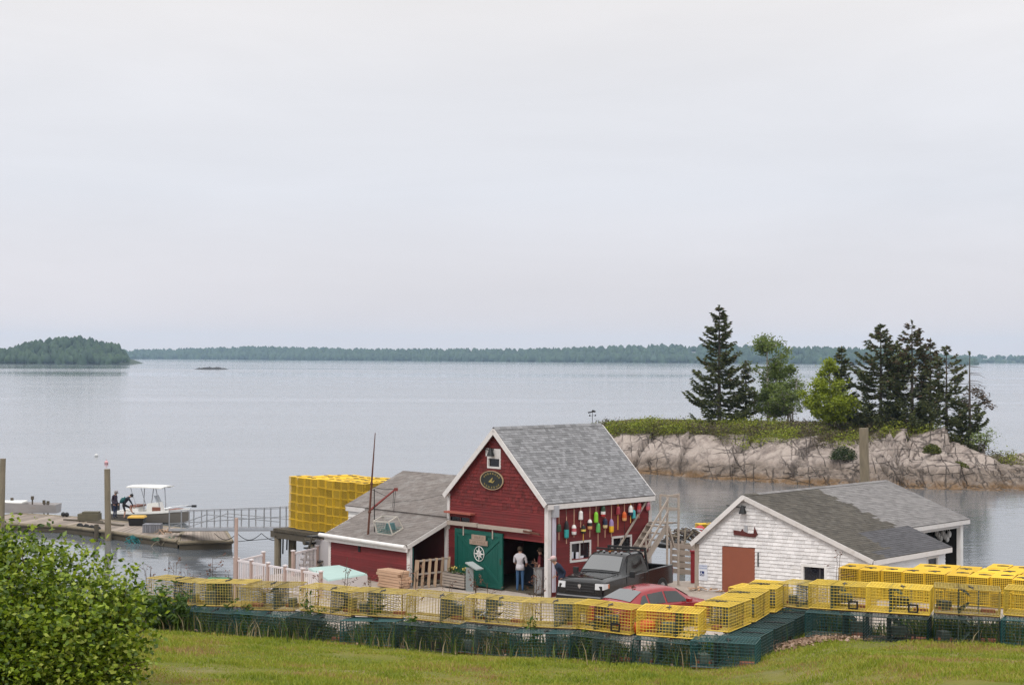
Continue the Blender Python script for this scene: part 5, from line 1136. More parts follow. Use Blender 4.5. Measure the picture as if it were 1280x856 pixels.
# ------------------------------------------------------------------ people
M_skin = mat('skin', (.42, .24, .17), .6, var=.08)
def person(loc, rz, J, h, label, cols, cap=None, hair=None, extras=None, coat_hem=None):
    """J: joints in body axes (x ahead, y left, z up) for a 1.75 m figure; cols: shirt, trousers, shoes, sleeve, shank"""
    t = thing('person', label, 'person', loc, rz=rz); k_ = h / 1.75
    P = {k: V(v) * k_ for k, v in J.items()}
    RAD = dict(pel=.135, bel=.130, chest=.150, upch=.130, neck=.058, jaw=.075, head=.098, crown=.085)
    order = ['pel', 'bel', 'chest', 'upch', 'neck', 'jaw', 'head', 'crown']; vs, rad, ed, tg = [], [], [], []
    idx = {}
    def addv(nm, p, r): idx[nm] = len(vs); vs.append(p); rad.append(r * k_); return idx[nm]
    for nm in order: addv(nm, P[nm], RAD[nm])
    segs = [('pel', 'bel', 'shirt'), ('bel', 'chest', 'shirt'), ('chest', 'upch', 'shirt'), ('upch', 'neck', 'skin'), ('neck', 'jaw', 'skin'), ('jaw', 'head', 'skin'), ('head', 'crown', 'skin')]
    for s in 'lr':
        for nm, r in (('sho', .068), ('elb', .046), ('wri', .030), ('palm', .036), ('hip', .092), ('kne', .062), ('ank', .042), ('toe', .036)): addv(nm + s, P[nm + s], r)
        segs += [('upch', 'sho' + s, 'shirt'), ('sho' + s, 'elb' + s, 'sleeve'), ('elb' + s, 'wri' + s, 'fore'), ('wri' + s, 'palm' + s, 'skin'), ('pel', 'hip' + s, 'trousers'), ('hip' + s, 'kne' + s, 'trousers'), ('kne' + s, 'ank' + s, 'shank'), ('ank' + s, 'toe' + s, 'shoes')]
    me = bpy.data.meshes.new('tmp'); me.from_pydata(vs, [(idx[a], idx[b_]) for a, b_, _ in segs], [])
    o = bpy.data.objects.new('tmp', me); COL.objects.link(o); sk = o.modifiers.new('s', 'SKIN'); sk.use_smooth_shade = True
    for i, d in enumerate(me.skin_vertices[0].data): d.radius = (rad[i], rad[i]); d.use_root = (i == 0)
    sb = o.modifiers.new('u', 'SUBSURF'); sb.levels = 2; sb.render_levels = 2
    dg = bpy.context.evaluated_depsgraph_get(); m2 = bpy.data.meshes.new_from_object(o.evaluated_get(dg)); bpy.data.objects.remove(o)
    pv = [tuple(v.co) for v in m2.vertices]; pf = [tuple(p.vertices) for p in m2.polygons]
    cent = [V(p.center) for p in m2.polygons]; bpy.data.meshes.remove(m2)
    names = ['shirt', 'trousers', 'shoes', 'skin', 'sleeve', 'fore', 'shank']
    mats = [cols['shirt'], cols['trousers'], cols['shoes'], M_skin, cols.get('sleeve', cols['shirt']), cols.get('fore', M_skin), cols.get('shank', cols['trousers'])]
    def near(c_):
        best = (9, 'shirt')
        for a, b_, tn in segs:
            A, B_ = P[a], P[b_]; d = B_ - A; u = min(1, max(0, (c_ - A).dot(d) / d.dot(d))); q = (c_ - A - d * u).length - .6 * (rad[idx[a]] * (1 - u) + rad[idx[b_]] * u)
            if q < best[0]: best = (q, tn)
        return names.index(best[1])
    mb = MB(); mb.add(pv, pf); mb.m = [near(c_) for c_ in cent]
    # hands: palm plus five fingers, face: nose, ears, brow
    for s in 'lr':
        w0, p0 = P['wri' + s], P['palm' + s]; d = (p0 - w0).normalized(); sd_ = 1 if s == 'l' else -1
        ax = V((1, 0, 0)) - d * d.x; ax = ax.normalized() if ax.length > .1 else V((0, 0, 1)); cu = d.cross(ax) * -sd_
        mb.cur = 3
        for i, ln in enumerate((.068, .078, .072, .056)):
            b0 = p0 + d * .02 * k_ + ax * (.027 - .018 * i) * k_; m1 = b0 + (d * .6 + cu * .2) * ln * k_; mb.tube([b0, m1, m1 + (d * .3 + cu * .4) * ln * k_], [.010 * k_, .009 * k_, .007 * k_], 5)
        tb = w0 + d * .03 * k_ + ax * .028 * k_; mb.tube([tb, tb + (ax * .6 + d * .7) * .035 * k_, tb + (ax * .5 + d * 1.5) * .04 * k_], [.012 * k_, .011 * k_, .008 * k_], 5)
    up = (P['crown'] - P['jaw']).normalized(); fw_ = P.get('face', V((1, 0, 0)))
    fw_ = (fw_ - up * fw_.dot(up)).normalized(); lf_ = up.cross(fw_); hc = P['head']
    mb.cur = 3; mb.tube([hc + fw_ * .085 * k_ + up * .015 * k_, hc + fw_ * .118 * k_ - up * .025 * k_, hc + fw_ * .09 * k_ - up * .032 * k_], [.010 * k_, .016 * k_, .010 * k_], 5)
    for s in (-1, 1): mb.ball(hc + lf_ * s * .086 * k_ - up * .005 * k_ - fw_ * .005, .026 * k_, 6, 5, (.6, .4, 1))
    body = mb.build('body', mats, t, False, smooth=True)
    M_eye = mat('eye', (.02, .015, .012), .3); mb = MB()
    for s in (-1, 1): mb.ball(hc + fw_ * .083 * k_ + lf_ * s * .032 * k_ + up * .012 * k_, .010 * k_, 6, 4)
    mb.build('eyes', M_eye, t, False); mb = MB(); mb.bar(hc + fw_ * .088 * k_ + lf_ * .022 * k_ - up * .055 * k_, hc + fw_ * .088 * k_ - lf_ * .022 * k_ - up * .055 * k_, .010 * k_); mb.build('mouth', mat('lip', (.25, .10, .08), .6), t, False)
    Mx = Matrix((fw_, lf_, up)).transposed()
    if hair:
        mb = MB(); mb.lathe([(.108 * k_, -.06 * k_), (.114 * k_, .0), (.108 * k_, .05 * k_), (.075 * k_, .10 * k_), (.02 * k_, .118 * k_)], 12, hc - fw_ * .016 * k_ + up * .012 * k_, Mx); mb.build('hair', hair, t, False, smooth=True)
    if cap:
        mb = MB(); mb.lathe([(.116 * k_, .03 * k_), (.115 * k_, .07 * k_), (.095 * k_, .115 * k_), (.03 * k_, .14 * k_)], 12, hc, Mx); mb.prism([hc + fw_ * .09 * k_ + lf_ * .075 * k_ + up * .035 * k_, hc + fw_ * .20 * k_ + lf_ * .045 * k_ + up * .02 * k_, hc + fw_ * .20 * k_ - lf_ * .045 * k_ + up * .02 * k_, hc + fw_ * .09 * k_ - lf_ * .075 * k_ + up * .035 * k_], up * .012); mb.build('cap', cap, t, False, smooth=False)
    if coat_hem:
        mb = MB(); c_ = P['pel']; mb.lathe([(.175 * k_, -.10 * k_), (.17 * k_, .0), (.15 * k_, .12 * k_)], 14, c_); 
        mb.v = [(c_.x + (x - c_.x) * .8, y, z) for x, y, z in mb.v]; mb.build('shirt_hem', coat_hem, t, False, smooth=True)
    if extras: extras(t, P, k_)
    return t
STAND = dict(pel=(0, 0, .95), bel=(.0, 0, 1.08), chest=(-.01, 0, 1.25), upch=(-.02, 0, 1.40), neck=(0, 0, 1.49), jaw=(.03, 0, 1.56), head=(.03, 0, 1.64), crown=(.02, 0, 1.69),
             shol=(-.02, .19, 1.40), elbl=(-.05, .26, 1.12), wril=(.05, .26, .88), palml=(.08, .25, .80), shor=(-.02, -.19, 1.40), elbr=(-.05, -.26, 1.12), wrir=(.05, -.26, .88), palmr=(.08, -.25, .80),
             hipl=(0, .09, .90), knel=(.02, .10, .50), ankl=(-.01, .11, .08), toel=(.15, .13, .035), hipr=(0, -.09, .90), kner=(.02, -.10, .50), ankr=(-.01, -.11, .08), toer=(.15, -.13, .035))
def pose(**k): d = dict(STAND); d.update(k); return d
M_tee = mat('grey_tee', (.46, .44, .47), .9, var=.1); M_jean = mat('blue_jeans', (.035, .085, .18), .9, var=.15); M_shoe = mat('dark_shoe', (.03, .025, .022), .8); M_shoel = mat('pale_shoe', (.40, .38, .36), .8)
M_hairb = mat('brown_hair', (.05, .03, .02), .8); M_hairg = mat('grey_hair', (.25, .22, .20), .8); M_navy = mat('navy_jacket', (.012, .018, .04), .9); M_blk = mat('black_trousers', (.012, .012, .014), .9); M_mar = mat('maroon_shirt', (.12, .015, .02), .9)
pd = at(650, 739.5, 1.5)
person((pd.x, pd.y, 1.5), math.atan2(.95, .3), pose(elbl=(.03, .25, 1.14), wril=(.22, .18, 1.02), palml=(.29, .14, 1.03), elbr=(.03, -.25, 1.14), wrir=(.20, -.18, 1.0), palmr=(.27, -.14, 1.0)), 1.80, 'man seen from behind in grey T-shirt and blue jeans in the barn doorway', dict(shirt=M_tee, trousers=M_jean, shoes=M_shoel), hair=M_hairb, coat_hem=M_tee)
pi_ = BF(4.78, .62, .05)
person((pi_.x, pi_.y, pi_.z), math.atan2(.3, -.95), pose(elbr=(.05, -.24, 1.14), wrir=(.25, -.15, 1.1), palmr=(.32, -.12, 1.12)), 1.74, 'person in a maroon shirt standing inside the dark barn behind the door post', dict(shirt=M_mar, trousers=M_blk, shoes=M_shoe), hair=M_hairb)
pn = at(697, 753, 1.5)
person((pn.x, pn.y, 1.5), math.atan2(-.25, -.97), pose(pel=(-.16, 0, .92), bel=(-.15, 0, 1.05), chest=(-.08, 0, 1.22), upch=(.02, 0, 1.37), neck=(.09, 0, 1.45), jaw=(.15, 0, 1.50), head=(.17, 0, 1.58), crown=(.17, 0, 1.64), shol=(0, .19, 1.37), shor=(0, -.19, 1.37), elbl=(-.22, .24, 1.14), wril=(-.12, .24, .92), palml=(-.07, .23, .86), elbr=(-.2, -.24, 1.12), wrir=(.0, -.2, .95), palmr=(.06, -.18, .93),
       hipl=(-.16, .09, .88), hipr=(-.16, -.09, .88), knel=(.02, .1, .50), kner=(-.10, -.1, .47), ankl=(.03, .1, .08), toel=(.2, .11, .035), ankr=(-.22, -.1, .08), toer=(-.07, -.11, .035)), 1.82, 'man in navy jacket and pale cap leaning forward at the barn corner', dict(shirt=M_navy, trousers=M_blk, shoes=M_shoe, sleeve=M_navy, fore=M_navy), cap=mat('pale_cap', (.50, .36, .36), .8), hair=M_hairg, coat_hem=M_navy)

# ------------------------------------------------------------------ floats, gangway and boat
FZ = .45
def floatdeck(name, label, px, planks=True, depth=.38, log=False):
    c_ = [at(x, y, FZ) for x, y in px]; cen = sum(c_, V((0, 0, 0))) / len(c_)
    t = thing(name, label, 'float', (cen.x, cen.y, -.05)); mb = MB(); mb.prism([p - V((0, 0, .06)) for p in c_][::1], (0, 0, -depth)); mb.build('float_side', M_wooddk, t)
    mb = MB(); a, b_, d, e = c_[0], c_[1], c_[2], c_[3]; n = max(4, int((b_ - a).length / .16))
    for i in range(n):
        u0, u1 = i / n, (i + .95) / n; z = RNG.uniform(0, .012)
        q = [a.lerp(b_, u0), a.lerp(b_, u1), e.lerp(d, u1), e.lerp(d, u0)]; mb.hexa([p - V((0, 0, .058)) for p in q] + [p + V((0, 0, z)) for p in q])
    mb.build('deck_planks', M_deck, t)
    mb = MB()
    for p, q in ((e, d), (a, b_), (a, e), (b_, d)): mb.tube([p + V((0, 0, -.06)), p.lerp(q, .35) + V((0, 0, -.04)), q + V((0, 0, -.07))], .11, 7)
    mb.build('edge_log', M_pile, t); return t, c_
f1, fc1 = floatdeck('wooden_float', 'long plank float where the white boat lies alongside', [(128, 649.5), (232, 660.5), (222, 675), (84, 657)])
f2, fc2 = floatdeck('wooden_float', 'short dark float under the foot of the gangway', [(228, 661.5), (282, 663), (290, 675.5), (224, 677)], depth=.5)
f3, fc3 = floatdeck('wooden_float', 'farther float carrying the small grey skiff behind the bush', [(20, 641.5), (126, 648), (90, 657), (-40, 652)])
# gangway
ga, gb = at(224, 661, .80), at(364, 660, 2.30); gd = (gb - ga); gs = V((-gd.y, gd.x, 0)).normalized() * .6
gw = thing('gangway', 'long aluminium gangway with rails leading from the float up to the wharf', 'gangway', (ga.x, ga.y, ga.z))
mb = MB(); mb.bar(ga - V((0, 0, .06)), gb - V((0, 0, .06)), 1.2, .08); mb.build('walkway', mat('gangway_deck', (.36, .33, .31), .8), gw)
for s in (-1, 1):
    mb = MB(); o = gs * s; n = 8
    mb.bar(ga + o, gb + o, .08, .14); P_ = [ga.lerp(gb, i / n) + o for i in range(n + 1)]; H_ = V((0, 0, 1.08))
    mb.tube([P_[0] + H_, P_[n] + H_], .035, 6); mb.tube([P_[0] + H_ * .93 , P_[n] + H_ * .93], .02, 5)
    mb.build('side_truss', M_galv, gw)
    for i in range(n + 1): mb = MB(); mb.bar(P_[i], P_[i] + H_, .06); mb.build('rail_post', M_steel, gw)
    mb = MB(); mb.tube([P_[0] + V((0, 0, .1)), P_[3] + H_ * .75], .025, 5); mb.tube([P_[3] + H_ * .75, P_[n] + V((0, 0, .35))], .025, 5); mb.tube([P_[0] + V((0, 0, .35)), P_[n] + V((0, 0, .6))], .018, 5); mb.build('diagonal_rail', M_steel, gw)
for i in range(6):
    pass
mb = MB(); ppts = []
for i in range(25): u = i / 24; ppts.append(ga.lerp(gb, .35 + .62 * u) + V((0, 0, -.25 - .35 * abs(math.sin(u * math.pi * 3)))))
mb.tube(ppts, .02, 4); mb.tube([ga.lerp(gb, .35) + V((0, 0, -.8)), ga.lerp(gb, .95) + V((0, 0, -.45))], .015, 4); mb.build('hanging_hose', M_black, gw)
# centre-console boat
bb0 = at(191, 652.5, .0); BFm = Frame((bb0.x, bb0.y + .3, 0), (.955, -.29), (.29, .955)); BL = 5.2
bt_ = thing('motor_boat', 'white centre-console motor boat with a hard top tied at the float', 'boat', tuple(BFm(0, 0, 0)))
M_hull = mat('hull_grey', (.13, .115, .10), .35, var=.08, coat=.3); M_gel = mat('gelcoat_white', (.74, .73, .70), .35, var=.04, coat=.3); M_seat = mat('boat_upholstery', (.20, .075, .05), .6); M_clear = mat('clear_curtain', (.35, .38, .42), .15)
mb = MB(); st_ = []; n = 15
for i in range(n):
    u = i / (n - 1); x = -BL / 2 + BL * u; w_ = 1.02 * (1 - max(0, (u - .45) / .55) ** 2.3); sh = .66 + .28 * u ** 2; k = -.25 + .42 * max(0, (u - .6) / .4) ** 2
    st_.append((x, w_, sh, k))
def ring(x, w_, sh, k, z0): return
vs = []; 
for x, w_, sh, k in st_: vs += [(x + .12 * 0, -w_, sh), (x, -w_ * .98, sh * .62), (x, -w_ * .86, .05 + max(0, k)), (x, 0, k), (x, w_ * .86, .05 + max(0, k)), (x, w_ * .98, sh * .62), (x, w_, sh)]
fs = [(i * 7 + j, (i + 1) * 7 + j, (i + 1) * 7 + j + 1, i * 7 + j + 1) for i in range(n - 1) for j in range(6)] + [(0, 1, 2, 3, 4, 5, 6)]
mb.add([BFm(*p) for p in vs], fs); mb.build('hull', M_hull, bt_)
mb = MB()
for s in (-1, 1):
    for (a, b_) in zip(st_, st_[1:]):
        q = [BFm(a[0], s * (a[1] + .04), a[2] - .13), BFm(b_[0], s * (b_[1] + .04), b_[2] - .13), BFm(b_[0], s * max(0, b_[1] - .16), b_[2] - .13), BFm(a[0], s * max(0, a[1] - .16), a[2] - .13)]
        mb.hexa(q + [p + V((0, 0, .15)) for p in q])
mb.hexa([BFm(-BL / 2 - .02, -1.0, .45), BFm(-BL / 2 + .2, -1.0, .45), BFm(-BL / 2 + .2, 1.0, .45), BFm(-BL / 2 - .02, 1.0, .45)] + [BFm(-BL / 2 - .02, -1.0, .66), BFm(-BL / 2 + .2, -1.0, .66), BFm(-BL / 2 + .2, 1.0, .66), BFm(-BL / 2 - .02, 1.0, .66)])
mb.build('gunwale', M_gel, bt_)
mb = MB(); vs = []
for x, w_, sh, k in st_: vs += [BFm(x, -w_ * .93, .30 + (k > 0) * .2), BFm(x, w_ * .93, .30 + (k > 0) * .2)]
mb.add(vs, [(i * 2, i * 2 + 1, i * 2 + 3, i * 2 + 2) for i in range(n - 1)]); mb.build('cockpit_floor', M_gel, bt_)
mb = MB(); mb.hexa([BFm(-.35, -.42, .3), BFm(.75, -.40, .3), BFm(.75, .40, .3), BFm(-.35, .42, .3), BFm(-.30, -.38, 1.20), BFm(.42, -.34, 1.30), BFm(.42, .34, 1.30), BFm(-.30, .38, 1.20)]); con = mb.build('console', M_gel, bt_)
mb = MB(); mb.span((.12, -.45, .52), (.72, -.42, 1.0), BFm); mb.span((.18, -.3, .45), (1.0, .3, .72), BFm); mb.build('console_seat', M_seat, con)
mb = MB(); mb.prism([BFm(.36, -.33, 1.3), BFm(.36, .33, 1.3), BFm(.16, .30, 1.72), BFm(.16, -.30, 1.72)], V((.012, 0, 0))); mb.build('windscreen', M_clear, con)
mb = MB(); mb.hexa([BFm(-1.4, -.45, .3), BFm(-.85, -.45, .3), BFm(-.85, .45, .3), BFm(-1.4, .45, .3), BFm(-1.4, -.42, .98), BFm(-.9, -.42, .98), BFm(-.9, .42, .98), BFm(-1.4, .42, .98)]); ls_ = mb.build('leaning_post', M_gel, bt_)
mb = MB(); mb.span((-1.48, -.5, .98), (-.85, .5, 1.08), BFm); mb.span((-1.44, -.47, .5), (-1.36, .47, .98), BFm); mb.span((-1.4, -.47, .42), (-.86, -.45, .55), BFm); mb.build('leaning_cushion', M_seat, ls_)
TT = 2.22
for (x0, y0, x1, y1) in ((-.45, -.5, -.35, -.6), (-.45, .5, -.35, .6), (.62, -.42, .45, -.58), (.62, .42, .45, .58)):
    mb = MB(); mb.tube([BFm(x0, y0, .35), BFm(x0, y0, 1.2), BFm(x1, y1, TT)], .03, 6); mb.build('top_leg', M_galv, bt_)
mb = MB()
for y in (-.6, .6): mb.tube([BFm(-1.35, y * 1.05, TT), BFm(-.95, y, 1.05)], .02, 5); mb.tube([BFm(.45, y, TT), BFm(.95, y * .9, TT)], .02, 5)
mb.build('top_brace', M_galv, bt_)
mb = MB(); vs = []; xs_ = np.linspace(-1.55, 1.0, 9); ys_ = np.linspace(-.95, .95, 7)
for z_ in (0, .07):
    for x in xs_:
        for y in ys_: vs.append(BFm(x, y * (1 - .12 * (abs(x + .27) / 1.3) ** 3), TT + z_ * (1 if z_ else 0) + .06 * (1 - (y / .95) ** 2) + .04 * (1 - ((x + .27) / 1.3) ** 2)))
fs = []
for i in range(8):
    for j in range(6): a = i * 7 + j; fs += [(a, a + 1, a + 8, a + 7)[::-1], (63 + a, 63 + a + 1, 63 + a + 8, 63 + a + 7)]
for i in range(8):
    for j in (0, 6): a = i * 7 + j; fs.append((a, a + 7, a + 70, a + 63) if j == 6 else (a, a + 63, a + 70, a + 7))
for j in range(6):
    for i in (0, 8): a = i * 7 + j; fs.append((a, a + 1, a + 64, a + 63))
mb.add(vs, fs); mb.build('hard_top', M_gel, bt_)
mb = MB(); mb.span((1.35, -.5, .78), (1.9, .5, .90), BFm); mb.build('bow_cushion', M_seat, bt_)
mb = MB()
for s in (-1, 1): mb.tube([BFm(1.2, s * .8, .95), BFm(1.6, s * .62, 1.06), BFm(2.2, s * .3, 1.12), BFm(2.5, 0, 1.15)], .02, 5)
mb.build('bow_rail', M_chrome, bt_)
mb = MB(); mb.tube([BFm(2.3, .1, 1.08), BFm(2.75, .1, 1.1)], .025, 5); mb.box(BFm(2.85, .1, 1.1), (.3, .16, .14)); mb.build('trolling_motor', M_black, bt_)
mb = MB(); mb.hexa([BFm(-2.95, -.22, .4), BFm(-2.62, -.22, .4), BFm(-2.62, .22, .4), BFm(-2.95, .22, .4), BFm(-3.05, -.2, 1.1), BFm(-2.62, -.2, 1.15), BFm(-2.62, .2, 1.15), BFm(-3.05, .2, 1.1)]); mb.hexa([BFm(-2.85, -.08, -.5), BFm(-2.65, -.08, -.5), BFm(-2.65, .08, -.5), BFm(-2.85, .08, -.5), BFm(-2.85, -.1, .4), BFm(-2.65, -.1, .4), BFm(-2.65, .1, .4), BFm(-2.85, .1, .4)]); mb.build('outboard_motor', M_black, bt_)
# the two people on the float
p = at(143.6, 648, FZ)
person((p.x, p.y, FZ + .02), math.atan2(-.35, .9), pose(jaw=(.06, 0, 1.55), head=(.08, 0, 1.62), crown=(.10, 0, 1.67), face=(1, 0, -.5), palml=(.1, .2, .86), palmr=(.1, -.2, .86)), 1.76, 'man in dark jacket, blue trousers and grey cap standing with bowed head', dict(shirt=mat('plum_jacket', (.035, .025, .04), .9), trousers=mat('blue_trousers', (.02, .03, .07), .9), shoes=M_shoe, fore=MATS['plum_jacket']), cap=mat('grey_cap', (.20, .18, .19), .8), hair=M_hairg, coat_hem=MATS['plum_jacket'])
p = at(157.5, 648.2, FZ)
def pack(t, P, k):
    m_ = mat('teal_pack', (.01, .075, .08), .8, var=.2); c_ = (P['chest'] + P['bel']) / 2; d = (P['upch'] - P['pel']).normalized(); back = V((-d.z, 0, d.x)); mb = MB()
    M = Matrix((d, V((0, 1, 0)), back)).transposed(); mb.ball(c_ + back * .17 * k - d * .06, .2 * k, 10, 7, (1.25, .95, .72), M); mb.build('backpack', m_, t, False, smooth=True)
    mb = MB(); mb.ball(c_ + back * .26 * k + d * .10, .06, 7, 5, (1, 1.6, .6), M); mb.build('pack_flap', M_wht, t, False)
person((p.x, p.y, FZ + .02), math.atan2(.25, .97), pose(pel=(-.18, 0, .92), bel=(-.10, 0, 1.04), chest=(.02, 0, 1.19), upch=(.14, 0, 1.32), neck=(.22, 0, 1.40), jaw=(.28, 0, 1.40), head=(.34, 0, 1.44), crown=(.37, 0, 1.48), face=(.6, 0, -.7), shol=(.13, .19, 1.30), shor=(.13, -.19, 1.30), elbl=(.34, .22, .98), wril=(.42, .18, .78), palml=(.46, .16, .71), elbr=(.34, -.22, .98), wrir=(.44, -.18, .80), palmr=(.48, -.16, .74),
       hipl=(-.16, .1, .87), knel=(.22, .13, .70), ankl=(.40, .13, .35), toel=(.54, .14, .30), hipr=(-.18, -.1, .87), kner=(-.06, -.12, .47), ankr=(-.12, -.12, .08), toer=(.03, -.13, .035)), 1.74, 'person in dark shorts with a teal backpack bending towards the boat', dict(shirt=mat('dark_top', (.015, .02, .03), .9), trousers=M_blk, shoes=M_shoe, shank=M_skin, fore=MATS['dark_top']), hair=mat('black_hair', (.012, .010, .01), .7), extras=pack)
# fish bin, crate, coils and other gear on the float
p = at(171.5, 656.5, FZ); tb = thing('fish_bin', 'black fish bin with a yellow lid on the float before the boat', 'bin', (p.x, p.y, FZ + .02))
mb = MB(); mb.hexa([V((p.x + a * .42, p.y + b_ * .36, FZ + .02)) for a, b_ in ((-1, -1), (1, -1), (1, 1), (-1, 1))] + [V((p.x + a * .48, p.y + b_ * .42, FZ + .48)) for a, b_ in ((-1, -1), (1, -1), (1, 1), (-1, 1))]); mb.build('tub', M_black, tb, bevel=.04)
mb = MB(); mb.hexa([V((p.x + a * .52, p.y + b_ * .46, FZ + .48)) for a, b_ in ((-1, -1), (1, -1), (1, 1), (-1, 1))] + [V((p.x + a * .46, p.y + b_ * .40, FZ + .60)) for a, b_ in ((-1, -1), (1, -1), (1, 1), (-1, 1))]); mb.build('lid', mat('bin_yellow', (.50, .30, .04), .6), tb, bevel=.03)
p = at(191, 665, FZ); tb = thing('slatted_crate', 'grey slatted bait crate on the near edge of the float', 'crate', (p.x, p.y, FZ + .02)); mb = MB()
for i in range(8): mb.span((p.x - .52 + i * .13, p.y - .40, FZ + .02), (p.x - .52 + i * .13 + .10, p.y - .36, FZ + .47)); mb.span((p.x - .52 + i * .13, p.y - .40, FZ + .46), (p.x - .52 + i * .13 + .10, p.y + .40, FZ + .50))
mb.span((p.x - .52, p.y - .36, FZ + .02), (p.x + .50, p.y + .40, FZ + .455)); mb.build('slats', mat('grey_slats', (.17, .17, .19), .8, island=.2), tb)
def clump(name, label, cat, p, cols, r, n=18, seed=1):
    rr = random.Random(seed); mb = MB()
    for i in range(n):
        a = rr.random() * 6.28; c_ = V(p) + V((rr.uniform(-r, r), rr.uniform(-r * .4, r * .4), rr.uniform(0, r * .5))); mb.cur = i % len(cols)
        mb.tube([c_, c_ + V((math.cos(a) * r, math.sin(a) * r * .4, -r * rr.random())), c_ + V((math.cos(a + 1) * r, math.sin(a + 1) * r * .3, -r * 1.3 * rr.random()))], r * .07, 5)
    return tag(mb.build(name, cols, base=p), label, cat)
clump('rope_coil', 'teal rope bundle hanging off the float side', 'rope', at(172, 673, .25), [mat('teal_rope', (.02, .15, .16), .9)], .42, 16, 3)
clump('rope_coil', 'dark green ropes trailing off the float corner', 'rope', at(207, 676, .3), [mat('green_rope', (.04, .13, .08), .9), M_rope], .5, 12, 5)
mb = MB(); p = at(209, 679, .12); mb.ball(p, .25, 9, 6); tag(mb.build('mooring_ball', mat('faded_coral', (.50, .17, .12), .6)), 'faded coral mooring ball against the float side', 'buoy')
for i, (x, y, z) in enumerate(((79, 642.5, .62), (83.5, 642.8, .62))): mb = MB(); mb.ball(at(x, y, z), .15, 8, 6); tag(mb.build('fender_ball', M_black), ('left' if i == 0 else 'right') + ' one of two small black balls on the far float', 'float', 'black balls on the far float')
# small grey skiff on the far float
p = at(33, 640, .5); t = thing('grey_skiff', 'small pale skiff lying on the far float at the left edge', 'skiff', (p.x, p.y, .47)); mb = MB(); vs = []; n = 9
for i in range(n):
    u = i / (n - 1); x = p.x - 2.3 + 4.4 * u; w_ = .75 * (1 - max(0, (.35 - u) / .35) ** 2.2); sh = .58 + .25 * (1 - u) ** 2
    vs += [(x, p.y - w_, .47 + sh), (x, p.y - w_ * .8, .5), (x, p.y, .47 + .1 * (u < .15)), (x, p.y + w_ * .8, .5), (x, p.y + w_, .47 + sh)]
mb.add(vs, [(i * 5 + j, i * 5 + j + 1, (i + 1) * 5 + j + 1, (i + 1) * 5 + j) for i in range(n - 1) for j in range(4)] + [(n * 5 - 5, n * 5 - 4, n * 5 - 3, n * 5 - 2, n * 5 - 1)]); mb.build('hull', mat('skiff_grey', (.34, .32, .32), .6), t)
mb = MB(); mb.prism([(p.x - 1.7, p.y - .5, 1.08), (p.x - .1, p.y - .62, 1.08), (p.x - .1, p.y + .62, 1.08), (p.x - 1.7, p.y + .5, 1.08)], (0, 0, .16)); mb.build('foredeck', M_gel, t, bevel=.05)
mb = MB(); mb.span((p.x + .5, p.y - .7, .85), (p.x + .8, p.y + .7, .9)); mb.build('thwart', M_wood, t)
for i, (x, y0, y1) in enumerate(((15, 640, 624), (40.5, 641, 622), (55, 640, 627), (60, 641, 628))):
    a = at(x, y0, FZ); b_ = atY(x, y1, a.y); mb = MB(); mb.tube([a - V((0, 0, .5)), b_], .05, 6); mb.box(b_, (.16, .16, .22)); tag(mb.build('mooring_post', M_wooddk), ('thin dark post left of the pale skiff', 'tallest thin post beside the pale skiff', 'thin short post at the stern of the pale skiff', 'last thin post right of the pale skiff')[i], 'post', 'thin posts on the far float')
# ------------------------------------------------------------------ pilings
def piling(px, ytop, Y, r, label, zb=-2, lean=0, mt=None):
    b_ = atY(px, ytop, Y); mb = MB(); n = 7
    pts = [V((b_.x - lean * (1 - i / n) + .02 * mnoise.noise(V((i, px, 0))), Y, zb + (b_.z - zb) * i / n)) for i in range(n + 1)]; mb.tube(pts, [r * (1.12 - .12 * i / n) for i in range(n + 1)], 12)
    return tag(mb.build('wooden_piling', mt or M_pile, smooth=False), label, 'piling')
piling(3.5, 573, 94, .17, 'tall bare piling at the left edge of the far float', lean=.1)
piling(134, 586, 93.5, .175, 'tall bare piling standing before the boat float', lean=-.12)
piling(120.5, 655, 93, .13, 'short dark piling stub beside the tall one by the float', mt=M_wooddk)
piling(1079.5, 535, 76, .22, 'thick pale piling standing behind the white shed roof', lean=-.22)
piling(851.5, 662, 80, .19, 'short square-topped piling in the water between barn stair and white shed')
for i, (x, y) in enumerate(((120.5, 569), (133, 578))):
    p = at(x, y, .1); mb = MB(); mb.ball(p, .21, 9, 6, (1, 1, .9)); mb.tube([p, p + V((0, 0, .32))], .04, 5); tag(mb.build('mooring_buoy', (M_wht, mat('mooring_pink', (.55, .30, .32), .6))[i]), ('white mooring buoy out on the water', 'pink mooring buoy out above the tall piling')[i], 'buoy')
# ------------------------------------------------------------------ upper wharf under the trap stack
whf = thing('upper_wharf', 'dark timber wharf on piles carrying the big stack of yellow traps', 'wharf', tuple(BF(-12, 4, -1.5)))
mb = MB()
for i in range(44): mb.span((-15.3 + i * .19, 2.0, .70), (-15.3 + i * .19 + .17, 6.9, .845), BF)
mb.build('deck', M_wooddk, whf)
for y in (2.2, 4.4, 6.6): mb = MB(); mb.span((-15.6, y - .15, .38), (-7.2, y + .15, .70), BF); mb.build('beam', M_wooddk, whf)
for x in (-15.2, -12.4, -9.6):
    for y in (2.2, 6.6): mb = MB(); mb.tube([BF(x, y, -3.4), BF(x, y, .4)], .17, 9); mb.build('pile', M_pile, whf)
b_ = BF.inv(at(345, 668, 2.0)); 
mb = MB(); mb.tube([at(344, 668.5, 2.0), at(398, 668.5, 2.0)], .19, 8); mb.build('log_beam', M_wooddk, whf)
mb = MB(); mb.tube([at(380, 677, 2.0), at(418, 674, 2.0)], .16, 8); mb.build('log_beam', M_wooddk, whf)
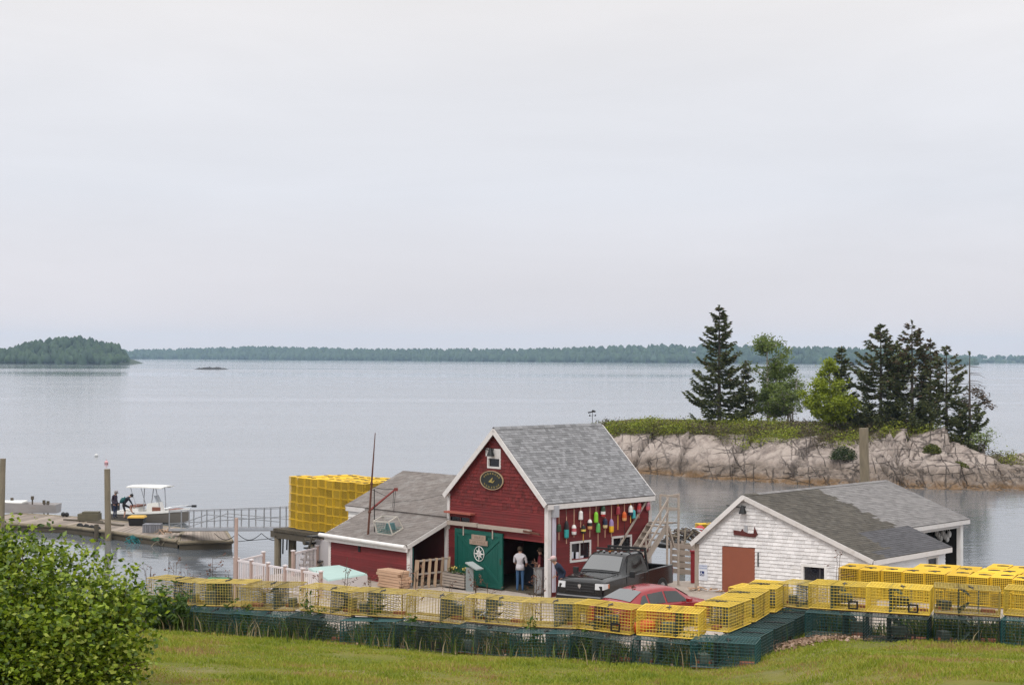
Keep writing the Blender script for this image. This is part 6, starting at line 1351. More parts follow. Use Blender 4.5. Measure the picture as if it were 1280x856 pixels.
for px, y1 in ((351, 697), (354, 692), (359, 687)): a = at(px, 670, 1.95); mb = MB(); mb.tube([a, atY(px - .5, y1, a.y)], .04, 5); mb.build('hanging_chain', M_black, whf)
a = at(365.5, 664, 2.15); mb = MB(); mb.tube([V((a.x, a.y, -2)), a], .20, 9); mb.build('pile', M_pile, whf)
# black steps from the low deck up to the wharf
s0, s1 = at(383, 706, 1.35), at(394, 670, 2.9); stp = thing('wharf_steps', 'steep dark steps rising from the white-railed deck to the upper wharf', 'steps', tuple(s0))
mb = MB()
for i in range(6): c_ = s0.lerp(s1, i / 5); mb.box(c_, (.55, .5, .07), rz=.6)
mb.build('tread', M_black, stp)
for s in (-1, 1): mb = MB(); o = V((.1, .32, 0)) * s; mb.bar(s0 + o, s1 + o, .05, .16); mb.build('stringer', M_wooddk, stp)
# ------------------------------------------------------------------ low deck with white railings
dk0 = at(300, 726, 1.35); DKF = Frame((-11.35, 65.75, 0), (.69, -.724), (.724, .69)); DT = 1.42
dk = thing('low_deck', 'grey plank deck on posts enclosed by white railings beside the lean-to', 'deck', tuple(DKF(2.9, 2, -1.8))); mb = MB()
for i in range(52): mb.span((-1.5, -.1 + i * .105, DT - .05), (6.0 if i < 36 else .2, -.1 + i * .105 + .098, DT), DKF)
mb.build('deck_planks', M_deck, dk)
for x in (0, 2, 4, 5.9):
    for y in (.05, 3.5): mb = MB(); mb.span((x - .08, y - .08, -1.8), (x + .08, y + .08, DT - .05), DKF); mb.build('support_post', M_pile, dk)
M_vinyl = mat('railing_white', (.66, .60, .60), .6, var=.08, dirt=(.42, .34, .32), dirt_amt=.4); M_pinkp = mat('railing_post', (.40, .29, .25), .8, var=.15)
def railing(name, label, pts, F, h=1.05, capm=None):
    b_ = F(*pts[0], 0); t = thing(name, label, 'railing', (b_.x, b_.y, DT))
    for x, y in pts:
        mb = MB(); mb.span((x - .055, y - .055, DT), (x + .055, y + .055, DT + h + .05), F); pp = mb.build('post', M_pinkp, t); mb = MB(); mb.span((x - .075, y - .075, DT + h + .05), (x + .075, y + .075, DT + h + .10), F); mb.build('post_cap', M_vinyl, pp)
    for (x0, y0), (x1, y1) in zip(pts, pts[1:]):
        mb = MB(); a, b2 = F(x0, y0, 0), F(x1, y1, 0)
        for z in (h - .05, .12): mb.bar(a + V((0, 0, DT + z)), b2 + V((0, 0, DT + z)), .05, .08)
        n = int((b2 - a).length / .12)
        for i in range(1, n): q = a.lerp(b2, i / n); mb.bar(q + V((0, 0, DT + .12)), q + V((0, 0, DT + h - .07)), .032)
        mb.build('baluster_panel', M_vinyl, t)
railing('white_railing', 'front white railing with brown posts and caps along the low deck', [(0.05 + i * 1.165, .0) for i in range(6)], DKF)
railing('white_railing', 'left white railing running back over the water on the low deck', [(.0, .15), (-.97, 2.1)], DKF, 1.0)
railing('white_railing', 'rear white railing by the dark steps on the low deck', [(-.5, 3.3), (-1.35, 5.2)], DKF, 1.0)
piling(295.5, 647, 65.6, .075, 'slim pale post taller than the white railing at its left end', zb=-1.5, mt=M_pinkp)
# flat-bottomed punt with turquoise lining stored by the deck
q = [at(385, 709, 2.15), at(424, 705.5, 2.15), at(459.5, 716.5, 2.15), at(410, 724.5, 2.15)]; c_ = sum(q, V((0, 0, 0))) / 4
pu = thing('float_tank', 'long low white tank with a flat turquoise lid in front of the lean-to', 'tank', (c_.x, c_.y, 1.5)); ins = [c_ + (p - c_) * .96 for p in q]
mb = MB(); mb.hexa([V((p.x, p.y, 1.45)) for p in (q[3], q[2], q[1], q[0])] + [V((p.x, p.y, 2.09)) for p in (q[3], q[2], q[1], q[0])]); mb.build('tank_side', mat('tank_white', (.60, .56, .56), .6, dirt=(.4, .36, .34)), pu)
mb = MB(); mb.hexa([V((p.x, p.y, 2.092)) for p in (q[3], q[2], q[1], q[0])] + [V((p.x, p.y, 2.15)) for p in (ins[3], ins[2], ins[1], ins[0])]); mb.build('lid', mat('lid_turquoise', (.30, .41, .385), .7, var=.1), pu)
# grey windbreak panel left of the lean-to
a, b_ = at(393.5, 706, 1.6), at(416, 709, 1.6); wbk = thing('windbreak_panel', 'plain pale grey board panel at the left end of the lean-to', 'panel', tuple((a + b_) / 2)); mb = MB(); mb.hexa([a, b_, b_ + V((.1, .12, 0)), a + V((.1, .12, 0))] + [p + V((0, 0, 1.12)) for p in (a, b_, b_ + V((.1, .12, 0)), a + V((.1, .12, 0)))]); mb.build('board', mat('panel_grey', (.42, .40, .41), .8, dirt=(.3, .28, .27)), wbk)
mb = MB(); p = at(402, 709, 1.5); mb.bar(p - V((0, .1, .3)), p + V((0, -.1, 1.25)), .11); mb.build('post', M_pinkp, wbk)
p = at(410.5, 706, 1.6); clump('rope_heap', 'dark tangle of rope at the foot of the grey panel', 'rope', (p.x, p.y - .3, 1.7), [M_black, M_rope], .3, 12, 9)
# gear along the lean-to wall, lumber, pallet
for i, (px, col, lb) in enumerate(((430, M_wht, 'white gear bundle'), (443, M_rope, 'tan rope bundle'), (452, M_wht, 'pale gear bundle'))):
    u = BF.inv(at(px, 712, 1.7))[0]; p = BF(u, -2.45, .25); clump('gear_bundle', lb + (' below the wall vent', ' in the middle of the lean-to wall', ' nearest the lumber pile')[i], 'fishing gear', tuple(p), [col, M_black], .34, 12, 20 + i)
p = at(486, 734, 1.5); t = thing('lumber_stack', 'stack of fresh tan planks beside the corner of the lean-to', 'lumber', (p.x, p.y, 1.5))
for k in range(6):
    mb = MB()
    for i in range(4): o = BF(0, 0, 0) * 0; a = p + BF.u * (-.65 + .04 * (k % 3) - (.12 if k > 3 else 0)) + BF.v * (i * .15 + .02 * (k % 2)) + V((0, 0, .06 + k * .115)); mb.bar(a, a + BF.u * (1.35 + .1 * ((k * 7 + i * 3) % 4) / 4), .13, .10)
    mb.build('plank_layer', M_woodtan, t)
a0_, a1_ = at(518, 736, 1.5), at(560, 731, 1.5); pal = thing('leaning_pallet', 'wooden pallet standing on edge across the lean-to opening', 'pallet', tuple((a0_ + a1_) / 2)); up_ = V((.06, .25, 1.12)); d_ = a1_ - a0_
for k in range(3): mb = MB(); o = up_ * (.04 + k * .46); mb.bar(a0_ + o, a1_ + o, .09, .06); mb.build('stringer', M_wood, pal)
mb = MB()
for i in range(6): q = a0_ + d_ * (.03 + i * .19); mb.bar(q + V((0, -.05, .0)), q + up_ + V((0, -.05, .02)), (.17 if i == 0 else .12), .03, up=(0, 1, 0))
mb.build('deck_board', mat('pallet_wood', (.26, .18, .12), .9, island=.25, var=.2), pal)
# trough planter by the green door
p = at(573, 735, 1.5); t = thing('trap_planter', 'weathered wooden trough planter with flowers before the green door', 'planter', (p.x, p.y, 1.5)); mb = MB(); ux = BF.u; vx = BF.v
for k in range(5):
    for s in (-1, 1): mb.bar(p - ux * .68 + vx * (s * .24) + V((0, 0, .12 + k * .11)), p + ux * .62 + vx * (s * .24) + V((0, 0, .12 + k * .11)), .03, .085)
    for s in (-.68, .62): mb.bar(p + ux * s - vx * .26 + V((0, 0, .12 + k * .11)), p + ux * s + vx * .26 + V((0, 0, .12 + k * .11)), .03, .085)
mb.build('slatted_box', M_wood, t)
mb = MB(); mb.hexa([p - ux * .65 - vx * .22 + V((0, 0, .1)), p + ux * .6 - vx * .22 + V((0, 0, .1)), p + ux * .6 + vx * .22 + V((0, 0, .1)), p - ux * .65 + vx * .22 + V((0, 0, .1))] + [p - ux * .65 - vx * .22 + V((0, 0, .55)), p + ux * .6 - vx * .22 + V((0, 0, .55)), p + ux * .6 + vx * .22 + V((0, 0, .55)), p - ux * .65 + vx * .22 + V((0, 0, .55))]); mb.build('soil', M_dark, t)
PLANTERS = [(p, ux, vx, t)]
# weathered stand with a sloping top in front of the door
p = at(587, 739, 1.5); t = thing('lectern_stand', 'grey weathered stand with a sloping board top before the green door', 'stand', (p.x, p.y, 1.5)); mb = MB(); mb.bar(p, p + V((0, 0, .95)), .16, .3); mb.build('post', mat('silver_wood', (.22, .24, .24), .9, var=.15), t)
mb = MB(); q = p + V((.18, -.1, 1.02)); mb.bar(q - ux * .32 + V((0, 0, .12)), q + ux * .34 - V((0, 0, .1)), .38, .05); mb.build('top_board', mat('silver_board', (.30, .33, .33), .9, var=.15), t)
# grey bin inside the doorway
p = BF(5.15, .25, .06); mb = MB(); mb.lathe([(.2, 0), (.25, .05), (.28, .95), (.30, 1.0), (.26, 1.0)], 14, p); tag(mb.build('rubbish_bin', M_steel), 'grey upright bin behind the white door post', 'bin')
p = BF(3.9, 1.7, .06); mb = MB(); mb.span((2.6, 1.5, .06), (5.2, 2.2, .95), BF); tag(mb.build('work_counter', mat('counter_navy', (.012, .02, .04), .8)), 'dark blue counter inside the barn behind the man in jeans', 'counter')
# ------------------------------------------------------------------ between barn and white shed
p = at(856, 705, 1.5); c_ = V((p.x, p.y, 1.5)); t = thing('plank_bin', 'weathered horizontal plank bin between the barn stair and the white shed', 'bin', tuple(c_))
for k in range(5): a = at(838, 716, 1.5); b_ = at(868, 719, 1.5); mb = MB(); z = V((0, 0, .12 + k * .27)); mb.bar(a + z, b_ + z, .04, .2); mb.build('plank', M_wood, t)
for px in (839, 853): a = at(px, 717, 1.5); mb = MB(); mb.bar(a + V((0, .06, 0)), a + V((0, .06, 1.4)), .1); mb.build('post', M_wood, t)
mb = MB(); a = at(866, 728, 1.5); mb.bar(a, a + V((0, 0, 1.25)), .17); mb.box(a + V((0, 0, 1.3)), (.24, .24, .06)); tag(mb.build('red_post', mat('post_red', (.22, .015, .02), .7)), 'red painted post at the left corner of the white shed', 'post')
a = at(855, 712, 1.5); clump('trap_wire_heap', 'tangled heap of old grey trap wire on the plank bin', 'fishing gear', (a.x, a.y + .5, 3.0), [M_rope, M_steel, mat('bark_grey', (.12, .10, .09), .9)], .62, 46, 12)
a = at(834, 682, 1.5); mb = MB(); p = a + V((0, 0, .1)); mb.tube([p + V((.42 * math.cos(t_), .42 * math.sin(t_), 0)) for t_ in [2 * math.pi * i / 18 for i in range(19)]], .17, 8, False); tag(mb.build('old_tyre', M_tyre), 'black tyre lying on the wharf behind the barn stair', 'tyre')
p = at(883, 664, 2.0); o = fm.copy(); COL.objects.link(o); o.location = (p.x, p.y, 2.0); o.rotation_euler = (0, 0, .3); o['label'] = 'single yellow trap behind the left eave of the white shed'; o['group'] = 'stray traps'; o['category'] = 'lobster trap'
mb = MB(); p = at(875, 667, 2.0); mb.ball(p + V((0, 0, .15)), .28, 9, 6); tag(mb.build('red_float_ball', BC['red']), 'red float ball behind the left eave of the white shed', 'buoy')
mb = MB(); a = SF(-.1, -.25, 0); 
for i in range(26): 
    c_ = SF(RNG.uniform(-.1, 2.4), RNG.uniform(-.5, -.1), RNG.uniform(.02, .12)); mb.bar(c_, c_ + V((RNG.uniform(-.4, .4), RNG.uniform(-.2, .2), .03)), .08, .03)
tag(mb.build('wood_scrap_pile', M_woodtan), 'low heap of wood scraps along the foot of the white shed', 'wood scraps')
mb = MB(); rr = random.Random(5)
for i in range(7): c_ = SF(SL - 2.5 + .09 * i, SD - .5, 1.75 - .1 * (i % 3)); mb.ball(c_, .13, 7, 5, (.7, .7, 1.2)); mb.tube([c_, c_ + V((0, 0, .4))], .012, 4)
tag(mb.build('hanging_net_floats', M_wht), 'pale cluster of floats hung in the open bay of the white shed', 'fishing gear')
# loose gear on the floats
for i, (px, py, L_, a_, lb) in enumerate(((118, 652.5, 2.6, -.6, 'long dark plank lying on the float beside the tall piling'), (142, 655, 2.0, -.75, 'short dark plank lying behind the yellow-lidded bin'), (104, 650.5, 3.0, -.45, 'long plank lying where the two floats meet'), (212, 664, 1.6, -.2, 'plank lying at the foot of the gangway'))):
    p = at(px, py, FZ + .05); d = V((math.cos(a_), math.sin(a_), 0)) * L_ / 2; mb = MB(); mb.bar(p - d, p + d, .22, .08); tag(mb.build('loose_plank', M_wooddk), lb, 'plank')
for i, px in enumerate((100, 108, 115, 122)):
    p = at(px, 661.5 + i * 1.3, .28); mb = MB(); M_ = Matrix.Rotation(R(-45), 3, 'Z') @ Matrix.Rotation(R(90), 3, 'X')
    mb.tube([p + M_ @ V((.30 * math.cos(t_), .30 * math.sin(t_), 0)) for t_ in [2 * math.pi * k / 14 for k in range(15)]], .11, 7, False); tag(mb.build('tyre_fender', M_tyre), ('leftmost', 'second', 'third', 'rightmost')[i] + ' of the four tyre fenders on the float side by the tall piling', 'tyre fender', 'tyre fenders on the float side')
mb = MB(); p = at(112, 649.5, FZ + .1); mb.box(p + V((0, 0, .2)), (1.3, .8, .4)); mb.box(p + V((.1, 0, .46)), (1.0, .6, .12)); tag(mb.build('covered_crate', mat('crate_olive', (.10, .09, .06), .9, var=.3)), 'low olive covered crate on the far float left of the tall piling', 'crate')
clump('rope_coil', 'brown rope pile on the float beside the slatted crate', 'rope', at(203, 664, FZ + .15), [M_rope, M_woodtan], .35, 12, 41)
# gear seen in and among the front traps
p = atY(266, 741, 26.1); t = thing('plastic_crate', 'dark green plastic crate set among the old yellow traps', 'crate', (p.x, p.y + .5, p.z - .18)); a = V((p.x, p.y + .5, p.z - .18)); mb = MB(); mb.box(a + V((0, 0, .16)), (.34, .26, .32)); mb.build('crate_body', mat('crate_green', (.012, .10, .03), .6, var=.2), t, bevel=.02)
mb = MB(); mb.box(a + V((0, 0, .335)), (.37, .29, .03)); mb.build('crate_rim', mat('crate_rim_green', (.02, .13, .05), .6), t)
mb = MB(); p = atY(806, 783, 23.55); M_ = Matrix.Rotation(R(78), 3, 'Y'); mb.lathe([(.05, -.17), (.10, -.14), (.105, .06), (.05, .15)], 12, p, M_); tag(mb.build('spare_buoy', BC['orange']), 'orange buoy lying inside a bright yellow trap before the red car', 'buoy')
clump('rope_coil', 'tangled blue rope inside a bright yellow trap before the red car', 'rope', atY(829, 787, 23.5), [mat('blue_rope', (.02, .12, .22), .9), mat('purple_net', (.08, .02, .06), .9)], .15, 16, 51)
clump('rope_coil', 'tangled teal rope inside a yellow trap before the black truck', 'rope', atY(752, 778, 23.9), [mat('dark_teal_rope', (.015, .07, .08), .9), M_brick], .15, 14, 52)
clump('rope_coil', 'grey and blue rope inside an old yellow trap before the barn door', 'rope', atY(612, 766, 24.3), [M_steel, M_rope], .14, 12, 53)
# ------------------------------------------------------------------ vegetation helpers
def leaf_cards(C, size, rs, up=.35, narrow=.55, fold=.25):
    """one folded diamond leaf (two triangles sharing a crease) per centre"""
    n = len(C); d = rs.normal(size=(n, 3)); d[:, 2] = d[:, 2] * .6 + up * .3; d /= np.linalg.norm(d, axis=1)[:, None]
    r = rs.normal(size=(n, 3)); r[:, 2] += up; s = np.cross(d, r); s /= np.linalg.norm(s, axis=1)[:, None] + 1e-9; nn = np.cross(s, d)
    L_ = (size * rs.uniform(.6, 1.3, n))[:, None]; C = np.asarray(C)
    a = C - d * L_ * .5; t = C + d * L_ * .5; l = C + s * L_ * narrow * .5 + nn * L_ * fold * .3; q = C - s * L_ * narrow * .5 + nn * L_ * fold * .3
    vs = np.stack([a, l, t, q], 1).reshape(-1, 3); o = np.arange(n)[:, None] * 4
    return vs, np.concatenate([o + [0, 1, 2], o + [0, 2, 3]], 1).reshape(-1, 3)
def branchy(mb, p, q, r, rs, n=5, wob=.08):
    pts = [V(p).lerp(V(q), i / n) + V(rs.normal(size=3) * wob * (0 < i < n)) for i in range(n + 1)]; mb.tube(pts, [r * (1 - .75 * i / n) for i in range(n + 1)], 6); return pts
M_bark = mat('spruce_bark', (.085, .07, .06), .95, var=.3, bmp=.4); M_birch = mat('birch_bark', (.34, .31, .28), .85, var=.3, dirt=(.08, .07, .06))
M_ndl = leafmat('spruce_needles', [(.034, .045, .015), (.062, .076, .022), (.10, .108, .034)], .7, .12)
M_ndr = leafmat('rusty_needles', [(.045, .036, .020), (.085, .058, .032), (.13, .076, .046)], .7, .12)
M_lfb = leafmat('birch_leaves', [(.08, .12, .024), (.13, .18, .036), (.20, .25, .06)], .5, .35)
M_lfp = leafmat('pale_leaves', [(.15, .20, .06), (.24, .30, .10)], .6, .3)
M_lfm = leafmat('maple_leaves', [(.13, .165, .010), (.21, .26, .014), (.30, .35, .022)], .5, .35)
M_bush = leafmat('bush_leaves', [(.026, .052, .006), (.068, .118, .008), (.15, .225, .012), (.26, .33, .022), (.38, .42, .09)], .42, .3)
M_weed = leafmat('weed_leaves', [(.025, .055, .010), (.055, .11, .016), (.11, .17, .025)], .55, .3)
M_dry = mat('dry_stalk', (.10, .065, .045), .9, var=.3)
def spruce(px, ybase, ytop, Y, hw, label, seed, sparse=0.0, low=.06, rust=0.0, lean=0, branches=None, kind='spruce_tree', only=None):
    rs = np.random.RandomState(seed); b_ = atY(px, ybase, Y); b_.z -= .25; tp = atY(px + lean, ytop, Y); H_ = tp.z - b_.z; W_ = 1.32 * hw / FPX * Y
    t = thing(kind, label, 'tree', tuple(b_), 'trees on the islet'); mb = MB(); ax = tp - b_
    mb.tube([b_ + ax * u for u in np.linspace(0, 1, 9)], [.018 * H_ * (1 - u) ** .8 + .012 for u in np.linspace(0, 1, 9)], 7); 
    C, D, U = [], [], []; nw = int(H_ * 3.3)
    for k in range(nw):
        u = low + (1 - low) * (k + rs.rand() * .6) / nw
        if u > .985: continue
        if only and not only(u): continue
        nb = rs.randint(4, 7) if u < .9 else 4
        prof = W_ * (1 - u) ** .72 * (1.0 if u > .22 else .78 + 1.0 * u)
        for j in range(nb):
            if rs.rand() < sparse * .45: continue
            az = rs.rand() * 6.283; ln = prof * rs.uniform(.55, 1.12) + .12; drop = -.30 * ln * (1 - u) + .10 * ln; h0 = V((math.cos(az), math.sin(az), 0)); p0 = b_ + ax * u
            n = max(3, int(ln / .13)); prev = p0
            for i in range(1, n + 1):
                f = i / n; p = p0 + h0 * (ln * f) + V((0, 0, drop * math.sin(f * 2.2) + .34 * ln * f ** 3))
                if i % 3 == 0 or i == n: mb.wire(prev, p, .012 + .015 * (1 - f)); prev = p
                if f < sparse * .55 + .06: continue
                side = V((-h0.y, h0.x, 0)); wdt = .42 * ln * (1 - f * .75) * (.5 + .5 * rs.rand())
                for s in (-1, 1, 0):
                    for m_ in range(2):
                        q = p + side * (s * wdt * rs.rand()) + V((rs.normal() * .05, rs.normal() * .05, rs.normal() * .05 - .05 * abs(s)))
                        d = (h0 * .8 + side * s * .9 + V((0, 0, rs.normal() * .25 + .05 - .22 * abs(s)))).normalized(); C.append(q); D.append(d); U.append(u)
    # leader tip
    for i in range(16): C.append(tp - ax * (.03 * rs.rand())); D.append(V((rs.normal() * .6, rs.normal() * .6, .7)).normalized()); U.append(1)
    mb.build('trunk', M_bark, t)
    C = np.array([tuple(c) for c in C]); D = np.array([tuple(d) for d in D]); U = np.array(U); n = len(C)
    r = rs.normal(size=(n, 3)); S = np.cross(D, r); S /= np.linalg.norm(S, axis=1)[:, None]
    L_ = rs.uniform(.24, .54, n)[:, None] * (H_ / 11) ** .4; w_ = .15 * (H_ / 11) ** .4
    vs = np.stack([C - D * L_ * .4, C + S * w_ * .5, C + D * L_ * .6, C - S * w_ * .5], 1).reshape(-1, 3); fs = np.arange(n * 4).reshape(-1, 4)
    mi = (rs.rand(n) < rust * np.clip((U - .2) * 1.6, 0, 1)).astype(int)
    mesh_np('crown', vs, fs, [M_ndl, M_ndr], t, mi=mi); return t
def leafy(px, ybase, ytop, Y, hw, label, seed, mts, bark, n_leaf=9000, leaf=.17, multi=1, skew=0, umin=.14, taper=.72, group='trees on the islet', kind='birch_tree', cat='tree', clus=.55):
    rs = np.random.RandomState(seed); b_ = atY(px, ybase, Y); b_.z -= .2; H_ = atY(px, ytop, Y).z - b_.z; W_ = 1.45 * hw / FPX * Y
    t = thing(kind, label, cat, tuple(b_), group); mb = MB(); tips = []
    for k in range(multi):
        top = b_ + V((rs.normal() * W_ * .25 * (multi > 1) + skew * .5, rs.normal() * W_ * .2, H_ * (1 if k == 0 else rs.uniform(.5, .85)))); tr = branchy(mb, b_ + V((rs.normal() * .12 * k, 0, 0)), top, .018 * H_ + .02, rs, 6, .07); tips.append((top, .5))
        for i in range(int(10 + H_ * 1.6)):
            u = rs.uniform(umin, .97); p = b_.lerp(top, u); az = rs.rand() * 6.283; ln = W_ * rs.uniform(.45, 1.05) * (1 - taper * u ** 1.2)
            q = p + V((math.cos(az) * ln + skew * u * .4, math.sin(az) * ln, ln * rs.uniform(.25, .8))); q.z = min(q.z, b_.z + H_ * .97); branchy(mb, p, q, .006 * H_ + .008, rs, 3, .05); tips += [(q, .5), (p.lerp(q, .62), .42)]
    mb.build('trunk', bark, t)
    per = max(8, n_leaf // len(tips)); C = []
    for q, s in tips:
        sg_ = clus * rs.uniform(.7, 1.4) * min(1.2, W_ / 1.6); C.append(np.array(q) + rs.normal(size=(int(per * rs.uniform(.4, 1.5)), 3)) * sg_ * np.array([.55, .55, .38]))
    C = np.concatenate(C); vs, fs = leaf_cards(C, leaf, rs); mi = None
    if len(mts) > 1: mi = np.repeat((rs.rand(len(C)) < .25).astype(int), 2)
    mesh_np('crown', vs, fs, mts, t, mi=mi); return t

# ------------------------------------------------------------------ trees on the islet
spruce(899, 531, 382, 156, 34, 'tallest dark spruce at the left end of the islet trees', 11, .28, .03, .14)
spruce(932, 528, 452, 158, 15, 'small dark spruce half behind the tallest spruce', 12, .25, .05, .35)
leafy(960, 526, 424, 159, 27, 'light green birch between the tallest spruce and the bright bush', 13, [M_lfb], M_birch, 12000, .26, 3, .9, umin=.04, taper=.62, clus=.46)
leafy(985, 524, 470, 157, 22, 'low pale-leaved birch right of the light green birch', 14, [M_lfb, M_lfp], M_birch, 4200, .22, 4, clus=.42)
leafy(1037, 534, 452, 150, 30, 'bright yellow-green maple at the left foot of the right tree group', 15, [M_lfm], M_bark, 11000, .27, 3, .5, umin=.02, taper=.97, kind='maple_tree', clus=.40)
spruce(1052, 531, 434, 154, 19, 'slim spruce rising from the bright maple', 16, .15, .1, .1)
spruce(1101, 536, 406, 151, 47, 'broad dense spruce at the left of the right tree group', 17, .30, .06, .22)
leafy(1122, 520, 432, 153, 16, 'green leafy tree squeezed between the two highest right-hand spruces', 18, [M_lfm, M_ndl], M_bark, 2200, .2, 2, kind='maple_tree')
spruce(1140, 539, 401, 149, 36, 'highest spruce of the right group with a thin reddish top', 19, .62, .12, .6)
spruce(1163, 540, 424, 150, 20, 'narrow rusty spruce close behind the highest right spruce', 20, .6, .12, .75)
spruce(1183, 548, 433, 146, 36, 'layered open spruce with drooping boughs right of the rusty one', 21, .60, .06, .2)
sn = spruce(1212, 560, 440, 144, 24, 'half-dead snag with a bare top at the right end of the islet trees', 22, .35, .03, .15, kind='spruce_snag', only=lambda u: u < .50)
rs = np.random.RandomState(5); mb = MB(); b0_ = atY(1212, 470, 144)
for k in range(22):
    z = rs.uniform(-3.2, 1.2); az = rs.choice([0, 3.1]) + rs.normal() * .6; l_ = rs.uniform(.4, 1.6) * (1 if k > 3 else 1.9); p = b0_ + V((0, 0, z)); mb.tube([p, p + V((math.cos(az) * l_ * .6, math.sin(az) * l_ * .4, -.05)), p + V((math.cos(az) * l_, math.sin(az) * l_ * .6, rs.normal() * .15 - .1))], [.03, .02, .008], 4)
mb.build('bare_branch', M_bark, sn)
C = []; pA, pB = atY(1216, 488, 144), atY(1238, 512, 143.5)
for k in range(420): u = rs.rand(); C.append(np.array(pA.lerp(pB, u)) + rs.normal(size=3) * [.3, .3, .30 * (1.2 - u)] + [0, 0, .35 * math.sin(u * 3)])
vs, fs = leaf_cards(np.array(C), .30, rs, .2, .35); mesh_np('side_foliage', vs, fs, [M_ndr], sn)
leafy(1228, 560, 536, 142, 13, 'small pale leafy shrub at the right foot of the snag', 24, [M_lfp, M_lfb], M_bark, 900, .16, 3, group='shrubs on the islet rock', kind='leafy_shrub', cat='shrub')
def mound(px, py, Y, rx, rz_, label, m_, seed, n=1500, leaf=.2):
    rs = np.random.RandomState(seed); c_ = atY(px, py, Y); gz = isl(c_.x, Y); c_.z = max(gz - .1, min(c_.z, gz + .3)); t = thing('juniper_shrub', label, 'shrub', tuple(c_), 'shrubs on the islet rock')
    d = rs.normal(size=(n, 3)); d /= np.linalg.norm(d, axis=1)[:, None]; d[:, 2] = abs(d[:, 2]); rr = rs.uniform(.55, 1.08, n)[:, None]; C = np.array(c_) + d * rr * [rx, rx * .7, rz_]; vs, fs = leaf_cards(C, leaf, rs, .6, .4); mesh_np('foliage', vs, fs, m_, t)
    mb = MB()
    for k in range(5): mb.tube([c_ - V((0, 0, .3)), c_ + V((rs.normal() * rx * .4, rs.normal() * rx * .3, rz_ * .6))], .03, 4)
    mb.build('stem', M_bark, t)
M_jun = leafmat('juniper_leaves', [(.04, .055, .010), (.085, .10, .014), (.15, .155, .022)], .7, .15)
M_jund = leafmat('dark_juniper', [(.02, .035, .012), (.035, .055, .016), (.06, .08, .02)], .7, .12)
mound(1165, 552, 139, .8, .75, 'small round olive shrub high on the bare rock', M_jun, 31)
mound(1191, 563, 137.5, 1.3, .6, 'wide olive shrub lying on the rock below the snag', M_jun, 32)
mound(1054, 553, 141, 1.2, 1.1, 'dark green juniper hanging at the end of the shrub bank', M_jund, 33, 1900)
# heath that carpets the islet top: nobody could count it
rs = np.random.RandomState(8); C, MI = [], []
while len(C) < 34000:
    X = rs.uniform(8.6, 46.5); run = pl(X, [(8, 5), (20, 8.5), (30, 12), (36, 13), (46, 12), (50, 9)]); Yf = pl(X, YF); Y = Yf + run * rs.uniform(.93 - .16 * sm(X, 17, 24) * (1 - sm(X, 31, 34)), 1.75)
    dens = mnoise.noise(V((X * .55, Y * .45, 3))); 
    if X > 35 and rs.rand() > .35: continue
    if X > 40.5 and Y < Yf + run * 1.05: continue
    z = isl(X, Y); k = 16; hgt = .35 + .55 * max(0, dens + .35)
    hh = (.5 + hgt) * (1 if X < 30 else .55); c_ = np.array([X, Y, z]); 
    pts = rs.normal(size=(k, 3)) * [.30, .30, .16]; pts[:, 2] = abs(pts[:, 2]) * 1.5 + rs.uniform(0, hh * .75, k); C += list(c_ + pts)
    a = mnoise.noise(V((X * .35, Y * .25, 7))) + .25 * rs.normal(); br = X > 26 and X < 34; MI += [2 if a < (-.22 if not br else .1) else (1 if a < .02 else 0)] * k
vs, fs = leaf_cards(np.array(C), .20, rs, .6, .45)
M_hb = leafmat('heath_brown', [(.06, .05, .025), (.10, .08, .045), (.14, .11, .07)], .8, .15)
M_hg = leafmat('heath_green', [(.10, .135, .010), (.185, .225, .014), (.27, .28, .025)], .7, .15); M_ho = leafmat('heath_olive', [(.07, .08, .014), (.13, .13, .02), (.18, .165, .035)], .7, .15)
tag(mesh_np('heath_ground_cover', vs, fs, [M_hg, M_ho, M_hb], mi=np.repeat(MI, 2)), kind='stuff')
# ------------------------------------------------------------------ big bush at the left
rs = np.random.RandomState(21); bc = at(60, 800, 7.2); bc = V((-4.75, 16.6, ground_z(-4.75, 16.6)))
bush = thing('leafy_bush', 'big leafy green bush filling the lower left corner beside the lawn', 'bush', tuple(bc)); mb = MB()
lobes = [(-.95, .2, .95, .60), (-.40, .15, .92, .58), (.10, .1, .72, .62), (.52, -.05, .52, .52), (.78, -.1, .80, .24), (.2, -.5, .42, .60), (-.5, -.5, .58, .70), (-1.6, .1, .80, .75), (-1.2, -.6, .50, .70), (.72, -.35, .25, .40), (-2.2, .0, .70, .8), (.30, -.4, .10, .5), (-.3, -.7, .15, .6), (-.70, .35, 1.28, .28)]
C = []
for (x, y, z, r) in lobes:
    n = int(9500 * r ** 2)
    d = rs.normal(size=(n, 3)); d /= np.linalg.norm(d, axis=1)[:, None]; f = np.array([mnoise.noise(V(q) * 2.6 + V((x, y, z)) * 3) for q in d]); rr = r * (.74 + .80 * f + rs.normal(size=n) * .11)
    C.append(np.array(bc) + [x, y, z] + d * rr[:, None])
    for k in range(9):
        q = V(d[k]) * r * .85; mb.tube([bc + V((x * .25 + rs.normal() * .1, y * .25, 0)), bc + V((x * .7, y * .7, z * .6)), bc + V((x, y, z)) + q], [.022, .013, .004], 5)
    for k in range(int(34 * r)):          # shoots that break the outline
        q = V(rs.normal(size=3)); q.z = abs(q.z) + .35; q.normalize(); a = V((x, y, z)) + q * r * .85; ln = rs.uniform(.14, .40); m_ = 20
        C.append(np.array([np.array(bc + a + q * ln * i / m_) + rs.normal(size=3) * .035 for i in range(m_)]))
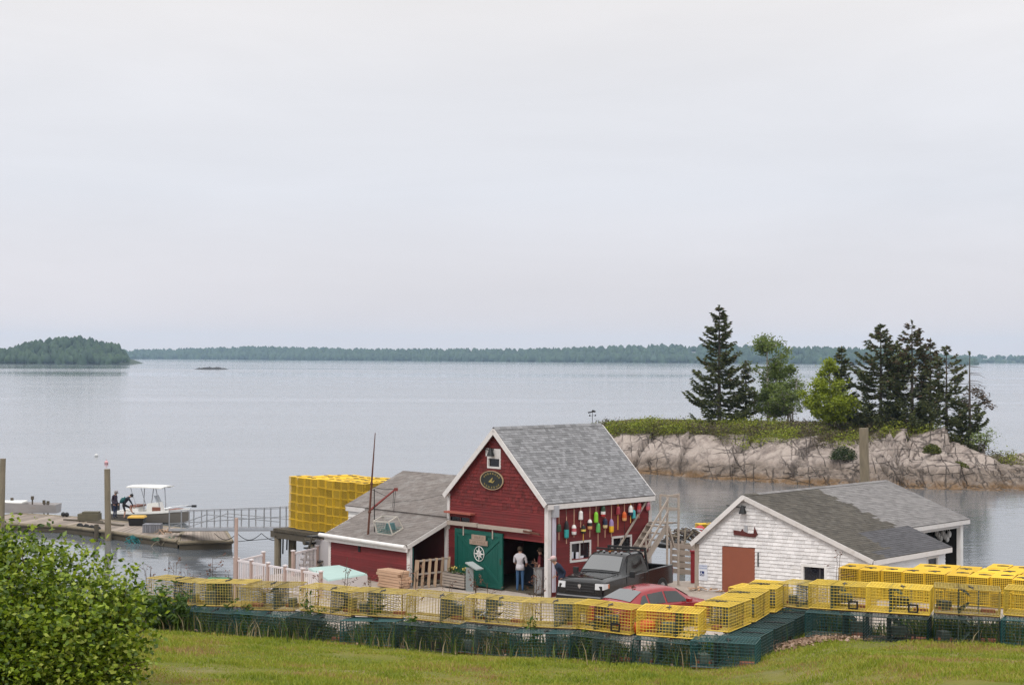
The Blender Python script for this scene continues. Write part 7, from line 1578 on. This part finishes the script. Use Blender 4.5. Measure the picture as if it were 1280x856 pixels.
C = np.concatenate(C); C = C[C[:, 2] > bc.z - .05]; vs, fs = leaf_cards(C, .062, rs, .55, .62); mesh_np('foliage', vs, fs, M_bush, bush); mb.build('stems', M_dry, bush)
# ------------------------------------------------------------------ lawn: blades, tufts, weeds along the traps
M_gr = leafmat('grass_blades', [(.075, .125, .010), (.155, .205, .014), (.235, .275, .022), (.31, .285, .045), (.31, .20, .085)], .6, .3)
for n_ in M_gr.node_tree.nodes:          # turf colour drifts in wide patches more than from blade to blade
    if n_.type == 'TEX_NOISE': n_.inputs['Scale'].default_value = .75; n_.inputs['Detail'].default_value = 6; n_.inputs['Roughness'].default_value = .7
    if n_.type == 'MATH' and n_.operation == 'MULTIPLY': n_.inputs[1].default_value = .28 if n_.inputs[1].default_value > .5 else 1.35
    if n_.type == 'MATH' and n_.operation == 'ADD': n_.use_clamp = True
for e_, q_ in zip(M_gr.node_tree.nodes['Color Ramp'].color_ramp.elements, (.42, .62, .80, .94, 1.0)): e_.position = q_
def blades(P, Hh, w_, rs, lean=.5):
    n = len(P); az = rs.rand(n) * 6.283; d = np.stack([np.cos(az), np.sin(az), np.zeros(n)], 1); l = rs.uniform(.1, lean, n)[:, None] * Hh[:, None]; bz = rs.rand(n) * 6.283; s = np.stack([np.cos(bz), np.sin(bz), np.zeros(n)], 1) * (w_ * .5)
    m_ = P + d * l * .35 + np.array([0, 0, 1]) * Hh[:, None] * .6; t = P + d * l + np.array([0, 0, 1]) * Hh[:, None]
    vs = np.stack([P - s, P + s, m_ + s * .8, m_ - s * .8, t], 1).reshape(-1, 3); o = np.arange(n)[:, None] * 5
    return vs, np.concatenate([o + [0, 1, 2], o + [0, 2, 3], o + [3, 2, 4]], 1).reshape(-1, 3)
rs = np.random.RandomState(31); P, Hs = [], []
N_ = 230000; X = rs.uniform(-8.5, 10.5, N_); 
for x in X:
    yr = pl(x, YROW); y = yr - .05 - rs.rand() * 9.5
    if y < 15.2 or abs(x) > .335 * y + .3: continue
    d = mnoise.noise(V((x * .7, y * .7, 4))) + .5 * mnoise.noise(V((x * 2.5, y * 2.5, 1)))
    if d < -.28 and rs.rand() < .55: continue
    P.append((x, y, ground_z(x, y) - .01)); Hs.append(max(.02, (.040 + .035 * d) * rs.uniform(.6, 1.5) * (1.6 if yr - y < .35 else 1)))
vs, fs = blades(np.array(P), np.array(Hs), .011, rs, .9); tag(mesh_np('lawn_grass', vs, fs, M_gr), kind='stuff')
# rough grass in and behind the traps
P, Hs = [], []
for k in range(76000):
    x = rs.uniform(-8, 10.5); y = pl(x, YROW) + rs.normal() * .55 + .3
    d = mnoise.noise(V((x * 1.3, 2, 4)))
    if rs.rand() > .80 + 1.2 * d: continue
    r_ = rs.rand()
    if r_ < .40: y += rs.rand() * 2.6
    elif r_ < .66: y = pl(x, YROW) - .42 + rs.normal() * .13
    P.append((x, y, ground_z(x, y) - .02)); Hs.append(rs.uniform(.08, .34) * (1 + .9 * d))
M_rg = leafmat('rough_blades', [(.02, .045, .010), (.04, .075, .012), (.075, .12, .016), (.12, .14, .03)], .6, .25)
vs, fs = blades(np.array(P), np.array(Hs), .016, rs, .6); M_straw = leafmat('straw', [(.16, .12, .06), (.26, .20, .11), (.36, .30, .19)], .8, .15)
tag(mesh_np('rough_grass', vs, fs, [M_rg, M_straw], mi=np.repeat((rs.rand(len(P)) < .22).astype(int), 3)), kind='stuff')
# dead leaves and straw gathered at the row corner
C = []
for k in range(2600):
    if k < 1100: x, y = 4.45 + rs.normal() * .45, 23.9 + rs.normal() * .30
    else: x = rs.uniform(-6, 9); y = pl(x, YROW) - .35 + rs.normal() * .16
    C.append((x, y, ground_z(x, y) + .015 + .03 * rs.rand()))
vs, fs = leaf_cards(np.array(C), .075, rs, 1.2, .6); tag(mesh_np('dead_leaves', vs, fs, leafmat('dead_leaf', [(.16, .10, .06), (.30, .20, .14), (.42, .30, .24)], .8, .1)), kind='stuff')
def weed(px, dy, hgt, label, seed, kind=0, group='leafy weeds among the traps'):
    rs = np.random.RandomState(seed); Y = 24.5
    for _ in range(4): x = (px - 640) / FPX * Y; Y = pl(x, YROW) - dy
    b_ = V((x, Y, ground_z(x, Y))); mb = MB(); C = []
    t = thing(('leafy_weed', 'dry_stalk', 'fern_clump')[kind], label, ('weed', 'dry stalk', 'fern')[kind], tuple(b_), group)
    ns = (3, 2, 9)[kind]
    for k in range(ns):
        az = rs.rand() * 6.28; sp = (.12, .05, .45)[kind] * hgt; top = b_ + V((math.cos(az) * sp * rs.uniform(.4, 1.2), math.sin(az) * sp, hgt * rs.uniform(.7, 1.05))); mid = b_.lerp(top, .5) + V((rs.normal() * .02, 0, hgt * (.0, .0, .14)[kind])); mb.tube([b_, mid, top], [.007, .006, .003], 4)
        if kind == 1:
            for j in range(7): u = rs.uniform(.45, 1); p = b_.lerp(top, u); q = p + V((rs.normal() * .10, rs.normal() * .08, rs.uniform(.02, .16))); mb.tube([p, q], .003, 3); C += [np.array(q) + rs.normal(size=3) * .018 for _ in range(7 if seed % 2 else 2)]
        else:
            for j in range((34, 0, 30)[kind]): u = rs.uniform(.12, 1) ** .8; p = b_.lerp(mid, u * 2) if u < .5 else mid.lerp(top, u * 2 - 1); C.append(np.array(p) + rs.normal(size=3) * [.05, .05, .03])
    mb.build('stem', M_dry if kind == 1 else M_weed, t)
    vs, fs = leaf_cards(np.array(C), (.085, .032, .13)[kind], rs, .5, (.4, .6, .3)[kind]); mesh_np('leaves', vs, fs, (M_weed, mat('seed_head', (.13, .055, .035), .9), M_weed)[kind], t)
WL = [(250, .35, .42, 0), (290, .3, .62, 0), (312, .4, .5, 0), (388, .35, .78, 0), (402, .25, .55, 0), (470, .2, .72, 0), (515, .4, .5, 0), (552, .35, .42, 0), (668, .35, .55, 0), (735, .4, .45, 0), (862, .45, .5, 0), (1018, .2, .4, 0), (1128, .35, .38, 0), (1200, .35, .36, 0), (893, .5, .35, 0), (940, .5, .3, 0)]
wl = ['by the left ferns', 'below the green crate corner', 'in the left part of the row', 'before the white railing, tall one', 'before the white railing, short one', 'before the turquoise lid', 'before the lumber stack', 'before the pallet', 'before the barn door post', 'before the black truck', 'before the red car', 'at the inner row corner', 'in the right row, left', 'in the right row, right', 'left of the lawn corner', 'at the lawn corner']
for i, (px, dy, h_, k) in enumerate(WL): weed(px, dy, h_, f'green leafy weed growing up the traps {wl[i]}', 100 + i, k)
for i, (px, h_) in enumerate(((203, .55), (222, .6), (190, .75))): weed(px, .75, h_, ('fern clump at the foot of the bush', 'fern clump right of the bush, nearest the traps', 'tallest fern clump against the bush')[i], 140 + i, 2, 'ferns beside the bush')
DS = [(187, -.7, 1.15), (222, -.7, 1.1), (238, -.8, .95), (263, -.9, 1.3), (292, -.6, 1.1), (400, -.5, .95), (437, -.5, 1.25), (467, -.6, 1.1), (505, -.6, 1.0), (520, -.6, 1.1), (566, -.7, 1.0), (598, -.7, 1.12), (612, -.7, 1.1), (668, -.6, 1.22), (676, -.6, 1.05), (1045, .1, 1.35)]
dl = ['beside the bush', 'left of the mooring reflection', 'over the second old trap', 'tall over the water', 'by the slim pale post', 'before the last white rail post', 'before the turquoise lid', 'before the white tank end', 'before the lumber', 'before the pallet post', 'before the planter', 'before the green door', 'before the door edge', 'tallest before the doorway', 'before the doorway bin', 'pale one at the right row corner']
for i, (px, dy, h_) in enumerate(DS): weed(px, dy, h_, f'thin dry stalk rising behind the traps {dl[i]}', 170 + i, 1, 'dry stalks along the trap row')
# planter flowers
for (p, ux, vx, t) in PLANTERS:
    rs = np.random.RandomState(3); C = [np.array(p + ux * rs.uniform(-.6, .7) + vx * rs.normal() * .12 + V((0, 0, .62 + abs(rs.normal()) * .12))) for _ in range(260)] + [np.array(p + ux * (.62 + rs.normal() * .12) + vx * rs.normal() * .12 + V((0, 0, rs.uniform(.3, .85)))) for _ in range(160)]
    vs, fs = leaf_cards(np.array(C), .10, rs, .5, .3); mesh_np('plants', vs, fs, M_weed, t)
    mb = MB()
    for k in range(9): mb.ball(p + ux * (-.55 + rs.rand() * 1.0) + V((0, -.1, .75 + rs.rand() * .12)), .035, 6, 4)
    mb.build('blossoms', mat('flower_yellow', (.55, .42, .12), .7), t)
# ------------------------------------------------------------------ output settings
SC.view_settings.view_transform = 'Standard'; SC.view_settings.look = 'None'; SC.view_settings.exposure = 0.10; SC.view_settings.gamma = 1.0
SC.cycles.use_denoising = True; SC.cycles.denoising_prefilter = 'NONE'; SC.cycles.use_adaptive_sampling = False
SC.cycles.max_bounces = 6; SC.cycles.transparent_max_bounces = 8; SC.cycles.volume_bounces = 1
SC.cycles.sample_clamp_indirect = 4.0
